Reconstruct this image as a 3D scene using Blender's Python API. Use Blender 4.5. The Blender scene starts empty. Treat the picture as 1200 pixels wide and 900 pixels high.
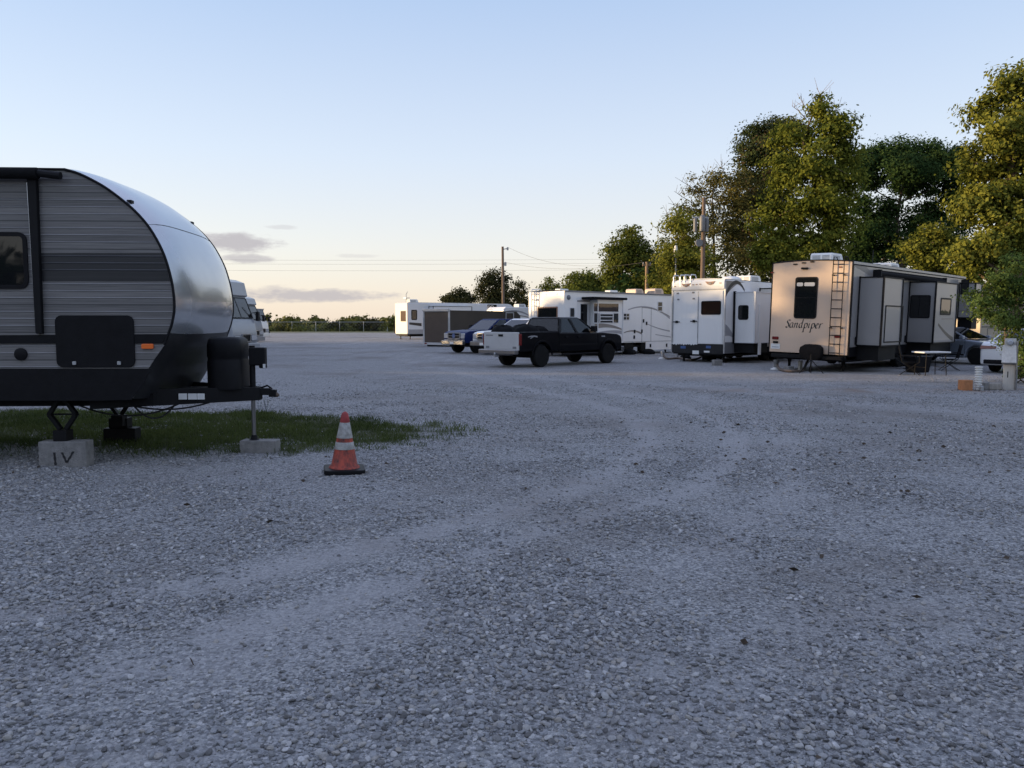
import bpy, bmesh, math, random
import numpy as np
from mathutils import Vector, Matrix, Euler

random.seed(7)
RNG = np.random.default_rng(11)
SC = bpy.context.scene
COL = SC.collection
R = math.radians

# ------------------------------------------------------------------ camera
F, CX, CY = 930.0, 600.0, 450.0
CAM_H = 1.65
PITCH = math.atan(72.0 / F)
cam_d = bpy.data.cameras.new('camera')
cam = bpy.data.objects.new('camera', cam_d)
COL.objects.link(cam)
cam.location = (0, 0, CAM_H)
cam.rotation_euler = (math.pi / 2 - PITCH, 0, 0)
cam_d.sensor_width = 36.0
cam_d.lens = 36.0 * F / 1200.0
cam_d.clip_end = 6000
SC.camera = cam
EYE = Vector((0, 0, CAM_H))

def ray(px, py):
    u, v = (px - CX) / F, (py - CY) / F
    s, c = math.sin(PITCH), math.cos(PITCH)
    return Vector((u, c - v * s, -(s + v * c)))

def gnd(px, py, z=0.0):
    d = ray(px, py)
    t = (z - CAM_H) / d.z
    return EYE + d * t

def at(px, py, Y):
    d = ray(px, py)
    return EYE + d * (Y / d.y)

# ------------------------------------------------------------------ materials
MATS = {}
def newmat(name):
    m = bpy.data.materials.new(name)
    m.use_nodes = True
    m.node_tree.nodes.clear()
    MATS[name] = m
    return m, m.node_tree.nodes, m.node_tree.links

def link(m, a, b):
    m.node_tree.links.new(a, b)

def surf(name, col, rough=0.5, metal=0.0, coat=0.0, var=0.12, scale=6.0, bump=0.0, bscale=40.0,
         dirt=0.0, dirtcol=(0.10, 0.085, 0.07), spec=0.5, stretch=(1, 1, 1), rvar=0.1, dlo=0.45, dhi=0.8):
    """procedural surface: a base colour broken up by noise, optional dirt blotches and fine bump"""
    m, N, L = newmat(name)
    out = N.new('ShaderNodeOutputMaterial')
    p = N.new('ShaderNodeBsdfPrincipled')
    L.new(p.outputs[0], out.inputs[0])
    tc = N.new('ShaderNodeTexCoord')
    mp = N.new('ShaderNodeMapping')
    mp.inputs['Scale'].default_value = stretch
    L.new(tc.outputs['Object'], mp.inputs[0])
    n1 = N.new('ShaderNodeTexNoise')
    n1.inputs['Scale'].default_value = scale
    n1.inputs['Detail'].default_value = 6
    n1.inputs['Roughness'].default_value = 0.65
    L.new(mp.outputs[0], n1.inputs['Vector'])
    cr = N.new('ShaderNodeValToRGB')
    c = Vector(col)
    lo, hi = c * (1 - var), c * (1 + var)
    cr.color_ramp.elements[0].position = 0.3
    cr.color_ramp.elements[1].position = 0.7
    cr.color_ramp.elements[0].color = (*lo, 1)
    cr.color_ramp.elements[1].color = (*hi, 1)
    L.new(n1.outputs['Fac'], cr.inputs[0])
    colout = cr.outputs[0]
    if dirt > 0:
        n2 = N.new('ShaderNodeTexNoise')
        n2.inputs['Scale'].default_value = scale * 0.45
        n2.inputs['Detail'].default_value = 8
        n2.inputs['Roughness'].default_value = 0.75
        L.new(mp.outputs[0], n2.inputs['Vector'])
        c2 = N.new('ShaderNodeValToRGB')
        c2.color_ramp.elements[0].position = dlo
        c2.color_ramp.elements[1].position = dhi
        c2.color_ramp.elements[1].color = (dirt, dirt, dirt, 1)
        L.new(n2.outputs['Fac'], c2.inputs[0])
        mx = N.new('ShaderNodeMixRGB')
        mx.inputs[2].default_value = (*dirtcol, 1)
        L.new(c2.outputs[0], mx.inputs[0])
        L.new(colout, mx.inputs[1])
        colout = mx.outputs[0]
    L.new(colout, p.inputs['Base Color'])
    mr = N.new('ShaderNodeMapRange')
    mr.inputs['To Min'].default_value = max(0.02, rough - rvar * rough)
    mr.inputs['To Max'].default_value = min(1, rough + rvar)
    L.new(n1.outputs['Fac'], mr.inputs['Value'])
    L.new(mr.outputs[0], p.inputs['Roughness'])
    p.inputs['Metallic'].default_value = metal
    p.inputs['Coat Weight'].default_value = coat
    p.inputs['Coat Roughness'].default_value = 0.05
    p.inputs['Specular IOR Level'].default_value = spec
    if bump > 0:
        nb = N.new('ShaderNodeTexNoise')
        nb.inputs['Scale'].default_value = bscale
        nb.inputs['Detail'].default_value = 4
        L.new(mp.outputs[0], nb.inputs['Vector'])
        b = N.new('ShaderNodeBump')
        b.inputs['Strength'].default_value = bump
        b.inputs['Distance'].default_value = 0.02
        L.new(nb.outputs['Fac'], b.inputs['Height'])
        L.new(b.outputs[0], p.inputs['Normal'])
    return m

def glassmat(name, tint=(0.05, 0.06, 0.07), clear=0.0, rough=0.03):
    """window glass: tinted see-through part under a clear reflecting surface"""
    m, N, L = newmat(name)
    out = N.new('ShaderNodeOutputMaterial')
    gl = N.new('ShaderNodeBsdfGlossy')
    gl.inputs['Roughness'].default_value = rough
    gl.inputs['Color'].default_value = (0.95, 0.95, 0.97, 1)
    tr = N.new('ShaderNodeBsdfTransparent')
    tr.inputs['Color'].default_value = (*(0.75, 0.78, 0.8), 1)
    df = N.new('ShaderNodeBsdfDiffuse')
    df.inputs['Color'].default_value = (*tint, 1)
    m1 = N.new('ShaderNodeMixShader')
    m1.inputs[0].default_value = clear
    L.new(df.outputs[0], m1.inputs[1]); L.new(tr.outputs[0], m1.inputs[2])
    fr = N.new('ShaderNodeFresnel'); fr.inputs[0].default_value = 1.52
    tc = N.new('ShaderNodeTexCoord')
    nz = N.new('ShaderNodeTexNoise'); nz.inputs['Scale'].default_value = 1.6
    L.new(tc.outputs['Object'], nz.inputs['Vector'])
    bp = N.new('ShaderNodeBump'); bp.inputs['Strength'].default_value = 0.08; bp.inputs['Distance'].default_value = 0.05
    L.new(nz.outputs['Fac'], bp.inputs['Height'])
    L.new(bp.outputs[0], gl.inputs['Normal'])
    m2 = N.new('ShaderNodeMixShader')
    ad = N.new('ShaderNodeMath'); ad.operation = 'ADD'; ad.inputs[1].default_value = 0.0
    L.new(fr.outputs[0], ad.inputs[0])
    L.new(ad.outputs[0], m2.inputs[0]); L.new(m1.outputs[0], m2.inputs[1]); L.new(gl.outputs[0], m2.inputs[2])
    L.new(m2.outputs[0], out.inputs[0])
    return m

def leafmat(name, c_lo, c_hi, trans=0.35, patch=None):
    m, N, L = newmat(name)
    out = N.new('ShaderNodeOutputMaterial')
    g = N.new('ShaderNodeNewGeometry')
    tc = N.new('ShaderNodeTexCoord')
    nz = N.new('ShaderNodeTexNoise'); nz.inputs['Scale'].default_value = 0.55; nz.inputs['Detail'].default_value = 3
    L.new(tc.outputs['Object'], nz.inputs['Vector'])
    a = N.new('ShaderNodeMath'); a.operation = 'MULTIPLY'; a.inputs[1].default_value = 0.34
    L.new(g.outputs['Random Per Island'], a.inputs[0])
    b = N.new('ShaderNodeMath'); b.operation = 'MULTIPLY_ADD'; b.inputs[1].default_value = 1.3
    L.new(nz.outputs['Fac'], b.inputs[0]); L.new(a.outputs[0], b.inputs[2])
    cr = N.new('ShaderNodeValToRGB')
    cr.color_ramp.elements[0].position = 0.45; cr.color_ramp.elements[0].color = (*c_lo, 1)
    cr.color_ramp.elements[1].position = 1.1 if False else 1.0; cr.color_ramp.elements[1].color = (*c_hi, 1)
    if patch:
        e = cr.color_ramp.elements.new(0.93); e.color = (*c_hi, 1)
        cr.color_ramp.elements[-1].color = (*patch, 1)
    L.new(b.outputs[0], cr.inputs[0])
    d = N.new('ShaderNodeBsdfDiffuse'); t = N.new('ShaderNodeBsdfTranslucent')
    L.new(cr.outputs[0], d.inputs[0]); L.new(cr.outputs[0], t.inputs[0])
    mx = N.new('ShaderNodeMixShader'); mx.inputs[0].default_value = trans
    L.new(d.outputs[0], mx.inputs[1]); L.new(t.outputs[0], mx.inputs[2])
    L.new(mx.outputs[0], out.inputs[0])
    return m

M = MATS
surf('white_gelcoat', (0.74, 0.74, 0.73), 0.32, coat=0.2, var=0.03, scale=1.2, dirt=0.22, dirtcol=(0.42, 0.40, 0.36), stretch=(1, 1, 0.25))
surf('cream_gelcoat', (0.66, 0.63, 0.57), 0.35, coat=0.2, var=0.03, scale=1.2, dirt=0.2, dirtcol=(0.40, 0.37, 0.32), stretch=(1, 1, 0.25))
surf('shaded_grey_gelcoat', (0.265, 0.255, 0.25), 0.34, coat=0.25, var=0.04, scale=1.0, dirt=0.15, dirtcol=(0.30, 0.28, 0.25), stretch=(1, 1, 0.25))  # side walls of the beige camper, their shade mixed into the colour
surf('sun_warmed_champagne_gelcoat', (0.61, 0.455, 0.335), 0.42, coat=0.1, var=0.04, scale=1.0, dirt=0.15, dirtcol=(0.38, 0.33, 0.28), stretch=(1, 1, 0.3))  # champagne shell pushed towards orange to carry the low sun's glow
surf('beige_siding', (0.50, 0.43, 0.34), 0.5, var=0.06, scale=1.0, dirt=0.2)
surf('pale_grey_gelcoat', (0.60, 0.61, 0.62), 0.3, coat=0.3, var=0.03, scale=1.0, dirt=0.15, dirtcol=(0.35, 0.34, 0.32))
surf('silver_gelcoat', (0.24, 0.25, 0.27), 0.3, coat=0.3, var=0.05, scale=1.0, dirt=0.15)
surf('roof_membrane', (0.62, 0.61, 0.58), 0.7, var=0.08, scale=2.0, dirt=0.4)
surf('black_metal', (0.006, 0.006, 0.007), 0.6, var=0.3, scale=5, dirt=0.15, dirtcol=(0.03, 0.027, 0.024), spec=0.2)
surf('black_plastic', (0.008, 0.008, 0.0095), 0.5, var=0.2, scale=8, bump=0.1, bscale=90, spec=0.14)
surf('black_cloth', (0.008, 0.008, 0.009), 0.9, spec=0.15, var=0.35, scale=5, bump=0.6, bscale=12)
surf('dark_grey_paint', (0.014, 0.015, 0.018), 0.4, spec=0.3, coat=0.05, var=0.1, scale=3, dirt=0.2)
surf('mid_grey_paint', (0.16, 0.165, 0.175), 0.4, var=0.08, scale=3)
surf('taupe_decal', (0.22, 0.20, 0.18), 0.4, var=0.1, scale=3)
surf('grey_decal', (0.30, 0.30, 0.31), 0.4, var=0.08, scale=3)
surf('black_decal', (0.02, 0.02, 0.022), 0.35, var=0.1, scale=3)
surf('rust_decal', (0.24, 0.12, 0.08), 0.4, var=0.1, scale=3)
surf('blue_decal', (0.05, 0.10, 0.25), 0.4, var=0.1, scale=3)
surf('chrome', (0.27, 0.27, 0.28), 0.30, metal=1.0, var=0.08, scale=4, dirt=0.15)
surf('galvanised', (0.42, 0.43, 0.44), 0.45, metal=0.8, var=0.18, scale=12, dirt=0.2)
surf('aluminium', (0.55, 0.55, 0.56), 0.35, metal=0.7, var=0.1, scale=6, dirt=0.1)
surf('tyre_rubber', (0.008, 0.008, 0.008), 0.85, var=0.3, scale=10, dirt=0.3, dirtcol=(0.035, 0.032, 0.03), bump=0.3, bscale=60, spec=0.2)
surf('concrete_block', (0.23, 0.222, 0.21), 0.95, var=0.3, scale=9, bump=0.8, bscale=70, dirt=0.4, dirtcol=(0.16, 0.15, 0.14))
surf('red_brick', (0.40, 0.17, 0.07), 0.9, var=0.2, scale=12, bump=0.5, bscale=60)
surf('weathered_wood', (0.30, 0.275, 0.24), 0.9, var=0.25, scale=7, bump=0.5, bscale=30, stretch=(4, 4, 0.5))
surf('pole_wood', (0.15, 0.105, 0.075), 0.9, var=0.3, scale=4, bump=0.5, bscale=25, stretch=(4, 4, 0.3))
surf('whitewashed_wood', (0.56, 0.53, 0.48), 0.85, var=0.15, scale=6, bump=0.4, bscale=30, stretch=(4, 4, 0.4), dirt=0.45, dirtcol=(0.25, 0.22, 0.18))
surf('sunlit_tint_pole_wood', (0.30, 0.20, 0.12), 0.9, var=0.3, scale=4, bump=0.5, bscale=25, stretch=(4, 4, 0.3))  # lit version of the pole wood: evening sun put into its colour
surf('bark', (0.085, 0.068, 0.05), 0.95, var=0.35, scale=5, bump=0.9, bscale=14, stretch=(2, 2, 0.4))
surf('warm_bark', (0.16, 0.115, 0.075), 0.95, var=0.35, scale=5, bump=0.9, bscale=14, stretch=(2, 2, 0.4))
surf('orange_rubber', (0.37, 0.058, 0.030), 0.65, var=0.25, scale=20, dirt=0.95, dirtcol=(0.03, 0.017, 0.017), stretch=(1.6, 1.6, 0.6), bump=0.2, dlo=0.44, dhi=0.66)
surf('dull_red_rubber', (0.30, 0.03, 0.03), 0.6, var=0.3, scale=14, dirt=0.5, dirtcol=(0.06, 0.03, 0.03))
surf('reflective_tape', (0.32, 0.315, 0.29), 0.5, var=0.2, scale=26, dirt=0.8, dirtcol=(0.12, 0.105, 0.09), dlo=0.45, dhi=0.68)
surf('red_lens', (0.14, 0.008, 0.008), 0.15, coat=0.6, var=0.15, scale=20)
surf('clear_lens', (0.36, 0.37, 0.39), 0.12, coat=0.8, var=0.1, scale=20)
surf('plate_white', (0.70, 0.70, 0.68), 0.5, var=0.05, scale=10)
surf('ac_plastic', (0.74, 0.73, 0.69), 0.5, var=0.05, scale=4, dirt=0.35, dirtcol=(0.4, 0.37, 0.32))
surf('pvc_white', (0.68, 0.67, 0.63), 0.4, var=0.08, scale=9, dirt=0.35, dirtcol=(0.3, 0.27, 0.22))
surf('hose_brown', (0.10, 0.07, 0.05), 0.5, var=0.2, scale=10)
surf('black_paint', (0.0025, 0.0028, 0.0045), 0.3, coat=0.12, var=0.1, scale=2, spec=0.12)
surf('navy_paint', (0.006, 0.016, 0.080), 0.4, spec=0.12, coat=0.0, var=0.1, scale=2)
surf('white_paint', (0.72, 0.72, 0.72), 0.28, coat=0.7, var=0.04, scale=2, dirt=0.12, dirtcol=(0.45, 0.43, 0.4))
surf('gunmetal_paint', (0.22, 0.25, 0.30), 0.25, metal=0.3, coat=0.8, var=0.08, scale=2)
surf('silver_paint', (0.45, 0.45, 0.45), 0.35, coat=0.4, var=0.06, scale=2, dirt=0.3, dirtcol=(0.3, 0.29, 0.28))
surf('trailer_brown', (0.042, 0.034, 0.029), 0.4, coat=0.05, var=0.12, scale=1.5)
surf('trailer_door_skin', (0.070, 0.052, 0.042), 0.3, coat=0.25, var=0.1, scale=1.5)
surf('seat_cloth', (0.05, 0.048, 0.045), 0.9, var=0.2, scale=8)
surf('wire_black', (0.02, 0.02, 0.02), 0.6, var=0.1)
surf('porcelain', (0.35, 0.35, 0.34), 0.3, var=0.1)
surf('transformer_grey', (0.16, 0.16, 0.16), 0.5, var=0.12, scale=5, dirt=0.3)
surf('blind_white', (0.5, 0.5, 0.49), 0.6, var=0.05)
surf('grass_soil', (0.07, 0.075, 0.035), 0.95, var=0.4, scale=3)
glassmat('dark_glass', (0.010, 0.011, 0.012), 0.0)
glassmat('cab_glass', (0.006, 0.0065, 0.007), 0.35)
glassmat('warm_reflection_glass', (0.028, 0.016, 0.012), 0.0)  # brown tint stands in for the orange glow reflected in the panes
glassmat('clear_glass', (0.006, 0.0065, 0.007), 0.8)

def amber():
    m, N, L = newmat('lit_amber_lens')
    out = N.new('ShaderNodeOutputMaterial'); p = N.new('ShaderNodeBsdfPrincipled')
    p.inputs['Base Color'].default_value = (0.8, 0.16, 0.03, 1); p.inputs['Roughness'].default_value = 0.2
    tc = N.new('ShaderNodeTexCoord'); w = N.new('ShaderNodeTexWave'); w.inputs['Scale'].default_value = 30
    L.new(tc.outputs['Object'], w.inputs[0])
    b = N.new('ShaderNodeBump'); b.inputs['Strength'].default_value = 0.5; L.new(w.outputs['Fac'], b.inputs['Height'])
    L.new(b.outputs[0], p.inputs['Normal'])
    L.new(p.outputs[0], out.inputs[0])
amber()

def siding(name, c_lo, c_hi, line=(0.30, 0.30, 0.31)):
    """ribbed metal siding printed as weathered planks: ribs every 77 mm, joints every 308 mm, streaks along x"""
    m, N, L = newmat(name)
    out = N.new('ShaderNodeOutputMaterial'); p = N.new('ShaderNodeBsdfPrincipled')
    L.new(p.outputs[0], out.inputs[0])
    tc = N.new('ShaderNodeTexCoord'); sp = N.new('ShaderNodeSeparateXYZ'); L.new(tc.outputs['Object'], sp.inputs[0])
    def rib(period, width):
        d = N.new('ShaderNodeMath'); d.operation = 'DIVIDE'; d.inputs[1].default_value = period; L.new(sp.outputs['Z'], d.inputs[0])
        f = N.new('ShaderNodeMath'); f.operation = 'FRACT'; L.new(d.outputs[0], f.inputs[0])
        s = N.new('ShaderNodeMath'); s.operation = 'SUBTRACT'; s.inputs[1].default_value = 0.5; L.new(f.outputs[0], s.inputs[0])
        a = N.new('ShaderNodeMath'); a.operation = 'ABSOLUTE'; L.new(s.outputs[0], a.inputs[0])
        r = N.new('ShaderNodeMapRange'); r.inputs['From Min'].default_value = 0.5 - width; r.inputs['From Max'].default_value = 0.5
        r.interpolation_type = 'SMOOTHSTEP'
        L.new(a.outputs[0], r.inputs['Value'])
        return r.outputs[0], d.outputs[0]
    r1, d1 = rib(0.077, 0.14)
    r2, d2 = rib(0.308, 0.035)
    fl = N.new('ShaderNodeMath'); fl.operation = 'FLOOR'; L.new(d1, fl.inputs[0])
    cb = N.new('ShaderNodeCombineXYZ')
    sx = N.new('ShaderNodeMath'); sx.operation = 'MULTIPLY'; sx.inputs[1].default_value = 1.3; L.new(sp.outputs['X'], sx.inputs[0])
    sz = N.new('ShaderNodeMath'); sz.operation = 'MULTIPLY'; sz.inputs[1].default_value = 60; L.new(sp.outputs['Z'], sz.inputs[0])
    L.new(sx.outputs[0], cb.inputs[0]); L.new(sz.outputs[0], cb.inputs[2]); L.new(fl.outputs[0], cb.inputs[1])
    nz = N.new('ShaderNodeTexNoise'); nz.inputs['Scale'].default_value = 1.0; nz.inputs['Detail'].default_value = 7; nz.inputs['Roughness'].default_value = 0.7
    L.new(cb.outputs[0], nz.inputs['Vector'])
    wn = N.new('ShaderNodeTexWhiteNoise'); wn.noise_dimensions = '1D'; L.new(fl.outputs[0], wn.inputs['W'])
    mm = N.new('ShaderNodeMath'); mm.operation = 'MULTIPLY_ADD'; mm.inputs[1].default_value = 0.25; L.new(wn.outputs['Value'], mm.inputs[0]); L.new(nz.outputs['Fac'], mm.inputs[2])
    cr = N.new('ShaderNodeValToRGB')
    cr.color_ramp.elements[0].position = 0.38; cr.color_ramp.elements[0].color = (*c_lo, 1)
    cr.color_ramp.elements[1].position = 0.85; cr.color_ramp.elements[1].color = (*c_hi, 1)
    L.new(mm.outputs[0], cr.inputs[0])
    # pale strip on each rib crest: its highlight painted into the colour
    mx = N.new('ShaderNodeMixRGB'); mx.inputs[2].default_value = (*line, 1)
    wk = N.new('ShaderNodeMath'); wk.operation = 'MULTIPLY'; L.new(r1, wk.inputs[0])
    n3 = N.new('ShaderNodeTexNoise'); n3.inputs['Scale'].default_value = 1.0; L.new(cb.outputs[0], n3.inputs['Vector'])
    L.new(n3.outputs['Fac'], wk.inputs[1])
    L.new(wk.outputs[0], mx.inputs[0]); L.new(cr.outputs[0], mx.inputs[1])
    mx2 = N.new('ShaderNodeMixRGB'); mx2.inputs[2].default_value = (0.012, 0.012, 0.014, 1)
    L.new(r2, mx2.inputs[0]); L.new(mx.outputs[0], mx2.inputs[1])
    L.new(mx2.outputs[0], p.inputs['Base Color'])
    p.inputs['Roughness'].default_value = 0.42
    sb = N.new('ShaderNodeMath'); sb.operation = 'SUBTRACT'; L.new(r1, sb.inputs[0]); L.new(r2, sb.inputs[1])
    b = N.new('ShaderNodeBump'); b.inputs['Strength'].default_value = 0.8; b.inputs['Distance'].default_value = 0.008
    L.new(sb.outputs[0], b.inputs['Height']); L.new(b.outputs[0], p.inputs['Normal'])
siding('grey_plank_siding', (0.075, 0.072, 0.071), (0.205, 0.195, 0.188), (0.34, 0.335, 0.33))
siding('dark_plank_siding', (0.010, 0.010, 0.012), (0.024, 0.024, 0.026), (0.10, 0.10, 0.10))

def silvercap():
    m, N, L = newmat('silver_cap')
    out = N.new('ShaderNodeOutputMaterial'); p = N.new('ShaderNodeBsdfPrincipled')
    tc = N.new('ShaderNodeTexCoord'); nz = N.new('ShaderNodeTexNoise'); nz.inputs['Scale'].default_value = 1.1; nz.inputs['Detail'].default_value = 2
    L.new(tc.outputs['Object'], nz.inputs['Vector'])
    b = N.new('ShaderNodeBump'); b.inputs['Strength'].default_value = 0.10; b.inputs['Distance'].default_value = 0.06
    L.new(nz.outputs['Fac'], b.inputs['Height']); L.new(b.outputs[0], p.inputs['Normal'])
    n2 = N.new('ShaderNodeTexNoise'); n2.inputs['Scale'].default_value = 5; n2.inputs['Detail'].default_value = 8
    L.new(tc.outputs['Object'], n2.inputs['Vector'])
    cr = N.new('ShaderNodeValToRGB'); cr.color_ramp.elements[0].color = (0.40, 0.42, 0.455, 1); cr.color_ramp.elements[1].color = (0.50, 0.52, 0.55, 1)
    L.new(n2.outputs['Fac'], cr.inputs[0]); L.new(cr.outputs[0], p.inputs['Base Color'])
    p.inputs['Metallic'].default_value = 0.65; p.inputs['Roughness'].default_value = 0.2
    p.inputs['Coat Weight'].default_value = 0.3
    L.new(p.outputs[0], out.inputs[0])
silvercap()

leafmat('leaf_bright', (0.038, 0.060, 0.011), (0.18, 0.195, 0.034), 0.3)
leafmat('leaf_gold', (0.044, 0.063, 0.012), (0.20, 0.205, 0.038), 0.3)
leafmat('leaf_mid', (0.042, 0.062, 0.014), (0.13, 0.145, 0.030), 0.3)
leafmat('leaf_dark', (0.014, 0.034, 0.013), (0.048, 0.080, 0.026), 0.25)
leafmat('leaf_pine', (0.024, 0.040, 0.016), (0.070, 0.085, 0.032), 0.2, patch=(0.105, 0.070, 0.04))
leafmat('leaf_sparse', (0.058, 0.066, 0.022), (0.165, 0.145, 0.045), 0.3)
leafmat('leaf_sapling', (0.055, 0.09, 0.022), (0.145, 0.20, 0.055), 0.35)
leafmat('leaf_far', (0.045, 0.055, 0.018), (0.15, 0.15, 0.045), 0.2)
leafmat('leaf_far_pine', (0.020, 0.026, 0.012), (0.055, 0.055, 0.022), 0.2)
leafmat('grass_blade', (0.032, 0.050, 0.016), (0.098, 0.120, 0.040), 0.3)

# ------------------------------------------------------------------ mesh builder
def P(o, u, v):
    o, u, v = Vector(o), Vector(u), Vector(v)
    return (o, u, v, u.cross(v))

def pp(pl, a, b, w=0.0):
    return pl[0] + pl[1] * a + pl[2] * b + pl[3] * w

def rr(u0, u1, v0, v1, r, n=4):
    """rounded rectangle outline, counter-clockwise"""
    r = min(r, abs(u1 - u0) / 2 - 1e-4, abs(v1 - v0) / 2 - 1e-4)
    out = []
    for cx, cy, a0 in ((u1 - r, v0 + r, -90), (u1 - r, v1 - r, 0), (u0 + r, v1 - r, 90), (u0 + r, v0 + r, 180)):
        for i in range(n + 1):
            a = R(a0 + 90.0 * i / n)
            out.append((cx + r * math.cos(a), cy + r * math.sin(a)))
    return out

class MB:
    def __init__(s):
        s.v, s.f, s.m = [], [], []
    def add(s, vs, fs, mi=0):
        k = len(s.v)
        s.v += [tuple(q) for q in vs]
        for f in fs:
            s.f.append([k + i for i in f]); s.m.append(mi)
        return s
    def box(s, x0, x1, y0, y1, z0, z1, mi=0):
        vs = [(x, y, z) for z in (z0, z1) for y in (y0, y1) for x in (x0, x1)]
        return s.add(vs, [(0, 2, 3, 1), (4, 5, 7, 6), (0, 1, 5, 4), (2, 6, 7, 3), (0, 4, 6, 2), (1, 3, 7, 5)], mi)
    def hexa(s, a, b, mi=0):
        """solid between quad a (4 pts) and quad b (4 pts)"""
        return s.add(list(a) + list(b), [(3, 2, 1, 0), (4, 5, 6, 7), (0, 1, 5, 4), (1, 2, 6, 5), (2, 3, 7, 6), (3, 0, 4, 7)], mi)
    def prism(s, pl, pts, w0, w1, mi=0):
        n = len(pts)
        vs = [pp(pl, a, b, w0) for a, b in pts] + [pp(pl, a, b, w1) for a, b in pts]
        fs = [tuple(range(n))[::-1], tuple(range(n, 2 * n))] + [(i, (i + 1) % n, n + (i + 1) % n, n + i) for i in range(n)]
        return s.add(vs, fs, mi)
    def ring(s, pl, po, pi, w0, w1, mi=0):
        n = len(po)
        vs = [pp(pl, a, b, w) for w in (w0, w1) for q in (po, pi) for a, b in q]
        fs = []
        for i in range(n):
            j = (i + 1) % n
            fs += [(i, j, n + j, n + i), (2 * n + i, 3 * n + i, 3 * n + j, 2 * n + j),
                   (i, 2 * n + i, 2 * n + j, j), (n + i, n + j, 3 * n + j, 3 * n + i)]
        return s.add(vs, fs, mi)
    def tube(s, pts, r, n=8, mi=0, cap=True):
        pts = [Vector(p) for p in pts]
        rs = r if isinstance(r, (list, tuple)) else [r] * len(pts)
        vs, fs = [], []
        ref = None
        for i, p in enumerate(pts):
            d = (pts[min(i + 1, len(pts) - 1)] - pts[max(i - 1, 0)])
            if d.length < 1e-9: d = Vector((0, 0, 1))
            d.normalize()
            if ref is None:
                ref = d.orthogonal().normalized()
            a = (ref - d * ref.dot(d))
            if a.length < 1e-6: a = d.orthogonal()
            a.normalize(); ref = a
            b = d.cross(a)
            for k in range(n):
                t = 2 * math.pi * k / n
                vs.append(p + (a * math.cos(t) + b * math.sin(t)) * rs[i])
        for i in range(len(pts) - 1):
            for k in range(n):
                fs.append((i * n + k, i * n + (k + 1) % n, (i + 1) * n + (k + 1) % n, (i + 1) * n + k))
        if cap:
            fs.append(tuple(range(n))[::-1]); fs.append(tuple((len(pts) - 1) * n + k for k in range(n)))
        return s.add(vs, fs, mi)
    def lathe(s, prof, c, ax='z', n=20, mi=0):
        """prof: (radius, along) pairs; closed at both ends"""
        vs, fs = [], []
        c = Vector(c)
        for r_, h in prof:
            for k in range(n):
                t = 2 * math.pi * k / n
                a, b = r_ * math.cos(t), r_ * math.sin(t)
                vs.append(c + Vector({'z': (a, b, h), 'y': (a, h, b), 'x': (h, a, b)}[ax]))
        m = len(prof)
        for i in range(m - 1):
            for k in range(n):
                fs.append((i * n + k, i * n + (k + 1) % n, (i + 1) * n + (k + 1) % n, (i + 1) * n + k))
        fs.append(tuple(range(n))); fs.append(tuple((m - 1) * n + k for k in range(n)))
        return s.add(vs, fs, mi)
    def build(s, name, mats, parent=None, bevel=0.0, smooth=False, seg=2, recalc=True, angle=35):
        me = bpy.data.meshes.new(name)
        me.from_pydata(s.v, [], s.f)
        if not isinstance(mats, (list, tuple)): mats = [mats]
        for m in mats: me.materials.append(MATS[m])
        me.polygons.foreach_set('material_index', s.m)
        if recalc:
            bm = bmesh.new(); bm.from_mesh(me)
            bmesh.ops.recalc_face_normals(bm, faces=bm.faces)
            bm.to_mesh(me); bm.free()
        if smooth or bevel:
            me.polygons.foreach_set('use_smooth', [True] * len(me.polygons))
            me.set_sharp_from_angle(angle=R(angle))
        me.update()
        o = bpy.data.objects.new(name, me)
        COL.objects.link(o)
        if parent is not None: o.parent = parent
        if bevel:
            b = o.modifiers.new('bevel', 'BEVEL')
            b.width = bevel; b.segments = seg; b.limit_method = 'ANGLE'; b.angle_limit = R(32); b.harden_normals = True
        return o

def npmesh(name, verts, faces, mats, parent=None, k=None, smooth=False):
    """big meshes: faces is an (n, k) index array"""
    me = bpy.data.meshes.new(name)
    verts = np.asarray(verts, dtype=np.float32); faces = np.asarray(faces, dtype=np.int32)
    n, k = faces.shape
    me.vertices.add(len(verts)); me.vertices.foreach_set('co', verts.ravel())
    me.loops.add(n * k); me.loops.foreach_set('vertex_index', faces.ravel())
    me.polygons.add(n)
    me.polygons.foreach_set('loop_start', np.arange(0, n * k, k, dtype=np.int32))
    me.polygons.foreach_set('loop_total', np.full(n, k, dtype=np.int32))
    if smooth: me.polygons.foreach_set('use_smooth', np.ones(n, dtype=bool))
    me.update(calc_edges=True)
    for m in (mats if isinstance(mats, (list, tuple)) else [mats]): me.materials.append(MATS[m])
    o = bpy.data.objects.new(name, me); COL.objects.link(o)
    if parent is not None: o.parent = parent
    return o

def tag(o, label=None, cat=None, group=None, kind=None):
    if label: o['label'] = label
    if cat: o['category'] = cat
    if group: o['group'] = group
    if kind: o['kind'] = kind
    return o

def thing(name, label, cat, loc=(0, 0, 0), rz=0.0, group=None, roll=0.0, pitch=0.0):
    o = bpy.data.objects.new(name, None); COL.objects.link(o)
    o.empty_display_size = 0.3
    o.rotation_mode = 'ZYX' if False else 'XYZ'
    o.location = loc; o.rotation_euler = (roll, pitch, rz)
    return tag(o, label, cat, group)

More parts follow.
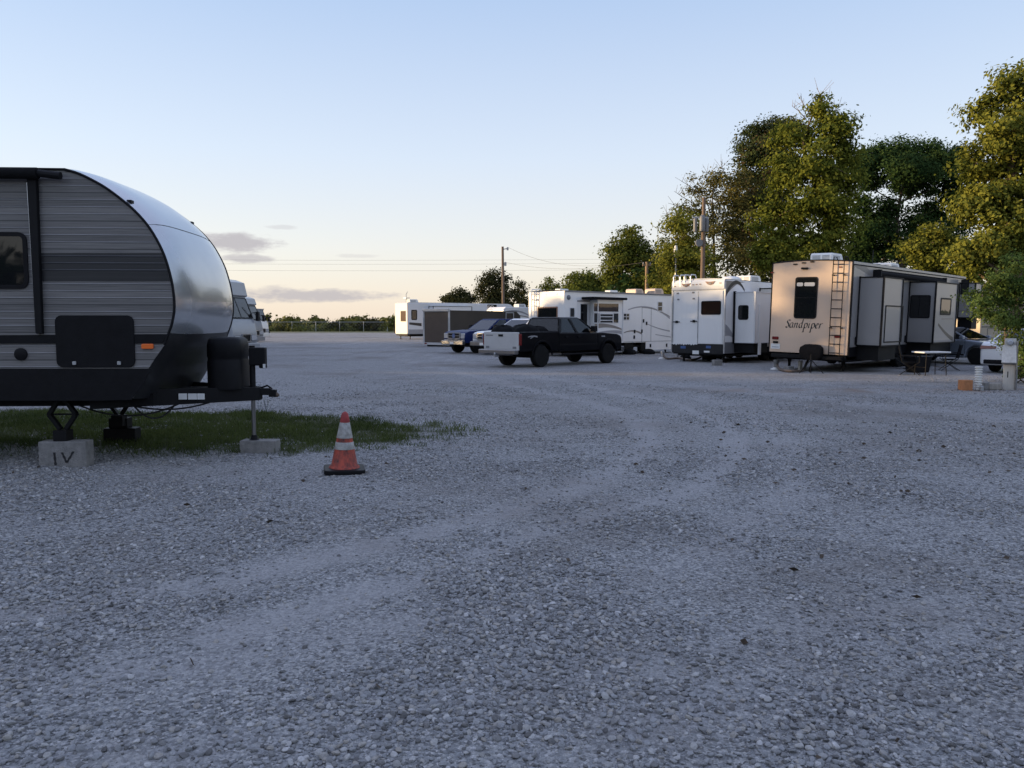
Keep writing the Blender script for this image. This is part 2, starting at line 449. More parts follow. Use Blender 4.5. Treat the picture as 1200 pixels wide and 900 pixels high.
class Rig:
    """a boxy vehicle: local x forward from its rear, y to its left, z up; planes to lay windows and trim on"""
    def __init__(s, e, W, L):
        s.e, s.W, s.L = e, W, L
        s.M = Matrix.LocRotScale(e.location, e.rotation_euler, None)
        s.Mi = s.M.inverted()
    def pl(s, w, off=0.0, at_x=None):
        W, L = s.W, s.L
        if w == 'rear': return P(((at_x or 0) - off, W / 2, 0), (0, -1, 0), (0, 0, 1))
        if w == 'right': return P((0, -W / 2 - off, 0), (1, 0, 0), (0, 0, 1))
        if w == 'left': return P((L, W / 2 + off, 0), (-1, 0, 0), (0, 0, 1))
        if w == 'front': return P(((L if at_x is None else at_x) + off, -W / 2, 0), (0, 1, 0), (0, 0, 1))
    def uv(s, pl, px, py):
        o = s.Mi @ EYE
        d = s.Mi.to_3x3() @ ray(px, py)
        t = (pl[0] - o).dot(pl[3]) / d.dot(pl[3])
        q = o + d * t - pl[0]
        return q.dot(pl[1]), q.dot(pl[2])
    def rect(s, pl, x0, y0, x1, y1):
        c = [s.uv(pl, *q) for q in ((x0, y0), (x0, y1), (x1, y0), (x1, y1))]
        return ((c[0][0] + c[1][0]) / 2, (c[2][0] + c[3][0]) / 2, (c[1][1] + c[3][1]) / 2, (c[0][1] + c[2][1]) / 2)

def window(parent, pl, rc, fr=0.03, rad=0.08, frame='black_plastic', glass='dark_glass', bars=(), proud=0.018, name='window', vbars=()):
    u0, u1, v0, v1 = rc
    b = MB()
    b.ring(pl, rr(u0, u1, v0, v1, rad), rr(u0 + fr, u1 - fr, v0 + fr, v1 - fr, max(0.005, rad - fr)), 0.0, proud)
    for f in bars:
        z = v0 + (v1 - v0) * f
        b.prism(pl, [(u0 + fr, z - fr * .3), (u1 - fr, z - fr * .3), (u1 - fr, z + fr * .3), (u0 + fr, z + fr * .3)], 0.009, proud * 0.85)
    for f in vbars:
        z = u0 + (u1 - u0) * f
        b.prism(pl, [(z - fr * .3, v0 + fr), (z + fr * .3, v0 + fr), (z + fr * .3, v1 - fr), (z - fr * .3, v1 - fr)], 0.009, proud * 0.85)
    w = b.build(name, frame, parent)
    MB().prism(pl, rr(u0 + fr, u1 - fr, v0 + fr, v1 - fr, max(0.005, rad - fr)), 0.001, 0.007).build('pane', glass, w)
    return w

def panel(parent, pl, rc, name, mat, proud=0.012, rad=0.02, w0=0.0, bevel=0.0):
    return MB().prism(pl, rr(*rc, rad), w0, proud).build(name, mat, parent, bevel=bevel)

def decal(parent, pl, pts, mat, name='decal', w=0.003):
    return MB().prism(pl, pts, 0.0005, w).build(name, mat, parent)

def swoosh(p0, p1, sag, t0, t1, n=10):
    """tapering curved stripe between two plane points"""
    a, b = [], []
    for i in range(n + 1):
        f = i / n
        x = p0[0] + (p1[0] - p0[0]) * f; y = p0[1] + (p1[1] - p0[1]) * f + sag * 4 * f * (1 - f)
        t = t0 + (t1 - t0) * f
        a.append((x, y - t / 2)); b.append((x, y + t / 2))
    return a + b[::-1]

def ladder(parent, pl, u0, u1, v0, v1, mat, off=0.09, step=0.29, r=0.016, hoop=0.12):
    b = MB()
    for u in (u0, u1):
        b.tube([pp(pl, u, v0, 0.0), pp(pl, u, v0 + 0.02, off), pp(pl, u, v1 - 0.02, off), pp(pl, u, v1 + hoop, off * .6), pp(pl, u, v1 + hoop, -off * 1.6), pp(pl, u, v1 + 0.0, -off * 2.4)], r, 6)
    v = v0 + 0.12
    while v < v1:
        b.tube([pp(pl, u0, v, off), pp(pl, u1, v, off)], r, 6); v += step
    for v in (v0 + (v1 - v0) * .3, v0 + (v1 - v0) * .85):
        for u in (u0, u1):
            b.prism(pl, [(u - .03, v - .02), (u + .03, v - .02), (u + .03, v + .02), (u - .03, v + .02)], 0, off)
    return b.build('ladder', mat, parent, smooth=True)

def wheel(parent, x, y, z, r, w, side, rim='galvanised', rimr=0.6, name='wheel'):
    """tyre with a dished rim; side = +1 shows its face towards +y"""
    t = MB().lathe([(r * rimr, -w / 2), (r * .93, -w / 2), (r, -w / 2 + .03), (r, w / 2 - .03), (r * .93, w / 2), (r * rimr, w / 2)], (x, y, z), 'y', 24)
    o = t.build(name, 'tyre_rubber', parent, smooth=True)
    b = MB()
    f = side * w / 2
    b.lathe([(r * rimr, f * .2), (r * rimr, f * .98), (r * rimr * .92, f * 1.0), (r * rimr * .8, f * .62), (r * rimr * .35, f * .72), (r * rimr * .25, f * .95), (0.01, f * .97)], (x, y, z), 'y', 20)
    for k in range(8):
        t_ = 2 * math.pi * k / 8
        cx_, cz_ = x + r * rimr * .6 * math.cos(t_), z + r * rimr * .6 * math.sin(t_)
        b.lathe([(r * .05, f * .62), (r * .05, f * .72)], (cx_, y, cz_), 'y', 6)
    b.build('rim', rim, o, smooth=True)
    return o

def ac_unit(parent, x, y, z, lx=0.75, ly=0.68, h=0.30, mat='ac_plastic', name='air_conditioner'):
    pl = P((x, y + ly / 2, z), (1, 0, 0), (0, 0, 1))
    prof = [(-lx / 2, 0), (lx / 2, 0), (lx / 2 - .02, h * .55), (lx / 2 - .14, h), (-lx / 2 + .06, h), (-lx / 2, h * .8)]
    o = MB().prism(pl, prof, 0, ly).build(name, mat, parent, bevel=0.025)
    b = MB()
    for f in range(5):
        v = z + h * (.16 + .13 * f)
        b.box(x - lx / 2 - .004, x - lx / 2 + .01, y - ly * .40, y - ly * .06, v, v + h * .06)
        b.box(x - lx / 2 - .004, x - lx / 2 + .01, y + ly * .02, y + ly * .40, v, v + h * .06)
        b.box(x - lx * .38, x + lx * .22, y - ly / 2 - .004, y - ly / 2 + .01, v, v + h * .06)
    b.build('vent_slots', 'mid_grey_paint', o)
    return o

def nib_text(strokes, pl, u, v, h, mat, parent, name='lettering', nib=0.17, ang=38, slant=0.22):
    """broad-pen lettering: a slanted nib swept along strokes given in x-height units"""
    b = MB()
    nx, ny = math.cos(R(ang)) * nib / 2, math.sin(R(ang)) * nib / 2
    k = 0
    for st in strokes:
        k += 1
        w = 0.0015 + 0.00012 * k
        pts = st
        for i in range(len(pts) - 1):
            q = []
            (x0, y0), (x1, y1) = pts[i], pts[i + 1]
            for x, y in ((x0 - nx, y0 - ny), (x0 + nx, y0 + ny), (x1 + nx, y1 + ny), (x1 - nx, y1 - ny)):
                q.append((u + (x + slant * y) * h, v + y * h))
            vs = [pp(pl, a, c, w) for a, c in q]
            b.add(vs, [(0, 1, 2, 3)])
            w += 0.00001
    return b.build(name, mat, parent, recalc=False)

def arc(cx, cy, rx, ry, a0, a1, n=10):
    return [(cx + rx * math.cos(R(a0 + (a1 - a0) * i / n)), cy + ry * math.sin(R(a0 + (a1 - a0) * i / n))) for i in range(n + 1)]

# ------------------------------------------------------------------ light of the evening
SUN_EL, SUN_AZ = R(5.0), R(-84)
SUN_E, SUN_C = 2.0, (1.0, 0.72, 0.40)
SKY_STR, EXPO = 0.12, 1.8
AIR, DUST, OZONE = 1.0, 1.0, 2.0
HAZE = [(0.0, (2.42, 2.10, 1.80)), (.085, (2.26, 2.18, 2.18)), (.19, (1.88, 2.06, 2.42)), (.36, (1.27, 1.62, 2.28)), (.55, (1.6, 1.82, 2.6)), (1.0, (1.62, 1.9, 2.9))]
HAZE_F, HAZE_S = 0.8, 1.0
CLOUDS = [(266, 284, 62, 13, .85), (288, 303, 34, 6, .7), (368, 346.5, 96, 9, .8), (318, 345, 46, 10, .5), (330, 266, 20, 3, .3), (420, 300, 26, 3, .25)]
CLOUD_C = (1.22, 1.16, 1.24)
SHADE_WOOD_X = -62.0  # position of the unseen wood added as a sun blocker
def SHADE_WOOD_H(y):
    return 10 if y < 30 else 6.3 if y < 35.4 else 9.6 if y < 38 else 8.6 if y < 43 else 7.6 if y < 50 else 8.4  # heights stepped, with a low gap, to choose which walls get sun

# ================================================================== near travel trailer
def build_trailer():
    W, L, th = 2.15, 6.6, R(2.6)
    pf = at(204, 361, 8.95)
    d = Vector((math.cos(th), math.sin(th), 0)); lf = Vector((-math.sin(th), math.cos(th), 0))
    org = Vector((pf.x, pf.y, 0)) - d * L + lf * (W / 2)
    e = thing('travel_trailer', 'travel trailer in grey weathered-plank siding with a rounded silver front, parked over grass', 'travel trailer', org, th)
    g = Rig(e, W, L)
    pl = g.pl('right')
    U = lambda x, y, off=0: g.uv(g.pl('right', off), x, y)
    curve_px = [(168, 446), (174, 432), (181, 421), (193, 404), (198, 390), (202, 378), (204.5, 361), (203, 339), (198, 316), (190, 293),
                (176, 268), (159, 248), (139, 231), (119, 217), (93.5, 204), (75, 198.5)]
    cur = [U(*q) for q in curve_px]
    ztop = cur[-1][1]; zbot = U(60, 467)[1]; zbelt = U(100, 392)[1]
    prof = [(0, zbot), (cur[0][0] - .12, zbot)] + cur + [(0.35, ztop + .02), (0.05, ztop - .25)]
    # the body sits 12 mm inside the front cap and its edge trim
    MB().prism(pl, prof, -W, 0).build('side_wall', 'grey_plank_siding', e)
    # front cap: a lofted skin round the curve, slightly crowned across
    def skin(pts, name, mat, out):
        n = 14; vs, fs = [], []
        for j, (x, z) in enumerate(pts):
            a = pts[max(j - 1, 0)]; b = pts[min(j + 1, len(pts) - 1)]
            t = Vector((b[0] - a[0], b[1] - a[1])).normalized(); nrm = Vector((t.y, -t.x))
            for i in range(n + 1):
                f = i / n * 2 - 1
                k = out * (1 - f ** 4) + 0.004
                vs.append((x + nrm.x * k, f * W / 2, z + nrm.y * k))
        for j in range(len(pts) - 1):
            for i in range(n):
                q = j * (n + 1) + i
                fs.append((q, q + 1, q + n + 2, q + n + 1))
        m = MB(); m.add(vs, fs)
        o = m.build(name, mat, e, smooth=True, recalc=False, angle=80)
        return o
    def dense(pts, k=4):
        P_ = [Vector((p[0], p[1])) for p in pts]; out = []
        for i in range(len(P_) - 1):
            p0, p1, p2, p3 = P_[max(i - 1, 0)], P_[i], P_[i + 1], P_[min(i + 2, len(P_) - 1)]
            for s in range(k):
                t = s / k
                out.append(tuple(0.5 * ((2 * p1) + (p2 - p0) * t + (2 * p0 - 5 * p1 + 4 * p2 - p3) * t * t + (3 * p1 - p0 - 3 * p2 + p3) * t ** 3)))
        return out + [tuple(P_[-1])]
    cap = skin(dense(cur[4:]), 'front_cap', 'silver_cap', 0.06)
    skin([(cur[0][0] - .125, zbot - .004)] + dense(cur[:5]), 'lower_cap', 'dark_grey_paint', 0.06)
    sx, sz = U(172, 264)
    MB().tube([(sx + .045 * (1 - (f * 2 - 1) ** 4) + .006, (f * 2 - 1) * W / 2, sz + .045 * (1 - (f * 2 - 1) ** 4) + .004) for f in [i / 12 for i in range(13)]], 0.007, 5).build('seam', 'black_plastic', cap)
    trim = MB()
    dc = dense(cur[3:])
    for s in (-1, 1):
        trim.tube([(x, s * (W / 2 + .004), z) for x, z in dc], 0.016, 6)
    trim.tube([(x, -W / 2 - .003, ztop + .02 - (0.02 * x / cur[-1][0])) for x in (0.35, 2, cur[-1][0])], 0.014, 6)
    trim.build('edge_trim', 'black_plastic', e, smooth=True)
    for f in (-0.9, 0.88):
        x, z = U(147, 236)
        MB().box(x - .02, x + .035, f * W / 2 - .04, f * W / 2 + .04, z - .03, z + .03).build('clearance_light', 'black_plastic', e, bevel=.008)
    # darker plank band and belt line
    decal(e, pl, [U(48, 296.5), U(48, 329.5), U(199.5, 329.5), U(196, 316), U(190.5, 296.5)][::-1], 'dark_plank_siding', 'dark_band', .003)
    decal(e, pl, [U(-40, 393), U(-40, 402.5), U(191, 402.5), U(197, 391.5)], 'black_plastic', 'belt_trim', .012)
    decal(e, pl, [U(-60, 432), U(-60, 469.5), U(112, 469.5), U(154, 468.5), U(169, 449), U(178, 432)], 'black_plastic', 'skirt', .008)
    # the light panel behind the awning arm
    # window
    w = window(e, pl, g.rect(pl, -44, 272, 33, 338.5), fr=.045, rad=.09)
    # cargo door
    rc = g.rect(pl, 66, 369.5, 158, 430.5)
    dr = panel(e, pl, rc, 'cargo_door', 'black_plastic', .02, .07, bevel=.006)
    for u in (rc[0] + .2, rc[1] - .17):
        MB().prism(pl, rr(u - .02, u + .02, rc[2] + .03, rc[2] + .07, .01), .02, .034).build('latch', 'galvanised', dr)
    # marker light, fuel port
    ro = panel(e, pl, g.rect(pl, 166.5, 402.8, 180.5, 408.8), 'marker_light', 'lit_amber_lens', .03, .015, bevel=.006)
    u, v = U(25, 415)
    pt = MB().lathe([(.001, .0), (.07, .001), (.07, .02), (.05, .03), (.001, .03)], (0, 0, 0), 'y', 18)
    o = pt.build('power_port', 'black_plastic', e, smooth=True); o.location = (u, -W / 2, v); o.rotation_euler = (R(180), 0, 0)
    MB().tube([(u - .005, -W / 2 - .031, v - .01), (u + .02, -W / 2 - .033, v + .015)], .006, 5).build('port_lock', 'galvanised', o)
    # awning: roller tube, arm, end caps
    plA = g.pl('right', .09)
    p0, p1, pe = U(-60, 203, .09), U(44, 203, .09), U(71, 206, .09)
    aw = MB().tube([(p0[0] - 1.5, -W / 2 - .09, p1[1]), (p1[0], -W / 2 - .09, p1[1])], .062, 12).build('awning', 'black_cloth', e, smooth=True)
    MB().tube([(p1[0] + .01, -W / 2 - .09, p1[1]), (pe[0], -W / 2 - .09, pe[1])], .042, 10).build('roller_end', 'black_plastic', aw, smooth=True)
    a, b_, c_, d_ = U(32.5, 206, .03), U(43.5, 206, .03), U(50.5, 391, .03), U(43, 391, .03)
    MB().prism(g.pl('right'), [a, d_, c_, b_], 0.0, .06).build('awning_arm', 'black_metal', aw, bevel=.008)
    a, b_, c_, d_ = U(31.8, 214, .03), U(33.2, 214, .03), U(44, 391, .03), U(42.7, 391, .03)
    MB().prism(g.pl('right'), [a, d_, c_, b_], 0.0, .045).build('arm_rail', 'aluminium', aw)
    # rooftop vent lip and unit further back
    ac_unit(e, 2.2, 0, ztop + .01)
    # chassis and A-frame tongue
    fr = MB()
    for s in (-1, 1):
        fr.box(.3, U(165, 440)[0], s * .72 - .03, s * .72 + .03, zbot - .12, zbot + .02)
    for x in (.6, 2.0, 3.4, 4.6):
        fr.box(x, x + .05, -.7, .7, zbot - .08, zbot)
    fr.build('chassis', 'black_metal', e)
    mid = g.pl('right', -W / 2)
    Um = lambda x, y: g.uv(mid, x, y)
    cx_, cz_ = Um(306, 459); cx2, _ = Um(324, 460)
    xs = U(98, 470)[0]
    zr = cz_ - .02
    tg = MB()
    for s in (-1, 1):
        A = Vector((xs, s * (W / 2 - .16), zbot - .03)); B = Vector((cx_, s * .04, zr))
        h = Vector((0, 0, .11)); w_ = Vector((0, .028, 0))
        tg.hexa([A - w_ - h, A + w_ - h, A + w_ + h, A - w_ + h], [B - w_ - h * .75, B + w_ - h * .75, B + w_ + h * .75, B - w_ + h * .75])
    tg.box(cx_ - .65, cx_ - .6, -.22, .22, zr - .02, zr + .05); tg.box(cx_ - 1.0, cx_ - .35, -.2, .2, zr + .055, zr + .075)
    tongue = tg.build('tongue', 'black_metal', e, bevel=.006)
    cp = MB().box(cx_ - .1, cx2 - .06, -.05, .05, zr - .02, zr + .065).box(cx2 - .09, cx2, -.04, .04, zr - .045, zr + .045)
    cp.tube([(cx_ - .02, 0, zr + .06), (cx_ + .08, 0, zr + .1), (cx_ + .13, 0, zr + .06)], .014, 6)
    cp.build('coupler', 'black_metal', tongue, bevel=.012)
    MB().lathe([(.01, -.03), (.03, -.025), (.032, .02), (.012, .035), (.01, .04)], (cx2 - .005, 0, zr - .02), 'x', 10).build('coupler_latch', 'hose_brown', tongue, smooth=True)
    st = MB()
    for (x0, x1) in ((212, 221.5), (223, 233), (233.8, 242)):
        q0 = g.uv(g.pl('right', -.62), x0, 467.5); q1 = g.uv(g.pl('right', -.62), x1, 460.5)
        st.prism(g.pl('right', -.55), rr(q0[0], q1[0], q0[1], q1[1], .004), 0, .004)
    st.build('warning_sticker', 'plate_white', tongue)
    # hanging cables and safety chains
    cb = MB()
    for (a, b_, s, yy) in (((cx_ - 2.1, zbot - .1), (cx_ - .9, zr - .09), .16, -.5), ((cx_ - 1.7, zr - .07), (cx_ - .55, zr - .08), .11, -.25), ((cx_ - 1.45, zr - .06), (cx_ - .98, zr - .09), .2, -.42)):
        cb.tube([(a[0] + (b_[0] - a[0]) * t, yy + .2 * t, a[1] + (b_[1] - a[1]) * t - s * 4 * t * (1 - t)) for t in [i / 12 for i in range(13)]], .011, 6)
    cb.build('cable', 'wire_black', tongue, smooth=True)
    for s in (-1, 1):
        MB().tube([(cx_ + .02 + .05 * t * s, s * .07, zr - .09 - .13 * 4 * t * (1 - t)) for t in [i / 24 for i in range(25)]], [.006 + .006 * (i % 2) for i in range(25)], 6).build('safety_chain', 'galvanised', tongue)
    # propane cover
    q0, q1 = Um(246, 462), Um(289, 395)
    pc = MB()
    zc0, zc1 = zr + .07, q1[1]
    pts = rr(q0[0] + .03, q1[0] - .02, -.30, .30, .16, 6)
    n = len(pts)
    lev = [(zc0, 1.0), (zc0 + .34, 1.0), (zc0 + .36, .965), (zc0 + .39, .965), (zc0 + .41, 1.0), (zc1 - .10, .99), (zc1 - .03, .93), (zc1, .78)]
    mx = (q0[0] + q1[0]) / 2
    vs = [(mx + (x - mx) * s, y * s, z) for z, s in lev for x, y in pts]
    fs = [(i * n + k, i * n + (k + 1) % n, (i + 1) * n + (k + 1) % n, (i + 1) * n + k) for i in range(len(lev) - 1) for k in range(n)]
    fs += [tuple(range(n))[::-1], tuple((len(lev) - 1) * n + k for k in range(n))]
    pc.add(vs, fs)
    pc.build('propane_cover', 'black_plastic', e, smooth=True, angle=50)
    # tongue jack
    jx, jz0 = Um(298, 517); _, jz1 = Um(298, 452); _, jz2 = Um(298, 405)
    jk = MB().tube([(jx, 0, jz1 - .06), (jx, 0, jz2)], .036, 12).box(jx - .07, jx + .07, -.07, .07, zr + .06, zr + .075)
    jack = jk.build('tongue_jack', 'black_metal', e, smooth=True)
    MB().tube([(jx, 0, jz0 + .03), (jx, 0, jz1 - .03)], .026, 12).build('jack_tube', 'chrome', jack, smooth=True)
    MB().lathe([(.075, 0), (.075, .012), (.045, .03), (.035, .075), (.034, .08)], (jx, 0, jz0 + .002), 'z', 16).build('jack_foot', 'black_metal', jack, smooth=True)
    h0, h1 = Um(295, 431), Um(312, 407)
    MB().box(jx - .03, h1[0] - .005, -.06, .06, h0[1] + .03, h1[1]).box(h1[0] - .09, h1[0], -.045, .045, h0[1] - .005, h0[1] + .045).build('jack_head', 'black_plastic', jack, bevel=.018)
    MB().box(h1[0] - .03, h1[0] - .001, -.065, -.055, h0[1] + .0, h0[1] + .05).build('jack_sticker', 'plate_white', jack)
    # scissor stabiliser near the corner (one more on the far side)
    for off, (xm, yb) in ((-.22, (74.5, 507)), (-1.86, (140, 489))):
        q = g.pl('right', off); UU = lambda x, y: g.uv(q, x, y)
        far = off < -1
        xc = UU(xm, yb)[0]; z0 = UU(xm, yb)[1]; z1 = zbot - .02
        hw = .15
        y0 = -W / 2 - off
        b = MB()
        zm = (z0 + .03 + z1) / 2
        for s in (-1, 1):
            for (za, zb) in ((z1, zm), (z0 + .04, zm)):
                A = Vector((xc + s * .03, y0, za)); B = Vector((xc + s * hw, y0, zb))
                t = (B - A).normalized(); nn = Vector((-t.z, 0, t.x)) * .022; w_ = Vector((0, .03, 0))
                b.hexa([A - nn - w_, A + nn - w_, A + nn + w_, A - nn + w_], [B - nn - w_, B + nn - w_, B + nn + w_, B - nn + w_])
        b.tube([(xc - hw - .03, y0, zm), (xc + hw + .03, y0, zm)], .011, 6)
        b.box(xc - .075, xc + .075, y0 - .09, y0 + .07, UU(xm, yb + 10)[1] + .0, z0 + .035); b.box(xc - .06, xc + .06, y0 - .05, y0 + .05, z1 - .01, z1 + .03)
        b.build('stabiliser_jack', 'black_metal', e, bevel=.003)
    for x in (1.7, 2.65):
        for s in (-1, 1):
            wheel(e, x, s * (W / 2 - .14), .34, .34, .21, s)
    # ------------ loose blocks under the jacks
    def block(name, lab, px_, py0, py1, wpx, off, cat='concrete block', hollow=True, dark=False, rot=0.0, dep=.2):
        q = g.pl('right', off)
        c0 = g.uv(q, px_ - wpx / 2, py1); c1 = g.uv(q, px_ + wpx / 2, py0)
        ctr = g.M @ Vector(((c0[0] + c1[0]) / 2, -W / 2 - off + dep / 2, 0))
        o = thing(name, lab, cat, (ctr.x, ctr.y, 0), th + rot)
        w, h = c1[0] - c0[0], c1[1]
        b = MB().box(-w / 2, w / 2, -dep / 2, dep / 2, -.01, h)
        b.build('block_body', 'black_metal' if dark else 'concrete_block', o, bevel=.012)
        return o, w, h
    o, w, h = block('concrete_block', 'concrete block marked with two black strokes, under the scissor jack', 72.5, 517.5, 540.5, 55, -.10)
    q = P((0, -.1, 0), (1, 0, 0), (0, 0, 1))
    for i, pts in enumerate((((-.075, .02), (-.085, .17)), ((-.0, .17), (.05, .05), (.13, .18)))):
        lf_, rt_ = [], []
        for a_, b_ in zip(pts[:-1], pts[1:]):
            for k in range(8):
                t = k / 7
                wv = .013 + .004 * math.sin(k * 2.1 + i)
                lf_.append((a_[0] + (b_[0] - a_[0]) * t - wv, a_[1] + (b_[1] - a_[1]) * t)); rt_.append((a_[0] + (b_[0] - a_[0]) * t + wv, a_[1] + (b_[1] - a_[1]) * t))
        b = MB(); n_ = len(lf_)
        b.add([pp(q, x, y, .002) for x, y in lf_ + rt_], [(k, n_ + k, n_ + k + 1, k + 1) for k in range(n_ - 1)])
        b.build('paint_mark', 'black_decal', o, recalc=False)
    block('concrete_block', 'plain pale concrete block carrying the chrome tongue jack of the near trailer', 302.5, 516.5, 536.5, 43, -W / 2 + .1, rot=R(-4))
    o, w, h = block('support_block', 'dark stepped support blocks under the far corner of the near trailer', 139.5, 502, 518, 37, -1.86, 'support block', dark=True)
    MB().box(-w * .33, w * .25, -.09, .09, h + .001, h + .14).build('block_top', 'black_metal', o, bevel=.01)
    return e
build_trailer()

# ================================================================== traffic cone
def cone():
    p = gnd(403.5, 554)
    p.z = .012
    e = thing('traffic_cone', 'scuffed orange traffic cone with two dirty white bands standing on the gravel', 'traffic cone', (p.x, p.y, p.z), R(14), pitch=R(1.5))
    H = .665; zb = .05
    r = lambda z: .148 + (.028 - .148) * (z - zb) / (H - zb)
    b = MB().prism(P((0, 0, 0), (1, 0, 0), (0, 1, 0)), rr(-.22, .22, -.22, .22, .07), .0, zb)
    b.build('cone_base', 'black_plastic', e, bevel=.012)
    c = MB().lathe([(r(zb) + .022, zb + .001), (r(zb) + .012, zb + .018), (r(zb + .03), zb + .03), (r(.3), .3), (r(.54), .54), (r(.57) + .001, .57)], (0, 0, 0), 'z', 32)
    c.build('cone_body', 'orange_rubber', e, smooth=True, angle=60)
    for z0, z1 in ((.255, .335), (.378, .548)):
        MB().lathe([(r(z0) + .0, z0), (r(z0) + .004, z0 + .002), (r(z1) + .004, z1 - .002), (r(z1) + .0, z1)], (0, 0, 0), 'z', 32).build('reflective_band', 'reflective_tape', e, smooth=True, angle=60)
    MB().lathe([(r(.549), .5495), (r(.56) + .004, .56), (r(.6) + .004, .60), (r(.645) + .002, .645), (.012, H), (.003, H + .002)], (0, 0, 0), 'z', 28).build('cone_tip', 'dull_red_rubber', e, smooth=True, angle=60)
cone()

# ================================================================== motorhomes down the left row
def motorhome(name, label, org, th, L=9.5, W=2.5, H=3.3, mat='white_gelcoat', stripe='grey_decal', dark=False):
    e = thing(name, label, 'motorhome', org, th, 'motorhomes in the row beyond the near trailer')
    g = Rig(e, W, L)
    pl = g.pl('right')
    front = [(L - .02, .55), (L + .03, .95), (L, 1.22), (L - .12, 1.75), (L - .14, 1.78), (L - .50, 2.78), (L - .62, H - .18), (L - .95, H)]
    prof = [(0, .5), (L - .35, .5)] + front + [(.25, H), (0, H - .2)]
    MB().prism(pl, prof, -W, 0).build('body', mat, e, bevel=.09, seg=3)
    # roof cap over the windscreen
    MB().prism(g.pl('right', .004), [(L - .47, 2.80), (L - .42, 2.84), (L - .55, H - .13), (L - .95, H + .012), (L - 2.2, H + .012), (L - 2.2, H - .1), (L - 1.1, H - .12), (L - .75, 2.80)], -W - .008, 0).build('front_visor', 'silver_gelcoat', e, bevel=.03)
    # windscreen laid on the slanted nose
    a, b = Vector((L - .14, 0, 1.80)), Vector((L - .50, 0, 2.77))
    vv = (b - a); hh = vv.length; vv.normalize()
    wp = P((a.x, -W / 2, a.z), (0, 1, 0), tuple(vv))
    ws = MB().ring(wp, rr(.10, W - .10, .02, hh - .02, .1), rr(.17, W - .17, .08, hh - .07, .07), -.01, .02).prism(wp, [(W / 2 - .03, .08), (W / 2 + .03, .08), (W / 2 + .03, hh - .07), (W / 2 - .03, hh - .07)], 0, .018)
    wsf = ws.build('windscreen', 'black_plastic', e)
    MB().prism(wp, rr(.17, W - .17, .08, hh - .07, .07), .001, .01).build('pane', 'cab_glass' if not dark else 'dark_glass', wsf)
    for s in (.35, W - .35):
        MB().tube([pp(wp, s, .06, .03), pp(wp, s + (.45 if s < 1 else -.45), .55, .03)], .012, 5).build('wiper', 'wire_black', wsf)
    # side: cab window, house windows, stripes, doors
    window(e, pl, (L - 1.55, L - .62, 1.55, 2.45), .04, .12)
    for (u0, u1) in ((L - 3.9, L - 2.9), (L - 6.2, L - 5.0), (1.0, 1.8)):
        window(e, pl, (u0, u1, 1.75, 2.45), .04, .08)
    pd = panel(e, pl, (L - 2.65, L - 1.95, .6, 2.6), 'entry_door', mat, .015, .06)
    MB().box(L - 2.58, L - 2.5, -W / 2 - .04, -W / 2 - .015, 1.35, 1.5).build('door_handle', 'black_plastic', pd)
    decal(e, pl, swoosh((L - 7, 1.15), (L - .15, 1.05), .18, .06, .22), stripe, 'side_stripe', .003)
    decal(e, pl, swoosh((L - 8, .95), (L - .1, .80), .1, .10, .05), 'black_decal', 'side_stripe', .003)
    fp = g.pl('front', .0)
    nose = P((L + .02, -W / 2, 0), (0, 1, 0), (0, 0, 1))
    for y0 in (.14, W - .70):
        lf = MB().prism(nose, rr(y0, y0 + .56, .86, 1.08, .08), -.02, .03).build('headlight', 'clear_lens', e, bevel=.02)
        MB().ring(nose, rr(y0 - .03, y0 + .59, .83, 1.11, .1), rr(y0, y0 + .56, .86, 1.08, .08), -.03, .022).build('lamp_bezel', 'mid_grey_paint', lf)
    gr = MB().ring(nose, rr(W / 2 - .42, W / 2 + .42, .78, 1.16, .06), rr(W / 2 - .35, W / 2 + .35, .84, 1.10, .04), -.02, .05).build('grille', 'chrome', e, bevel=.01)
    gb = MB().prism(nose, rr(W / 2 - .35, W / 2 + .35, .84, 1.10, .04), 0, .02)
    for f in range(4):
        gb.prism(nose, [(W / 2 - .34, .87 + .06 * f), (W / 2 + .34, .87 + .06 * f), (W / 2 + .34, .885 + .06 * f), (W / 2 - .34, .885 + .06 * f)], .02, .035)
    gb.build('grille_insert', 'black_plastic', gr)
    MB().prism(nose, rr(.02, W - .02, .46, .74, .05), -.25, .10).build('bumper', mat, e, bevel=.03)
    # mirrors on arms
    for s in (-1, 1):
        m = MB().tube([(L - .45, s * W / 2, 2.05), (L - .05, s * (W / 2 + .16), 2.12)], .018, 6)
        m.box(L - .10, L + .02, s * (W / 2 + .16) - .10, s * (W / 2 + .16) + .10, 1.72, 2.14)
        m.build('mirror', 'black_plastic', e, bevel=.02)
    for x in (L - 1.15, 1.9):
        for s in (-1, 1):
            wheel(e, x, s * (W / 2 - .17), .45, .45, .28, s, 'chrome')
    ac_unit(e, L - 3.2, 0, H + .002, .9, .7, .28)
    MB().tube([(L - 1.6, W / 2 - .4, H), (L - 1.62, W / 2 - .4, H + .75)], .012, 5).build('antenna', 'wire_black', e)
    return e

def front_at(px, py, Y, th, L, W):
    """rear-centre origin of a vehicle whose front-right upper nose shows at the pixel"""
    p = at(px, py, Y)
    d = Vector((math.cos(th), math.sin(th), 0)); lf = Vector((-math.sin(th), math.cos(th), 0))
    return Vector((p.x, p.y, 0)) - d * L + lf * (W / 2)

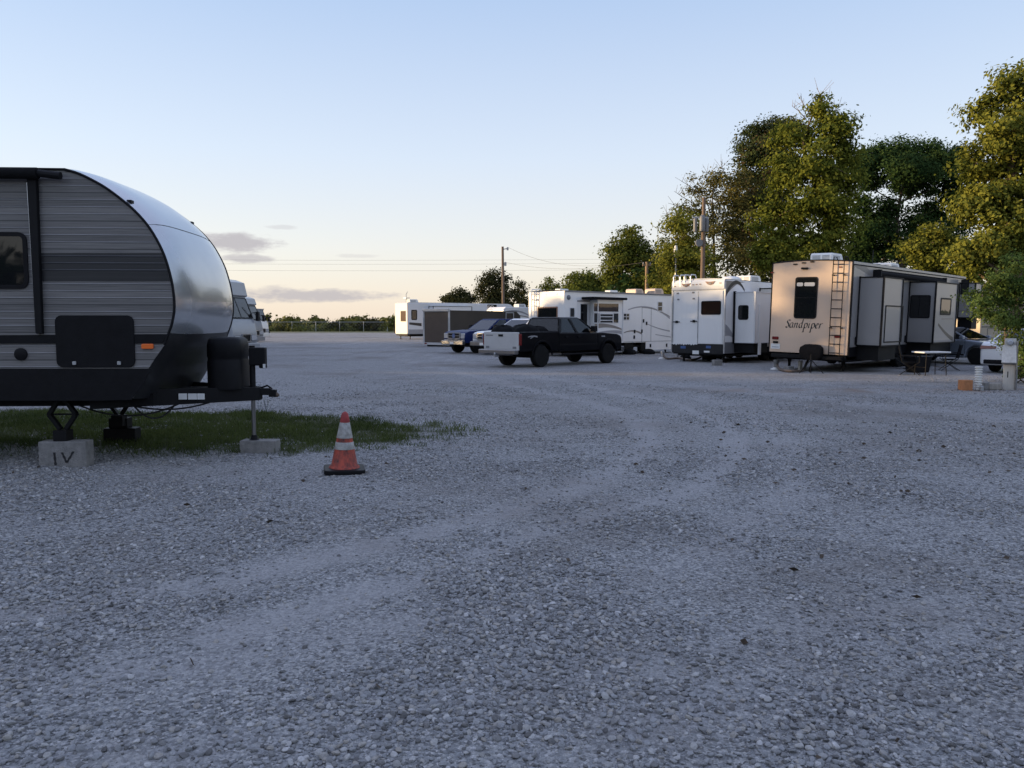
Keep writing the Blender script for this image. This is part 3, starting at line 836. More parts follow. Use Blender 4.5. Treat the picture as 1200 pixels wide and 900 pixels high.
th = R(-6)
motorhome('motorhome', 'silver grey motorhome with a large windscreen just beyond the near trailer', front_at(272, 380, 33.5, th, 9.5, 2.5), th, H=3.55, mat='silver_gelcoat')
motorhome('motorhome', 'motorhome in dark tinted trim second in the row beyond the near trailer', front_at(291, 380, 50.5, R(-4), 9.5, 2.5), R(-4), H=3.35, mat='mid_grey_paint', stripe='black_decal', dark=True)
motorhome('motorhome', 'cream motorhome third and farthest in the left row', front_at(294, 384, 66.5, R(-6), 9.0, 2.5), R(-6), H=2.6, mat='cream_gelcoat', stripe='taupe_decal')

def small_trailer():
    p = at(310, 384, 92); th_ = R(-20)
    e = thing('utility_trailer', 'small dark box trailer with a low hitch at the end of the left row', 'trailer', (p.x - 1.9, p.y, 0), th_)
    MB().box(-2.0, 1.2, -1.0, 1.0, .55, 2.35).build('body', 'trailer_brown', e, bevel=.05)
    MB().box(1.1, 1.205, -.85, .85, 1.2, 2.2).build('front_panel', 'silver_paint', e, bevel=.02)
    f = MB()
    for s in (-1, 1):
        f.tube([(1.2, s * .8, .5), (2.7, 0, .5)], .05, 6)
    f.box(2.6, 2.95, -.07, .07, .42, .62)
    f.build('tongue', 'black_metal', e)
    for s in (-1, 1): wheel(e, -.5, s * 1.08, .34, .34, .2, s)
small_trailer()
# ================================================================== the big RVs
def corner_origin(px, Y, th, W):
    """rear-centre point on the ground when the rear right corner shows in pixel column px at distance Y"""
    p = at(px, 420, Y)
    lf = Vector((-math.sin(th), math.cos(th), 0))
    return Vector((p.x, p.y, 0)) + lf * (W / 2)

def running_gear(e, L, W, zb, axles, deck=None):
    b = MB()
    for s in (-1, 1):
        b.box(.05, L, s * .5 - .03, s * .5 + .03, zb - .2, zb + .01)
    b.box(.0, .06, -W / 2 + .08, W / 2 - .08, zb - .16, zb - .03)
    for x in (1.0, L * .35, L * .6, L - .6):
        b.box(x, x + .06, -W / 2 + .1, W / 2 - .1, zb - .12, zb)
    b.box(.3, L - .3, -W / 2 + .12, W / 2 - .12, zb - .24, zb - .17)  # dark underbelly sheet, added to deepen the shade beneath the camper
    b.build('chassis', 'black_metal', e)
    for x in axles:
        for s in (-1, 1):
            wheel(e, x, s * (W / 2 - .16), .40, .40, .24, s)
    MB().tube([(axles[0], -W / 2 + .3, .4), (axles[0], W / 2 - .3, .4)], .05, 8).build('axle', 'black_metal', e)

def leg(e, x, y, zt, name='landing_leg'):
    b = MB().box(x - .05, x + .05, y - .05, y + .05, .25, zt).box(x - .035, x + .035, y - .035, y + .035, .02, .3).box(x - .12, x + .12, y - .12, y + .12, -.002, .022)
    return b.build(name, 'black_metal', e)

def slide(e, g, x0, x1, off, z0, z1, mat, trim='black_plastic', side='right'):
    """a slide-out room box; returns its object and planes for its two visible faces"""
    W = g.W; s = -1 if side == 'right' else 1
    ya, yb = s * W / 2, s * (W / 2 + off)
    o = MB().box(x0, x1, min(ya, yb), max(ya, yb), z0, z1).build('slide_out', mat, e)
    endp = P((x0, ya if side == 'right' else yb, 0), (0, -1, 0), (0, 0, 1))
    outp = g.pl(side, off)
    t = MB(); r = .028
    for x in (x0, x1):
        for y in (yb,):
            t.box(x - r, x + r, y - r, y + r, z0 - .01, z1 + .01)
        t.box(x - r * .8, x + r * .8, min(ya, yb), max(ya, yb), z1 - .02, z1 + .02)
        t.box(x - r * .8, x + r * .8, min(ya, yb), max(ya, yb), z0 - .02, z0 + .02)
        t.box(x - .035, x + .035, ya + s * .002, ya + s * .04, z0 - .03, z1 + .03)
    t.box(x0, x1, yb - r, yb + r, z1 - .022, z1 + .022); t.box(x0, x1, yb - r, yb + r, z0 - .022, z0 + .022)
    t.build('slide_trim', trim, o)
    MB().box(x0 + .1, x1 - .1, min(ya, yb * .96), max(ya, yb * .96), max(.42, z0 - .48), z0 - .021).build('slide_floor', 'black_metal', o)
    return o, endp, outp

# ---------------------------------------------------------------- beige fifth wheel with the name on its back
def fifth_wheel_beige():
    W, L = 2.75, 13.0; th = math.atan2(.714, .70)
    Y = 26.0
    o0 = corner_origin(993.5, Y, th, W)
    e = thing('fifth_wheel_camper', 'beige fifth wheel with a black ladder and Sandpiper written on its back', 'camper', o0, th, roll=R(1.4))
    g = Rig(e, W, L); rp = g.pl('rear'); sp = g.pl('right')
    zb = g.uv(rp, 948, 414.3)[1]; zt = g.uv(rp, 985, 306.5)[1]
    prof = [(0, zb), (9.5, zb), (9.75, 1.85), (L - .5, 1.85), (L - .08, 2.25), (L, 2.7), (L - .15, zt - .55), (L - .6, zt), (9.0, zt), (4.5, zt), (0.0, zt)]
    MB().prism(sp, prof, -W, 0).build('body', 'shaded_grey_gelcoat', e, bevel=.035)
    # rear cap: crowned panel
    n = 12
    top = [(W * i / n, zt + .07 * (1 - (2 * i / n - 1) ** 2)) for i in range(n + 1)]
    MB().prism(g.pl('rear', .0), [(0.012, zb), (W - .012, zb)] + [(min(max(u, .012), W - .012), v) for u, v in top[::-1]], .001, .05).build('rear_cap', 'sun_warmed_champagne_gelcoat', e, bevel=.02)
    rp = g.pl('rear', .05)
    # roof sheet following the crown
    rf = []
    for x, dz in ((-.03, 0), (4.5, 0), (9.0, 0), (L - .62, 0)):
        for i in range(n + 1):
            rf.append((x, W / 2 - W * i / n * 1.0, zt + dz + .012 + .07 * (1 - (2 * i / n - 1) ** 2)))
    fs = [(j * (n + 1) + i, j * (n + 1) + i + 1, (j + 1) * (n + 1) + i + 1, (j + 1) * (n + 1) + i) for j in range(3) for i in range(n)]
    r_ = MB(); r_.add(rf, fs)
    roof = r_.build('roof', 'roof_membrane', e, smooth=True, recalc=False)
    MB().tube([(x, -W / 2 - .005, zt + dz - .10) for x, dz in ((-.03, 0), (4.5, 0), (L - .62, 0))], .018, 6).build('gutter', 'black_plastic', roof)
    ed = MB()
    for s in (-1, 1):
        ed.box(-.055, .02, s * (W / 2) - .02, s * (W / 2) + .02, zb - .02, zt + .0)
    ed.tube([pp(rp, u, v + .0, 0) for u, v in top], .022, 6)
    ed.build('edge_trim', 'black_plastic', e)
    # rear window, lights, plate, name
    wd = window(e, rp, g.rect(rp, 931.3, 324.6, 957.8, 373.4), .045, .09, bars=(.5,))
    b = MB()
    rc = g.rect(rp, 934, 330, 955, 335)
    for u0, u1 in ((rc[0], rc[0] + .22), (rc[0] + .26, rc[1])):
        b.prism(rp, rr(u0, u1, rc[2] - .01, rc[3] - .03, .04), .0075, .010)
    b.build('window_visor', 'blind_white', wd)
    for a in ((905.0, 394.2, 912.6, 397.8), (977.8, 392.5, 985.6, 396.2)):
        panel(e, rp, g.rect(rp, *a), 'tail_light', 'red_lens', .02, .03, bevel=.006)
    pt = panel(e, rp, g.rect(rp, 903.6, 402.6, 914, 408.6), 'licence_plate', 'plate_white', .012, .01)
    cc = g.rect(rp, 903.6, 402.6, 914, 408.6)
    decal(pt, g.pl('rear', .062), [(cc[0] + .04, cc[2] + .05), (cc[1] - .04, cc[2] + .05), (cc[1] - .04, cc[2] + .075), (cc[0] + .04, cc[2] + .075)], 'grey_decal', 'plate_marks', .002)
    panel(e, rp, g.rect(rp, 906.5, 399.6, 911.8, 402), 'plate_lamp', 'black_plastic', .05, .01)
    mk = MB()
    for a in ((932, 314.2), (942, 312.6), (952, 311.4)):
        u, v = g.uv(rp, *a); mk.prism(rp, rr(u - .07, u + .07, v + .11, v + .15, .015), 0, .03)
    mk.build('marker_light', 'black_plastic', e)
    mk = MB()
    for a in ((905.2, 319.4), (985, 313)):
        u, v = g.uv(rp, *a); mk.prism(rp, rr(u - .05, u + .05, v - .02, v + .02, .01), 0, .025)
    mk.build('corner_marker_light', 'red_lens', e)
    u, v = g.uv(rp, 943.5, 314.6)
    MB().prism(rp, rr(u - .12, u + .12, v - .035, v + .035, .03), 0, .07).build('rear_camera', 'black_plastic', e, bevel=.015)
    # the name, drawn with a broad pen
    S = [arc(.36, 1.32, .30, .20, 20, 180, 8) + [(.07, 1.2), (.2, .98), (.42, .78), (.5, .55)] + arc(.26, .33, .26, .33, 15, -170, 9)]
    def ch_a(x): return [arc(x + .33, .5, .30, .48, 60, 330, 14), [(x + .62, .95), (x + .58, .3), (x + .64, .05), (x + .84, .12)]]
    def ch_n(x): return [[(x, .95), (x + .06, .8), (x + .02, .0)], [(x + .03, .6), (x + .3, .95), (x + .5, .9), (x + .48, .25), (x + .55, .03), (x + .74, .13)]]
    def ch_d(x): return [arc(x + .33, .5, .30, .48, 60, 330, 14), [(x + .60, 1.75), (x + .56, .3), (x + .62, .05), (x + .82, .12)]]
    def ch_p(x): return [[(x - .05, .85), (x + .07, .95), (x + .03, -.75)], arc(x + .32, .48, .30, .48, 150, -140, 14), [(x - .12, -.75), (x + .2, -.75)]]
    def ch_i(x): return [[(x, .88), (x + .1, .95), (x + .06, .2), (x + .14, .03), (x + .3, .13)], [(x + .05, 1.35), (x + .13, 1.36)]]
    def ch_e(x): return [[(x + .05, .48), (x + .35, .55), (x + .5, .72)] + arc(x + .3, .6, .2, .36, 20, 110, 5) + arc(x + .33, .48, .3, .46, 130, 320, 10)]
    def ch_r(x): return [[(x, .9), (x + .07, .9), (x + .03, .0)], [(x + .04, .55), (x + .25, .92), (x + .5, .95), (x + .62, 1.02)]]
    st = S + ch_a(.72) + ch_n(1.72) + ch_d(2.62) + ch_p(3.68) + ch_i(4.55) + ch_p(5.12) + ch_e(5.92) + ch_r(6.72)
    u0, v0 = g.uv(rp, 920.6, 384.8); u1, v1 = g.uv(rp, 965, 383.3)
    hx = (u1 - u0) / 7.6
    nib_text(st, rp, u0, v0 + .03, hx, 'black_decal', e, 'name_lettering', nib=.27, slant=.2)
    q = g.pl('rear', .05)
    a, b_ = g.uv(q, 975.5, 411), g.uv(q, 988.0, 300)
    ladder(e, q, g.uv(q, 975.3, 360)[0], g.uv(q, 988.0, 360)[0], zb - .05, zt + .03, 'black_metal', off=.10)
    # covered tyre on the back bumper
    q0 = g.uv(g.pl('rear', .3), 936.5, 421.5); q1 = g.uv(g.pl('rear', .3), 963.5, 404)
    um, hw = (q0[0] + q1[0]) / 2, (q1[0] - q0[0]) / 2
    y = W / 2 - um
    c = MB(); vs, fs = [], []
    N_ = 16
    zc, hh = (q0[1] + q1[1]) / 2, (q1[1] - q0[1]) / 2
    levs = [(-.36, .82), (-.34, .97), (-.22, 1.0), (-.1, .97), (-.07, .8)]
    for xx, s in levs:
        for k in range(N_):
            t = 2 * math.pi * (k + .5) / N_
            cxx, czz = math.cos(t), math.sin(t)
            m_ = (abs(cxx) ** 3.2 + abs(czz) ** 3.2) ** (-1 / 3.2)
            wob = 1 + .035 * math.sin(3 * t + xx * 20)
            vs.append((xx, y - cxx * m_ * hw * s * wob, zc + czz * m_ * hh * s * wob))
    fs = [(i * N_ + k, i * N_ + (k + 1) % N_, (i + 1) * N_ + (k + 1) % N_, (i + 1) * N_ + k) for i in range(len(levs) - 1) for k in range(N_)]
    fs += [tuple(range(N_)), tuple((len(levs) - 1) * N_ + k for k in range(N_))]
    c.add(vs, fs)
    c.build('spare_tyre_cover', 'black_cloth', e, smooth=True)
    MB().box(-.2, .0, -W / 2 + .15, W / 2 - .15, zb - .17, zb - .06).build('bumper', 'black_metal', e, bevel=.01)
    running_gear(e, 9.6, W, zb, (5.0, 5.95))
    # dark skirt band along the lower side
    decal(e, sp, [(.02, zb - .05), (9.45, zb - .05), (9.45, zb + .27), (.02, zb + .27)], 'black_plastic', 'skirt', .012)
    MB().box(-.04, L - .65, -W / 2 - .03, -W / 2 - .002, zt - .09, zt - .0).build('fascia', 'silver_gelcoat', roof, bevel=.01)
    # slide-outs
    s1x0 = g.uv(sp, 1004.9, 370)[0]; s1z1 = g.uv(sp, 1006, 324.8)[1]; s1z0 = g.uv(sp, 1006, 404.3)[1]
    s1, ep, op = slide(e, g, s1x0, s1x0 + 1.75, .78, s1z0, s1z1, 'shaded_grey_gelcoat')
    pr = MB(); rc = g.rect(op, 1036.5, 358.0, 1057.0, 401.2)
    pr.ring(op, rr(*rc, .02), rr(rc[0] + .04, rc[1] - .04, rc[2] + .04, rc[3] - .04, .015), 0, .02)
    pr.build('access_panel', 'black_plastic', s1)
    s2x0 = g.uv(sp, 1063.6, 370)[0]; s2z1 = g.uv(sp, 1065, 330.5)[1]; s2z0 = g.uv(sp, 1065, 400.8)[1]
    s2, ep2, op2 = slide(e, g, s2x0, s2x0 + 2.6, .92, s2z0, s2z1, 'shaded_grey_gelcoat')
    window(s2, ep2, g.rect(ep2, 1066.3, 345.8, 1090.3, 372.8), .035, .07)
    window(s2, op2, g.rect(op2, 1102.0, 349.2, 1114.2, 369.2), .06, .08)
    a = g.rect(op2, 1099, 380, 1117, 398)
    decal(s2, op2, swoosh((a[0], a[3]), (a[1], a[2]), -.05, .09, .16), 'black_decal', 'graphic', .004)
    decal(s2, op2, swoosh((a[0] + .35, a[3] + .2), (a[1] - .1, a[3] + .21), .0, .05, .05), 'taupe_decal', 'graphic', .004)
    # bedroom slide in the raised nose
    s3, ep3, op3 = slide(e, g, 11.55, 12.5, .62, 1.9, zt - .30, 'shaded_grey_gelcoat')
    window(s3, ep3, g.rect(ep3, 1126.0, 327.5, 1135.5, 345.0), .025, .03)
    decal(s3, ep3, swoosh((.02, 2.15), (.53, 2.05), .08, .05, .12), 'taupe_decal', 'graphic', .004)
    decal(s3, ep3, swoosh((.2, 2.5), (.45, 2.1), .05, .2, .05), 'taupe_decal', 'graphic', .005)
    # graphics, awning, door, vents on the side wall
    a, b_ = g.uv(sp, 998, 309.5), g.uv(sp, 1024, 324)
    decal(e, sp, [a, (b_[0] - .25, b_[1]), (b_[0], b_[1]), (a[0] + 1.1, a[1] + .05)], 'taupe_decal', 'graphic', .004)
    a, b_ = g.uv(sp, 1044, 327), g.uv(sp, 1062, 333)
    decal(e, sp, swoosh(a, b_, .05, .22, .02), 'taupe_decal', 'graphic', .004)
    awp = g.pl('right', .22)
    a, b_ = g.uv(awp, 1032, 320), g.uv(awp, 1105, 327.5)
    za = zt - .33
    aw = MB().tube([(a[0], -W / 2 - .18, za), (b_[0] + .3, -W / 2 - .18, za - .02)], .085, 12).box(a[0], b_[0] + .3, -W / 2 - .13, -W / 2 - .002, za + .06, za + .13).build('awning', 'black_cloth', e, smooth=True)
    for x in (a[0] - .04, b_[0] + .32):
        MB().box(x - .04, x + .04, -W / 2 - .27, -W / 2 - .002, za - .1, za + .14).build('awning_bracket', 'black_metal', aw)
    x_ = (s1x0 + 1.75 + s2x0) / 2
    panel(e, sp, (x_ - .35, x_ + .35, zb + .2, zt - .75), 'entry_door', 'shaded_grey_gelcoat', .02, .04)
    for x in (.45, s2x0 - .2):
        panel(e, sp, (x, x + .18, zb + .35, zb + .6), 'outlet_box', 'black_plastic', .04, .02)
    ac_unit(roof, *((lambda q: (1.5, q, zt + .05))(.15)), 1.0, .75, .33)
    ac_unit(roof, 7.0, .1, zt + .03, 1.0, .75, .30)
    for x, y in ((3.2, .5), (4.4, -.4), (9.2, .3)):
        MB().prism(P((x, y, zt + .04), (1, 0, 0), (0, 1, 0)), rr(-.2, .2, -.2, .2, .05), 0, .12).build('roof_vent', 'black_plastic', roof, bevel=.03)
    MB().tube([(2.9, -.9, zt), (2.9, -.9, zt + .55)], .01, 5).build('antenna', 'wire_black', roof)
    for x in (.7, 8.9, 9.3):
        for s in (-1, 1): leg(e, x, s * .95, zb)
    # lower nose skirt hiding hitch
    MB().box(12.1, 12.35, -.15, .15, 1.2, 1.86).box(12.0, 12.45, -.3, .3, 1.15, 1.28).build('kingpin', 'black_metal', e)
    # entry steps
    b = MB()
    for i in range(3):
        b.box(x_ - .3, x_ + .3, -W / 2 - .22 - .26 * i, -W / 2 - .02 - .26 * i, zb - .22 - .17 * i, zb - .19 - .17 * i)
    for s in (-.3, .3):
        b.tube([(x_ + s, -W / 2 - .05, zb - .06), (x_ + s, -W / 2 - .78, zb - .54)], .02, 5)
    b.build('entry_step', 'black_metal', e)
    return e, g
SAND, SANDG = fifth_wheel_beige()

# ---------------------------------------------------------------- white toy hauler with the ramp door
def toy_hauler():
    W, L = 2.5, 10.5; th = math.atan2(.714, .70)
    o0 = corner_origin(848.6, 32.2, th, W)
    e = thing('toy_hauler', 'white toy hauler with a full-height ramp door and one wide window in its back', 'camper', o0, th)
    g = Rig(e, W, L); rp = g.pl('rear'); sp = g.pl('right')
    zb = g.uv(rp, 848, 411.5)[1]; zt = g.uv(rp, 848, 327.0)[1]
    prof = [(.0, zb), (L - 2.6, zb), (L - 2.4, 1.8), (L, 1.85), (L, zt - .5), (L - .5, zt - .05), (.08, zt), (-.0, zt - .1)]
    MB().prism(sp, prof, -W, 0).build('body', 'white_gelcoat', e, bevel=.03)
    n = 10
    rf = [(x, W / 2 - W * i / n, zt + .006 + .06 * (1 - (2 * i / n - 1) ** 2)) for x in (.0, L - .5) for i in range(n + 1)]
    rb = MB(); rb.add(rf, [(i, i + 1, n + 2 + i, n + 1 + i) for i in range(n)])
    rb.add([(-.002, W / 2 - W * i / n, zt - .09 if k == 0 else zt + .006 + .06 * (1 - (2 * i / n - 1) ** 2)) for k in (0, 1) for i in range(n + 1)], [(i, i + 1, n + 2 + i, n + 1 + i) for i in range(n)])
    roof = rb.build('roof', 'roof_membrane', e, smooth=True, recalc=False)
    # header bulge over the door with lights
    zc = g.uv(rp, 800, 340)[1]
    MB().prism(sp, [(-.06, zc), (.0, zc - .04), (.0, zt), (-.03, zt + .0), (-.08, zt - .1), (-.08, zc + .1)], -W + .01, -.01).build('rear_header', 'white_gelcoat', e, bevel=.015)
    hp = g.pl('rear', .082)
    for a in ((798.5, 332.2, 809.5, 336.4), (826.5, 329.6, 838.2, 334.0)):
        r0 = g.rect(hp, *a); um = (r0[0] + r0[1]) / 2; vm = (r0[2] + r0[3]) / 2
        k = MB().prism(hp, [(r0[0], r0[3]), (r0[0] + .12, r0[2] + .03), (um, r0[2]), (r0[1] - .1, r0[2] + .03), (r0[1], r0[3]), (um, r0[3] - .02)], 0, .02)
        lo = k.build('load_light', 'rust_decal', e, bevel=.004)
        MB().prism(hp, rr(um - .07, um + .07, r0[2] + .03, r0[3] - .05, .02), .02, .03).build('light_lens', 'mid_grey_paint', lo)
    mk = MB()
    for a in ((812.5, 333.6), (816.5, 333.3), (820.8, 333.0), (791, 335.6), (844.2, 331.6)):
        u, v = g.uv(hp, *a); mk.prism(hp, rr(u - .045, u + .045, v - .015, v + .015, .01), 0, .02)
    mk.build('marker_light', 'rust_decal', e)
    # ramp door with seam, hinges, handles, window
    zs = g.uv(rp, 800, 402.3)[1]
    d0 = g.uv(rp, 788.5, 380)[0]; d1 = g.uv(rp, 818.3, 380)[0]; d2 = g.uv(rp, 847.0, 380)[0]
    rd = MB().prism(rp, [(d0, zs), (d2, zs), (d2, zc - .07), (d0, zc - .07)], .002, .03).build('ramp_door', 'white_gelcoat', e, bevel=.008)
    rp2 = g.pl('rear', .03)
    h = MB()
    for u in (d0 + .03, d1):
        h.prism(rp2, [(u - .012, zs), (u + .012, zs), (u + .012, zc - .08), (u - .012, zc - .08)], .0005, .012)
        h.tube([pp(rp2, u, 1.0, .02), pp(rp2, u, 2.7, .02)], .014, 6)
    h.build('door_latch_bar', 'galvanised', rd)
    h = MB()
    for a, b_ in (((789.5, 377.2), (796.8, 377.2)), ((809.5, 376.4), (817.2, 376.4))):
        p, q = g.uv(rp2, *a), g.uv(rp2, *b_)
        h.tube([pp(rp2, p[0], p[1], .035), pp(rp2, q[0], q[1], .035)], .018, 6)
        h.prism(rp2, rr((p[0] + q[0]) / 2 - .06, (p[0] + q[0]) / 2 + .06, p[1] - .05, p[1] + .05, .02), 0, .03)
    h.build('door_handle', 'black_plastic', rd)
    h = MB()
    for a in ((794.3, 343.8), (812.5, 342.8), (795, 351), (813, 350)):
        u, v = g.uv(rp2, *a); h.prism(rp2, rr(u - .05, u + .05, v - .03, v + .03, .01), 0, .02)
    h.build('door_bracket', 'mid_grey_paint', rd)
    window(rd, rp2, g.rect(rp2, 821.8, 352.6, 845.0, 368.8), .04, .07, frame='black_plastic', glass='warm_reflection_glass')
    # dark lower band with labels and a torn white edge
    sk = MB().prism(rp, [(.04, zb - .12), (W - .02, zb - .12), (W - .02, zs - .01), (.04, zs - .01)], .001, .028).build('lower_band', 'dark_grey_paint', e)
    rag = [(d0 - .1, zs + .01)] + [(d0 - .1 + (d1 - d0 + .1) * i / 22, zs - .02 - (.05 + .02 * math.sin(i * 5.3)) * (i % 2)) for i in range(23)] + [(d1, zs + .01)]
    decal(sk, rp2, rag[::-1], 'white_gelcoat', 'torn_edge', .004)
    for a in ((797.6, 405.4, 803.5, 408.4), (827.4, 405.2, 833, 408.2)):
        panel(sk, g.pl('rear', .028), g.rect(rp2, *a), 'label_plate', 'blue_decal', .006, .01)
    for a in ((811.5, 410.8, 819, 415), (825, 411, 831.5, 413.2)):
        panel(e, g.pl('rear', .03), g.rect(rp2, *a), 'licence_plate', 'plate_white', .008, .01)
    # corner trim
    t = MB()
    t.box(-.035, .02, -W / 2 - .012, -W / 2 + .03, zb - .1, zt - .1); t.box(-.035, .02, W / 2 - .03, W / 2 + .012, zb - .1, zt - .1)
    t.build('corner_trim', 'aluminium', e)
    # roof rails / ladder hoops at the left
    lb = MB()
    for a in (.10, .42, .62, .92):
        lb.tube([(-.06, W / 2 - a, zt - .25), (-.08, W / 2 - a, zt + .16), (-.02, W / 2 - a, zt + .24), (.28, W / 2 - a, zt + .24), (.36, W / 2 - a, zt + .12), (.36, W / 2 - a, zt)], .024, 7)
    lb.build('ladder_hoop', 'aluminium', roof, smooth=True)
    # side: graphics, slides
    a, b_ = g.uv(sp, 850.5, 341), g.uv(sp, 872.5, 340.5)
    decal(e, sp, swoosh((a[0], a[1] - .15), (b_[0], b_[1]), .42, .22, .10), 'black_decal', 'graphic', .004)
    decal(e, sp, [(a[0] - .05, a[1] - .2), (a[0] + .5, a[1] + .12), (a[0] + 1.0, a[1] + .35), (a[0] + 1.6, a[1] + .42), (a[0] - .05, a[1] + .42)], 'taupe_decal', 'graphic', .003)
    a, b_ = g.uv(sp, 849.5, 384), g.uv(sp, 859, 397)
    decal(e, sp, swoosh((a[0] + .02, a[1] - .1), (b_[0], b_[1] + .1), .05, .5, .12), 'grey_decal', 'graphic', .003)
    decal(e, sp, [(.02, zb - .1), (3.2, zb - .1), (3.2, zb + .36), (.02, zb + .36)], 'mid_grey_paint', 'skirt', .006)
    x0 = g.uv(sp, 859.5, 370)[0]; z1 = g.uv(sp, 860, 342.8)[1]; z0 = g.uv(sp, 860, 401.2)[1]
    s1, ep, op = slide(e, g, x0, x0 + 1.4, .95, z0, z1, 'white_gelcoat', trim='pale_grey_gelcoat')
    bm_ = MB().box(x0 - .05, x0 + .06, -W / 2 - .08, -W / 2 - .005, z0 - .05, z1 + .05).build('slide_gasket', 'black_plastic', s1)
    window(s1, ep, g.rect(ep, 865.2, 357.6, 877.2, 374.8), .035, .09)
    MB().box(x0 + .3, x0 + .5, -W / 2 - .99, -W / 2 - .951, zb - .15, z1 - .5).build('outer_post', 'white_gelcoat', s1)
    x1 = g.uv(sp, 889.5, 370)[0]
    s2, ep2, op2 = slide(e, g, x1, x1 + 2.2, .95, zb + .12, zt - .3, 'cream_gelcoat')
    window(s2, ep2, g.rect(ep2, 895, 350, 903.5, 371), .04, .09)
    ac_unit(roof, 4.2, .0, zt + .04, 1.0, .75, .30)
    ac_unit(roof, 8.2, .0, zt + .04, 1.0, .75, .26)
    MB().lathe([(.45, 0), (.44, .10), (.3, .19), (.02, .22)], (2.3, -.2, zt + .03), 'z', 20).build('satellite_dome', 'ac_plastic', roof, smooth=True)
    running_gear(e, L - 2.4, W, zb, (3.7, 4.6, 5.5))
    for x in (.5, L - 2.8):
        for s in (-1, 1): leg(e, x, s * .95, zb)
    return e, g
HAUL, HAULG = toy_hauler()

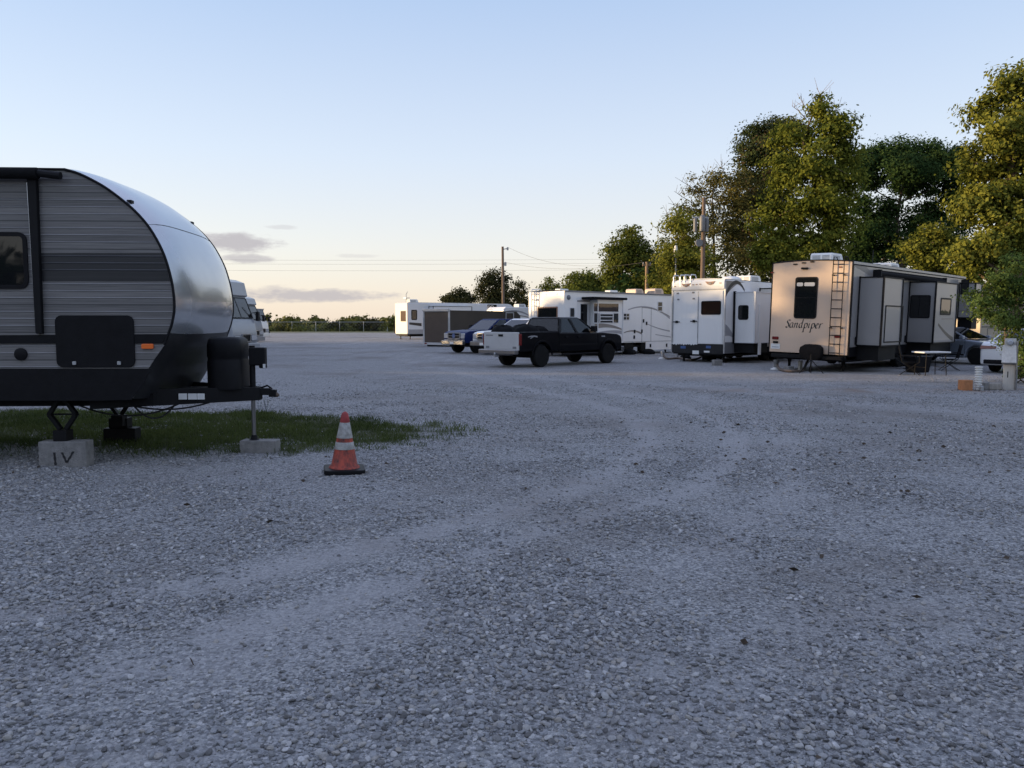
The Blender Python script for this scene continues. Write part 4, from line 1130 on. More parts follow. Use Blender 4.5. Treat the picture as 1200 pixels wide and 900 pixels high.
# ---------------------------------------------------------------- long white fifth wheel seen along its side
def fifth_wheel_white():
    W, L = 2.5, 9.3; th = math.atan2(.67, .74)
    o0 = corner_origin(661.2, 38.0, th, W)
    e = thing('fifth_wheel_camper', 'long white fifth wheel with swoosh graphics and a canopy over its slide-out window', 'camper', o0, th)
    g = Rig(e, W, L); rp = g.pl('rear'); sp = g.pl('right')
    zb = g.uv(sp, 700, 399.0)[1] - .15; zt = g.uv(rp, 661, 340.5)[1]
    zl = zb - .35
    prof = [(0, zb), (L - 2.9, zb), (L - 2.9, zb - .0), (L - .0, zb - .02), (L, zt - .45), (L - .3, zt - .05), (0, zt)]
    MB().prism(sp, prof, -W, 0).build('body', 'white_gelcoat', e, bevel=.03)
    n = 8
    rb = MB(); rb.add([(x, W / 2 - W * i / n, zt + .006 + .05 * (1 - (2 * i / n - 1) ** 2)) for x in (.0, L - .3) for i in range(n + 1)], [(i, i + 1, n + 2 + i, n + 1 + i) for i in range(n)])
    roof = rb.build('roof', 'roof_membrane', e, smooth=True, recalc=False)
    MB().box(-.01, L - .3, -W / 2 - .03, -W / 2 + .02, zt - .06, zt + .012).build('gutter', 'mid_grey_paint', roof)
    window(e, rp, g.rect(rp, 629.8, 359.5, 653.6, 384), .06, .03, frame='rust_decal', glass='dark_glass')
    ladder(e, rp, g.uv(rp, 623.8, 370)[0] + .05, g.uv(rp, 630, 370)[0], zb, zt, 'pale_grey_gelcoat', off=.1, r=.022)
    mk = MB()
    for f in (.2, .5, .8):
        mk.prism(rp, rr(W * f - .05, W * f + .05, zt - .16, zt - .12, .01), 0, .02)
    mk.build('marker_light', 'red_lens', e)
    u, v = g.uv(sp, 666.2, 348.5)
    o = MB().lathe([(.12, 0), (.12, .03), (.06, .09), (.01, .1)], (0, 0, 0), 'y', 14).build('porch_light', 'mid_grey_paint', e, smooth=True); o.location = (u, -W / 2, v); o.rotation_euler = (R(180), 0, 0)
    window(e, sp, g.rect(sp, 667.3, 360.2, 673.5, 376.5), .04, .06, bars=(.3,), frame='pale_grey_gelcoat')
    dr = panel(e, sp, g.rect(sp, 677, 352.8, 690, 400), 'entry_door', 'white_gelcoat', .025, .03)
    window(dr, g.pl('right', .025), g.rect(g.pl('right', .025), 679.6, 355.6, 688.6, 381.5), .035, .05, frame='pale_grey_gelcoat')
    panel(e, sp, g.rect(sp, 676.6, 352.0, 690.3, 353.6), 'door_awning_rail', 'mid_grey_paint', .05, .01)
    # slide with canopy and louvred window
    r = g.rect(sp, 691.5, 352, 729.5, 398)
    x0, x1 = r[0], r[1]
    s, ep, op = slide(e, g, x0, x1 - .6, .5, zb + .12, zt - .42, 'white_gelcoat', trim='pale_grey_gelcoat')
    w = window(s, op, g.rect(op, 695.4, 366.5, 724.8, 378.8), .03, .02, frame='pale_grey_gelcoat')
    rc = g.rect(op, 695.4, 366.5, 724.8, 378.8)
    lv = MB()
    for f in (.28, .62, .9):
        v = rc[2] + (rc[3] - rc[2]) * f
        lv.prism(op, [(rc[0] + .45, v - .02), (rc[1] - .42, v - .02), (rc[1] - .42, v + .02), (rc[0] + .45, v + .02)], .0085, .03)
    for f in (.24, .77):
        u = rc[0] + (rc[1] - rc[0]) * f
        lv.prism(op, [(u - .03, rc[2]), (u + .03, rc[2]), (u + .03, rc[3]), (u - .03, rc[3])], .0085, .025)
    lv.build('louvre', 'pale_grey_gelcoat', w)
    window(s, op, g.rect(op, 695.4, 355.3, 724.8, 365.6), .02, .02, frame='pale_grey_gelcoat', glass='warm_reflection_glass')
    ca = g.rect(op, 690.2, 351.3, 731, 354)
    MB().box(ca[0], ca[1], -W / 2 - .75, -W / 2 - .003, zt - .40, zt - .28).build('canopy', 'black_cloth', e, bevel=.03)
    window(e, sp, g.rect(sp, 730, 366.6, 737.8, 375.8), .05, .04, vbars=(.5,), bars=(.5,), frame='pale_grey_gelcoat')
    window(e, sp, g.rect(sp, 770.3, 353.2, 776.4, 365.2), .05, .05, bars=(.5,), frame='pale_grey_gelcoat')
    # graphics
    G = lambda x, y: g.uv(sp, x, y)
    sw = [((736, 363), (785, 373), .35, .06, .10, 'grey_decal'), ((752, 360.5), (785, 371), .12, .03, .05, 'taupe_decal'), ((757, 379), (785, 388), -.05, .04, .07, 'grey_decal'),
          ((731, 390), (752, 391), .12, .05, .10, 'taupe_decal'), ((768, 392), (786, 395), .0, .04, .05, 'grey_decal')]
    for i, (a, b_, sg, t0, t1, m) in enumerate(sw):
        decal(e, sp, swoosh(G(*a), G(*b_), sg, t0, t1), m, 'graphic', .003 + .0005 * i)
    decal(s, op, swoosh(g.uv(op, 697, 382.5), g.uv(op, 728.5, 386), .10, .25, .08), 'taupe_decal', 'graphic', .004)
    decal(s, op, swoosh(g.uv(op, 700, 390), g.uv(op, 728.5, 389.5), .05, .05, .18), 'grey_decal', 'graphic', .005)
    sm = MB()
    for x in (752.3, 763):
        u = G(x, 375)[0]
        sm.prism(sp, [(u - .012, zb + .02), (u + .012, zb + .02), (u + .012, zt - .7), (u - .012, zt - .7)], 0, .006)
    for y in (400.0,):
        v = G(760, y)[1]
        sm.prism(sp, [(x1 + .1, v - .01), (L - .05, v - .01), (L - .05, v + .01), (x1 + .1, v + .01)], 0, .006)
    sm.build('panel_seam', 'mid_grey_paint', e)
    lt = MB()
    for a in ((754, 376), (757.5, 379), (743.5, 388.5), (743, 395), (752, 388), (762, 405), (781, 404.5)):
        u, v = G(*a); lt.prism(sp, rr(u - .05, u + .05, v - .09, v + .09, .02), 0, .03)
    lt.build('hatch_latch', 'black_plastic', e)
    # lower skirt at the front, wheels, hardware
    xa = G(757, 400)[0]
    MB().prism(sp, [(xa, zb - .42), (L - .1, zb - .42), (L - .05, zb + .001), (xa, zb + .001)], -.1, .004).build('skirt', 'white_gelcoat', e)
    xw = G(738, 405)[0]
    running_gear(e, L - .3, W, zb, (xw, xw + 1.35))
    ac_unit(roof, L - 1.2, -.3, zt + .04, .8, .7, .30, 'sun_warmed_champagne_gelcoat'); ac_unit(roof, L - 2.4, .1, zt + .04, .7, .7, .26, 'sun_warmed_champagne_gelcoat')
    for x, y in ((1.4, .3), (4.6, -.2)):
        MB().prism(P((x, y, zt + .03), (1, 0, 0), (0, 1, 0)), rr(-.3, .3, -.2, .2, .05), 0, .13).build('roof_vent', 'ac_plastic', roof, bevel=.03)
    for x in (.5, L - 1.0):
        for s_ in (-1, 1): leg(e, x, s_ * .95, zb)
    return e, g
WHT, WHTG = fifth_wheel_white()

# ---------------------------------------------------------------- far camper and the enclosed cargo trailer in front of it
def far_camper():
    W, L = 2.5, 13.2; th = math.atan2(.6, .8)
    o0 = corner_origin(478.5, 78.0, th, W)
    e = thing('fifth_wheel_camper', 'pale grey fifth wheel standing behind the enclosed brown cargo trailer', 'camper', o0, th)
    g = Rig(e, W, L); rp = g.pl('rear'); sp = g.pl('right')
    zb = g.uv(rp, 478, 391.5)[1]; zt = g.uv(rp, 478, 355)[1]
    prof = [(0, zb), (2.0, zb), (2.0, zb), (L - 2.6, zb), (L - 2.5, 1.9), (L, 1.9), (L, zt - .5), (L - .6, zt), (.0, zt)]
    MB().prism(sp, prof, -W, 0).build('body', 'pale_grey_gelcoat', e, bevel=.05)
    MB().prism(rp, rr(.02, W - .02, zb, zt, .12), .001, .06).build('rear_cap', 'cream_gelcoat', e, bevel=.02)
    rb = MB().prism(sp, [(0, zt + .002), (L - .6, zt + .002), (L - 1.0, zt + .08), (.1, zt + .08)], -W + .05, -.05)
    roof = rb.build('roof', 'roof_membrane', e)
    window(e, g.pl('rear', .06), g.rect(rp, 470, 364, 476.5, 377), .05, .1, frame='taupe_decal', glass='warm_reflection_glass')
    window(e, sp, g.rect(sp, 482, 363, 488.8, 375), .08, .12)
    decal(e, sp, swoosh(g.uv(sp, 479.5, 379), g.uv(sp, 494, 380.5), 0, .22, .3), 'black_decal', 'graphic', .006)
    decal(e, sp, [(.05, zb), (1.9, zb), (1.9, zb + .45), (.05, zb + .45)], 'grey_decal', 'skirt', .004)
    s, ep, op = slide(e, g, 2.4, 7.0, .8, zb + .1, zt - .3, 'pale_grey_gelcoat')
    window(e, sp, g.rect(sp, 571, 357, 582, 362), .06, .08)
    leg(e, .4, -.95, zb); leg(e, .4, .95, zb)
    running_gear(e, L - 2.6, W, zb, (4.6, 5.6))
    ac_unit(roof, 1.2, .0, zt + .08, 1.0, .75, .32)
    MB().tube([(.7, .3, zt + .08), (.7, .3, zt + .9), (.75, .1, zt + 1.15)], .03, 5).box(.5, .95, .0, .5, zt + .5, zt + .56).build('antenna', 'galvanised', roof)
far_camper()

def cargo_trailer():
    W, L = 2.45, 7.6; th = math.atan2(.8, .6)
    o0 = corner_origin(527.5, 54.0, th, W)
    e = thing('cargo_trailer', 'enclosed dark brown cargo trailer with pale framed rear door', 'trailer', o0, th)
    g = Rig(e, W, L); rp = g.pl('rear'); sp = g.pl('right')
    zb = g.uv(rp, 527, 404.0)[1]; zt = g.uv(rp, 527, 363.6)[1]
    MB().prism(sp, [(0, zb), (L, zb), (L + .5, zb + .3), (L + .5, zt - .3), (L, zt), (0, zt)], -W, 0).build('body', 'trailer_brown', e, bevel=.04)
    f = MB().ring(rp, rr(0, W, zb - .04, zt + .1, .05), rr(.13, W - .13, zb + .13, zt - .1, .03), -.02, .05).build('rear_frame', 'silver_paint', e, bevel=.008)
    MB().prism(rp, rr(.14, W - .14, zb + .14, zt - .11, .02), .001, .03).build('rear_door', 'trailer_door_skin', e)
    MB().prism(g.pl('rear', .05), [(.02, zt - .05), (W - .02, zt - .05), (W - .02, zt + .12), (.02, zt + .12)], 0, .12).build('rear_spoiler', 'aluminium', f, bevel=.02)
    h = MB()
    for u in (.06, W - .06):
        h.tube([pp(rp, u, 1.2, .07), pp(rp, u, 2.0, .07)], .025, 6)
    h.build('door_latch_bar', 'galvanised', e)
    t = MB().box(-.01, L, -W / 2 - .012, -W / 2 - .002, zb, zb + .12).box(-.01, L, -W / 2 - .012, -W / 2 - .002, zt - .08, zt)
    t.build('side_rail', 'trailer_brown', e)
    rc = g.rect(sp, 592.5, 366, 602, 384)
    sd = MB().ring(sp, rr(*rc, .05), rr(rc[0] + .06, rc[1] - .06, rc[2], rc[3] - .06, .03), 0, .03).build('side_door', 'silver_paint', e)
    for x in (3.2, 4.1):
        for s in (-1, 1): wheel(e, x, s * (W / 2 - .12), .36, .36, .22, s)
    MB().box(.02, L, -.9, -.84, zb - .16, zb).box(.02, L, .84, .9, zb - .16, zb).tube([(L + .4, -.8, zb - .1), (L + 1.6, 0, zb - .1)], .05, 6).tube([(L + .4, .8, zb - .1), (L + 1.6, 0, zb - .1)], .05, 6).build('chassis', 'black_metal', e)
    for u in (.25, W - .25):
        MB().prism(rp, rr(u - .1, u + .1, zb + .02, zb + .1, .02), .05, .07).build('tail_light', 'red_lens', e)
cargo_trailer()

def far_white_camper():
    """the white camper that shows between the cargo trailer and the long white fifth wheel"""
    W, L = 2.4, 7.5; th = math.atan2(.65, .76)
    o0 = corner_origin(590, 71.0, th, W)
    e = thing('travel_trailer', 'white travel trailer with grey swooshes showing behind the cargo trailer and the parked pickups', 'travel trailer', o0, th)
    g = Rig(e, W, L); rp = g.pl('rear'); sp = g.pl('right')
    MB().prism(sp, [(0, .6), (L - .7, .6), (L, 1.1), (L, 2.1), (L - .5, 2.85), (L - 1.1, 3.05), (.3, 3.05), (0, 2.8)], -W, 0).build('body', 'white_gelcoat', e, bevel=.06)
    window(e, sp, (1.0, 1.9, 1.7, 2.3), .05, .08); window(e, sp, (3.6, 4.6, 1.7, 2.3), .05, .08)
    decal(e, sp, swoosh((.3, 2.55), (4.2, 1.6), .5, .2, .08), 'grey_decal', 'graphic', .004)
    decal(e, sp, swoosh((.6, 2.2), (5.2, 1.3), .4, .1, .05), 'taupe_decal', 'graphic', .005)
    ladder(e, rp, .3, .75, .7, 3.05, 'pale_grey_gelcoat', r=.02)
    running_gear(e, L - .6, W, .6, (3.2, 4.1))
    ac_unit(e, 3.0, 0, 3.055, .9, .7, .3)
far_white_camper()

def beige_camper():
    """the beige side behind the cars at the right"""
    th = math.atan2(.25, .97)
    p = at(1128, 390, 47)
    W, L = 2.5, 9.0
    e = thing('travel_trailer', 'tan travel trailer half hidden behind the leafy sapling and the two sedans', 'travel trailer', (p.x, p.y, 0), th)
    g = Rig(e, W, L); sp = g.pl('right'); rp = g.pl('rear')
    zt = g.uv(sp, 1150, 341)[1]
    MB().prism(sp, [(0, .6), (L, .6), (L, zt - .5), (L - .5, zt), (0.2, zt), (0, zt - .2)], -W, 0).build('body', 'beige_siding', e, bevel=.05)
    MB().box(.1, L - .4, -W / 2 - .02, W / 2 + .02, zt + .002, zt + .07).build('roof', 'roof_membrane', e, bevel=.02)
    window(e, sp, (3.2, 4.4, 1.8, 2.5), .05, .06)
    v = g.uv(sp, 1140, 384)[1]
    decal(e, sp, [(.1, v), (L - .1, v), (L - .1, v + .09), (.1, v + .09)], 'taupe_decal', 'stripe', .006)
    decal(e, sp, swoosh((.2, v + .7), (6, v + .75), .12, .1, .15), 'taupe_decal', 'stripe', .005)
    rc = (.5, 2.0, .75, v - .03)
    MB().ring(sp, rr(*rc, .03), rr(rc[0] + .04, rc[1] - .04, rc[2] + .04, rc[3] - .04, .02), 0, .015).build('storage_hatch', 'taupe_decal', e)
    running_gear(e, L - .6, W, .6, (4.4, 5.3))
    ac_unit(e, 4.0, 0, zt + .07, .9, .7, .28)
beige_camper()
# ================================================================== pickups and cars
def arch_profile(pts_top, z0, x0, x1, arches):
    """closed (x, z) outline: along the sill from x1 to x0 with wheel-arch cut-outs, then the given top line from x0 to x1"""
    out = []
    for ax, az, ar in sorted(arches, reverse=True):
        ca = math.acos(max(-1, min(1, (z0 - az) / ar))) if abs(z0 - az) < ar else 0
        a0 = math.asin(max(-1, min(1, (z0 - az) / ar)))
        for i in range(13):
            t = a0 + (math.pi - 2 * a0) * i / 12
            out.append((ax + ar * math.cos(t), az + ar * math.sin(t)))
    return [(x1, z0)] + out + [(x0, z0)] + pts_top

SIDE = lambda y: P((0, y, 0), (1, 0, 0), (0, 0, 1))   # normal is -y

def greenhouse(e, xb0, xb1, zb, xr0, xr1, zr, wb, wr, splits, paint, glass='cab_glass', pil=.07, roof_t=.06):
    """pillars, roof and panes between a belt line and a narrower roof"""
    B = lambda x, s: Vector((x, s * wb, zb)); T = lambda x, s: Vector((x, s * wr, zr))
    fx = lambda f: (xb0 + (xb1 - xb0) * f, xr0 + (xr1 - xr0) * f)
    b = MB()
    def bar(p, q, w, dx):
        for k in (0,):
            dxv = Vector((dx, 0, 0)); dy = Vector((0, .03, 0))
            b.hexa([p - dxv - dy, p + dxv - dy, p + dxv + dy, p - dxv + dy], [q - dxv - dy, q + dxv - dy, q + dxv + dy, q - dxv + dy])
    for s in (-1, 1):
        for x0, x1 in ((xb0 + pil * .6, xr0 + pil * .6), (xb1 - pil * .6, xr1 - pil * .6)):
            bar(B(x0, s), T(x1, s), pil, pil * .7)
        for f, wd in splits:
            a, c = fx(f)
            bar(B(a, s), T(c, s), wd, wd)
    b.build('cab_pillar', paint, e, bevel=.012)
    MB().hexa([Vector((xr0 - .03, -wr - .02, zr - .02)), Vector((xr1 + .05, -wr - .02, zr - .02)), Vector((xr1 + .05, wr + .02, zr - .02)), Vector((xr0 - .03, wr + .02, zr - .02))],
              [Vector((xr0 + .03, -wr + .06, zr + roof_t)), Vector((xr1 - .10, -wr + .06, zr + roof_t)), Vector((xr1 - .10, wr - .06, zr + roof_t)), Vector((xr0 + .03, wr - .06, zr + roof_t))]).build('roof', paint, e, bevel=.04, seg=3)
    def pane(q, name, push, glass=glass):
        n = (Vector(q[1]) - Vector(q[0])).cross(Vector(q[3]) - Vector(q[0])).normalized() * .004
        MB().hexa([Vector(p) - n for p in q], [Vector(p) + n for p in q]).build(name, glass, e)
    i = .012
    pane([B(xb1, -1) + Vector((i * 0, .06, 0)), B(xb1, 1) + Vector((0, -.06, 0)), T(xr1, 1) + Vector((0, -.06, 0)), T(xr1, -1) + Vector((0, .06, 0))], 'windscreen', 0)
    pane([B(xb0, -1) + Vector((0, .06, 0)), B(xb0, 1) + Vector((0, -.06, 0)), T(xr0, 1) + Vector((0, -.06, 0)), T(xr0, -1) + Vector((0, .06, 0))], 'rear_window', 0, 'clear_glass')
    fs = [0] + [f for f, _ in splits] + [1]
    for s in (-1, 1):
        for k in range(len(fs) - 1):
            a, c = fx(fs[k]); a2, c2 = fx(fs[k + 1])
            pane([B(a, s), B(a2, s), T(c2, s), T(c, s)], 'side_window', 0, 'clear_glass' if k == 0 else glass)

def pickup(name, label, cat, c, ang, paint, tail='silver_paint', group='pickups parked in front of the white fifth wheel', crew=True, grille='chrome', shell=True):
    e = thing(name, label, cat, (c.x, c.y, 0), ang, group)
    HW = .98
    ax, rw = 1.98, .405
    # cab, front clip and bed sides share the sill height; each is its own panel
    cab = arch_profile([(-1.02, 1.26), (1.28, 1.24)], .56, -1.02, 1.28, [])
    MB().prism(SIDE(-HW), [(-1.02, .56), (1.28, .56), (1.28, 1.25), (-1.02, 1.28)][::1], -2 * HW, 0).build('cab', paint, e, bevel=.05, seg=3)
    fc = arch_profile([(1.285, 1.25), (1.6, 1.255), (2.55, 1.19), (2.78, 1.12), (2.86, .98), (2.86, .6)], .56, 1.285, 2.86, [(ax, .44, .50)])
    MB().prism(SIDE(-HW + .01), fc, -2 * HW + .02, 0).build('hood', paint, e, bevel=.045, seg=3)
    bed = arch_profile([(-3.12, 1.31), (-1.05, 1.31)], .60, -3.12, -1.05, [(-ax, .44, .50)])
    bd = MB()
    for s in (-1, 1):
        bd.prism(SIDE(s * HW - (0 if s > 0 else .0)), bed, 0 if s > 0 else -.09, .09 if s > 0 else 0)
    bd.box(-1.12, -1.05, -HW + .1, HW - .1, .75, 1.30).box(-3.1, -1.12, -HW + .1, HW - .1, .78, .84)
    bd.build('bed', paint, e, bevel=.025)
    fl = MB()
    for s in (-1, 1):
        for x in (-ax, ax):
            pts = [(x + .56 * math.cos(t), .44 + .56 * math.sin(t)) for t in [math.pi * i / 14 for i in range(15)]] + [(x + .495 * math.cos(t), .44 + .495 * math.sin(t)) for t in [math.pi * (14 - i) / 14 for i in range(15)]]
            fl.prism(SIDE(s * HW), pts, -.03 if s > 0 else -.005, .005 if s > 0 else .03)
    fl.build('wheel_arch', paint, e, bevel=.01)
    tg = MB().box(-3.17, -3.115, -HW + .06, HW - .06, .64, 1.30).build('tailgate', tail, e, bevel=.02)
    MB().box(-3.185, -3.168, -.12, .12, 1.14, 1.22).build('tailgate_handle', 'black_plastic', tg)
    MB().box(-3.176, -3.168, .42, .80, 1.16, 1.20).box(-3.176, -3.168, -.80, -.62, .70, .78).box(-3.176, -3.168, .62, .80, .70, .78).build('emblem', 'mid_grey_paint', tg)
    for s in (-1, 1):
        MB().box(-3.16, -3.06, s * (HW - .085), s * (HW + .004), .82, 1.24).build('tail_light', 'red_lens', e, bevel=.012)
    MB().box(-3.42, -3.2, -HW + .02, HW - .02, .50, .66).box(-3.25, -3.0, -.5, .5, .45, .60).build('rear_bumper', 'chrome', e, bevel=.03, seg=3)
    MB().box(-3.52, -3.3, -.05, .05, .40, .46).lathe([(.01, .46), (.035, .48), (.04, .53), (.01, .56)], (-3.48, 0, 0), 'z', 10).build('tow_hitch', 'galvanised', e)
    fb = MB().box(2.86, 3.04, -HW + .01, HW - .01, .46, .68).box(2.84, 2.9, -HW + .05, HW - .05, .68, .74)
    fb.build('front_bumper', 'chrome', e, bevel=.04, seg=3)
    MB().box(3.041, 3.05, -.16, .16, .5, .62).build('licence_plate', 'plate_white', e)
    fp = P((2.865, -HW, 0), (0, 1, 0), (0, 0, 1))
    gr = MB().ring(fp, rr(.42, 2 * HW - .42, .76, 1.12, .05), rr(.49, 2 * HW - .49, .82, 1.06, .04), -.01, .05)
    gr.prism(fp, [(.49, .925), (2 * HW - .49, .925), (2 * HW - .49, .96), (.49, .96)], .01, .045)
    gro = gr.build('grille', grille, e, bevel=.012)
    MB().prism(fp, rr(.49, 2 * HW - .49, .82, 1.06, .04), .0, .015).build('grille_insert', 'black_plastic', gro)
    MB().lathe([(.13, 0), (.13, .02), (.01, .025)], (2.9, 0, .94), 'x', 18).build('badge', 'blue_decal', gro)
    for s in (-1, 1):
        q = (.06, .39) if s < 0 else (2 * HW - .39, 2 * HW - .06)
        MB().prism(fp, rr(q[0], q[1], .80, 1.08, .05), -.05, .03).build('headlight', 'clear_lens', e, bevel=.02)
    if crew:
        greenhouse(e, -1.0, 1.25, 1.26, -.80, .42, 1.80, .93, .76, [(.50, .06), (.40, .04)] if False else [(.46, .07)], paint)
    else:
        greenhouse(e, -1.0, 1.25, 1.26, -.80, .42, 1.80, .93, .76, [(.40, .05)], paint)
    st = MB()
    for x in (.15, -.62):
        for s in (-.42, .42):
            st.box(x - .12, x + .08, s - .24, s + .24, .9, 1.42).box(x - .08, x + .04, s - .12, s + .12, 1.44, 1.6)
    st.box(.9, 1.15, -.85, .85, .9, 1.26)
    st.build('seat', 'seat_cloth', e, bevel=.04)
    for s in (-1, 1):
        MB().box(.78, .96, s * (HW + .03) - .0, s * (HW + .24), 1.30, 1.52).box(.85, .9, s * (HW - .05), s * (HW + .1), 1.3, 1.34).build('mirror', 'black_plastic', e, bevel=.03)
        dl = MB()
        for x in (.10, -.62):
            dl.box(x - .08, x + .08, s * HW, s * (HW + .035), 1.08, 1.13)
        dl.build('door_handle', paint if paint != 'white_paint' else 'black_plastic', e, bevel=.01)
        sm = MB()
        for x in (1.24, .22, -.96):
            sm.box(x - .006, x + .006, s * HW - .002, s * (HW + .0025), .62, 1.24)
        sm.box(-1.0, 1.25, s * HW - .002, s * (HW + .012), .78, .84)
        sm.build('door_seam', 'black_plastic', e)
        MB().box(-.9, 1.2, s * (HW - .02), s * (HW + .1), .42, .48).build('side_step', 'black_plastic', e, bevel=.02)
        for x in (-ax, ax):
            wheel(e, x, s * (HW - .13), rw, rw, .27, s, 'black_metal' if paint == 'black_paint' else 'galvanised', .58)
    f = MB()
    for s in (-.45, .45):
        f.box(-3.1, 2.8, s - .05, s + .05, .5, .62)
    f.box(-2.1, -1.86, -.8, .8, .33, .5); f.box(1.86, 2.1, -.8, .8, .33, .5)
    f.build('chassis', 'black_metal', e)
    return e

# black pickup: both right wheels' contact points give its heading
pr, pf = gnd(628.5, 430.3), gnd(713.5, 425.4)
hd = (pf - pr); ANG_B = math.atan2(hd.y, hd.x); h = hd.normalized(); lf = Vector((-h.y, h.x, 0))
CB = (pr + pf) / 2 + lf * .85
BLK = pickup('pickup_truck', 'black crew cab pickup with a silver tailgate and dark bundles in its bed', 'pickup', CB, ANG_B, 'black_paint')
MB().prism(SIDE(-.985), swoosh((-2.75, 1.12), (-2.25, 1.13), .03, .03, .05), 0, .004).build('bed_decal', 'grey_decal', BLK)
MB().prism(SIDE(-.985), swoosh((-2.62, 1.07), (-2.4, 1.17), .0, .03, .03), 0, .005).build('bed_decal', 'grey_decal', BLK)
MB().prism(SIDE(-.985), rr(1.5, 1.72, 1.08, 1.13, .02), 0, .006).build('fender_badge', 'grey_decal', BLK)
MB().box(-1.1, -.99, -.92, .92, 1.30, 1.33).build('cab_rail', 'black_plastic', BLK)

def bundle(name, label, c, sx, sy, sz, z, seed, ang=0):
    rng = random.Random(seed)
    vs, fs = [], []
    n, m = 16, 9
    ph = [rng.uniform(0, 6) for _ in range(6)]
    for j in range(m):
        t = math.pi * (j / (m - 1)) - math.pi / 2
        for k in range(n):
            a = 2 * math.pi * k / n
            w = 1 + .13 * math.sin(3 * a + ph[0]) + .09 * math.sin(5 * a + ph[1] + 2 * t) + .07 * math.sin(7 * a + ph[2])
            zz = math.sin(t); cr = math.cos(t) ** .6 if math.cos(t) > 0 else 0
            vs.append((sx * cr * w * math.cos(a), sy * cr * w * math.sin(a), max(zz * sz * (1 + .12 * math.sin(2 * a + ph[3])), -sz * .8)))
    for j in range(m - 1):
        for k in range(n):
            fs.append((j * n + k, j * n + (k + 1) % n, (j + 1) * n + (k + 1) % n, (j + 1) * n + k))
    b = MB(); b.add(vs, fs)
    o = b.build(name, 'black_cloth', None, smooth=True, angle=70)
    o.location = (c.x, c.y, z + sz * .8); o.rotation_euler = (0, 0, ang)
    return tag(o, label, 'cargo', 'dark bundles in the black pickup bed')
Mb = Matrix.LocRotScale(Vector((CB.x, CB.y, 0)), Euler((0, 0, ANG_B)), None)
bundle('tarp_bundle', 'smooth dark bundle just inside the silver tailgate', Mb @ Vector((-2.75, .25, 0)), .33, .55, .38, .845, 3, ANG_B)
bundle('tarp_bundle', 'lumpy dark bundle in the middle of the pickup bed', Mb @ Vector((-2.02, -.1, 0)), .36, .7, .40, .845, 5, ANG_B)
bundle('tarp_bundle', 'low dark bundle against the pickup cab', Mb @ Vector((-1.42, -.25, 0)), .25, .55, .36, .845, 9, ANG_B)

hB = Vector((-.76, -.65, 0)).normalized(); lB = Vector((-hB.y, hB.x, 0))
cB = gnd(559, 414.0) - hB * 1.98 - lB * .85
angB = math.atan2(hB.y, hB.x)
pickup('pickup_truck', 'dark blue pickup facing the camera beside the brown cargo trailer', 'pickup', cB, angB, 'navy_paint', 'navy_paint', grille='mid_grey_paint')
cW = cB + lB * 2.9 + hB * .25
pickup('pickup_truck', 'white pickup wedged between the blue pickup and the black one', 'pickup', cW, angB, 'white_paint', 'white_paint')

def sedan(name, label, c, ang, paint, suv=False):
    e = thing(name, label, 'car', (c.x, c.y, 0), ang, 'sedans parked at the right by the sapling')
    HW, ax, rw = .91, 1.40, .335
    top = [(-2.36, .62), (-2.34, .90), (-2.22, 1.02), (-1.75, 1.07), (-1.2, 1.02), (1.0, .98), (1.85, .88), (2.3, .74), (2.38, .55), (2.36, .34)]
    prof = arch_profile(top, .26, -2.34, 2.34, [(-ax, .34, .40), (ax, .34, .40)])
    MB().prism(SIDE(-HW), prof, -2 * HW, 0).build('body', paint, e, bevel=.10, seg=4)
    greenhouse(e, -1.78, 1.05, 1.02, -1.02, .22, 1.42, .82, .60, [(.30, .03), (.62, .03)], paint, pil=.07, roof_t=.04)
    for s in (-1, 1):
        MB().hexa([Vector((-2.37, s * .90, .78)), Vector((-2.37, s * .42, .80)), Vector((-2.37, s * .42, .88)), Vector((-2.34, s * .90, .90))],
                  [Vector((-2.05, s * .922, .82)), Vector((-2.28, s * .42, .80)), Vector((-2.28, s * .42, .88)), Vector((-2.0, s * .922, .91))]).build('tail_light', 'red_lens', e, bevel=.01)
        MB().hexa([Vector((2.10, s * .92, .68)), Vector((2.38, s * .55, .60)), Vector((2.34, s * .55, .74)), Vector((2.08, s * .92, .82))],
                  [Vector((2.0, s * .85, .68)), Vector((2.2, s * .5, .60)), Vector((2.2, s * .5, .74)), Vector((1.98, s * .85, .82))]).build('headlight', 'clear_lens', e, bevel=.01)
        MB().box(.82, .98, s * .90, s * 1.08, .99, 1.13).build('mirror', paint, e, bevel=.03)
        b = MB()
        for x in (.35, -.6):
            b.box(x - .09, x + .09, s * HW, s * (HW + .03), .86, .90)
        b.build('door_handle', paint, e, bevel=.01)
        sm = MB()
        for x in (.98, -.08, -1.1):
            sm.box(x - .005, x + .005, s * (HW - .02), s * (HW + .002), .4, .95)
        sm.box(-.95, .95, s * (HW - .02), s * (HW + .008), .36, .41)
        sm.build('door_seam', 'black_plastic', e)
        for x in (-ax, ax):
            wheel(e, x, s * (HW - .13), rw, rw, .22, s, 'aluminium', .66)
    MB().box(-2.395, -2.3, -.78, .78, .30, .44).build('rear_diffuser', 'black_plastic', e, bevel=.03)
    MB().box(-2.385, -2.35, -.26, .26, .62, .74).build('licence_plate', 'plate_white', e)
    MB().box(-2.37, -2.33, -.42, .42, .92, .945).build('trunk_trim', 'chrome', e)
    MB().box(2.3, 2.395, -.5, .5, .38, .58).build('grille', 'black_plastic', e, bevel=.03)
    MB().box(-.9, -.7, -.55, .55, .7, 1.22).box(.0, .2, -.55, -.1, .7, 1.22).box(.0, .2, .1, .55, .7, 1.22).build('seat', 'seat_cloth', e, bevel=.04)
    return e
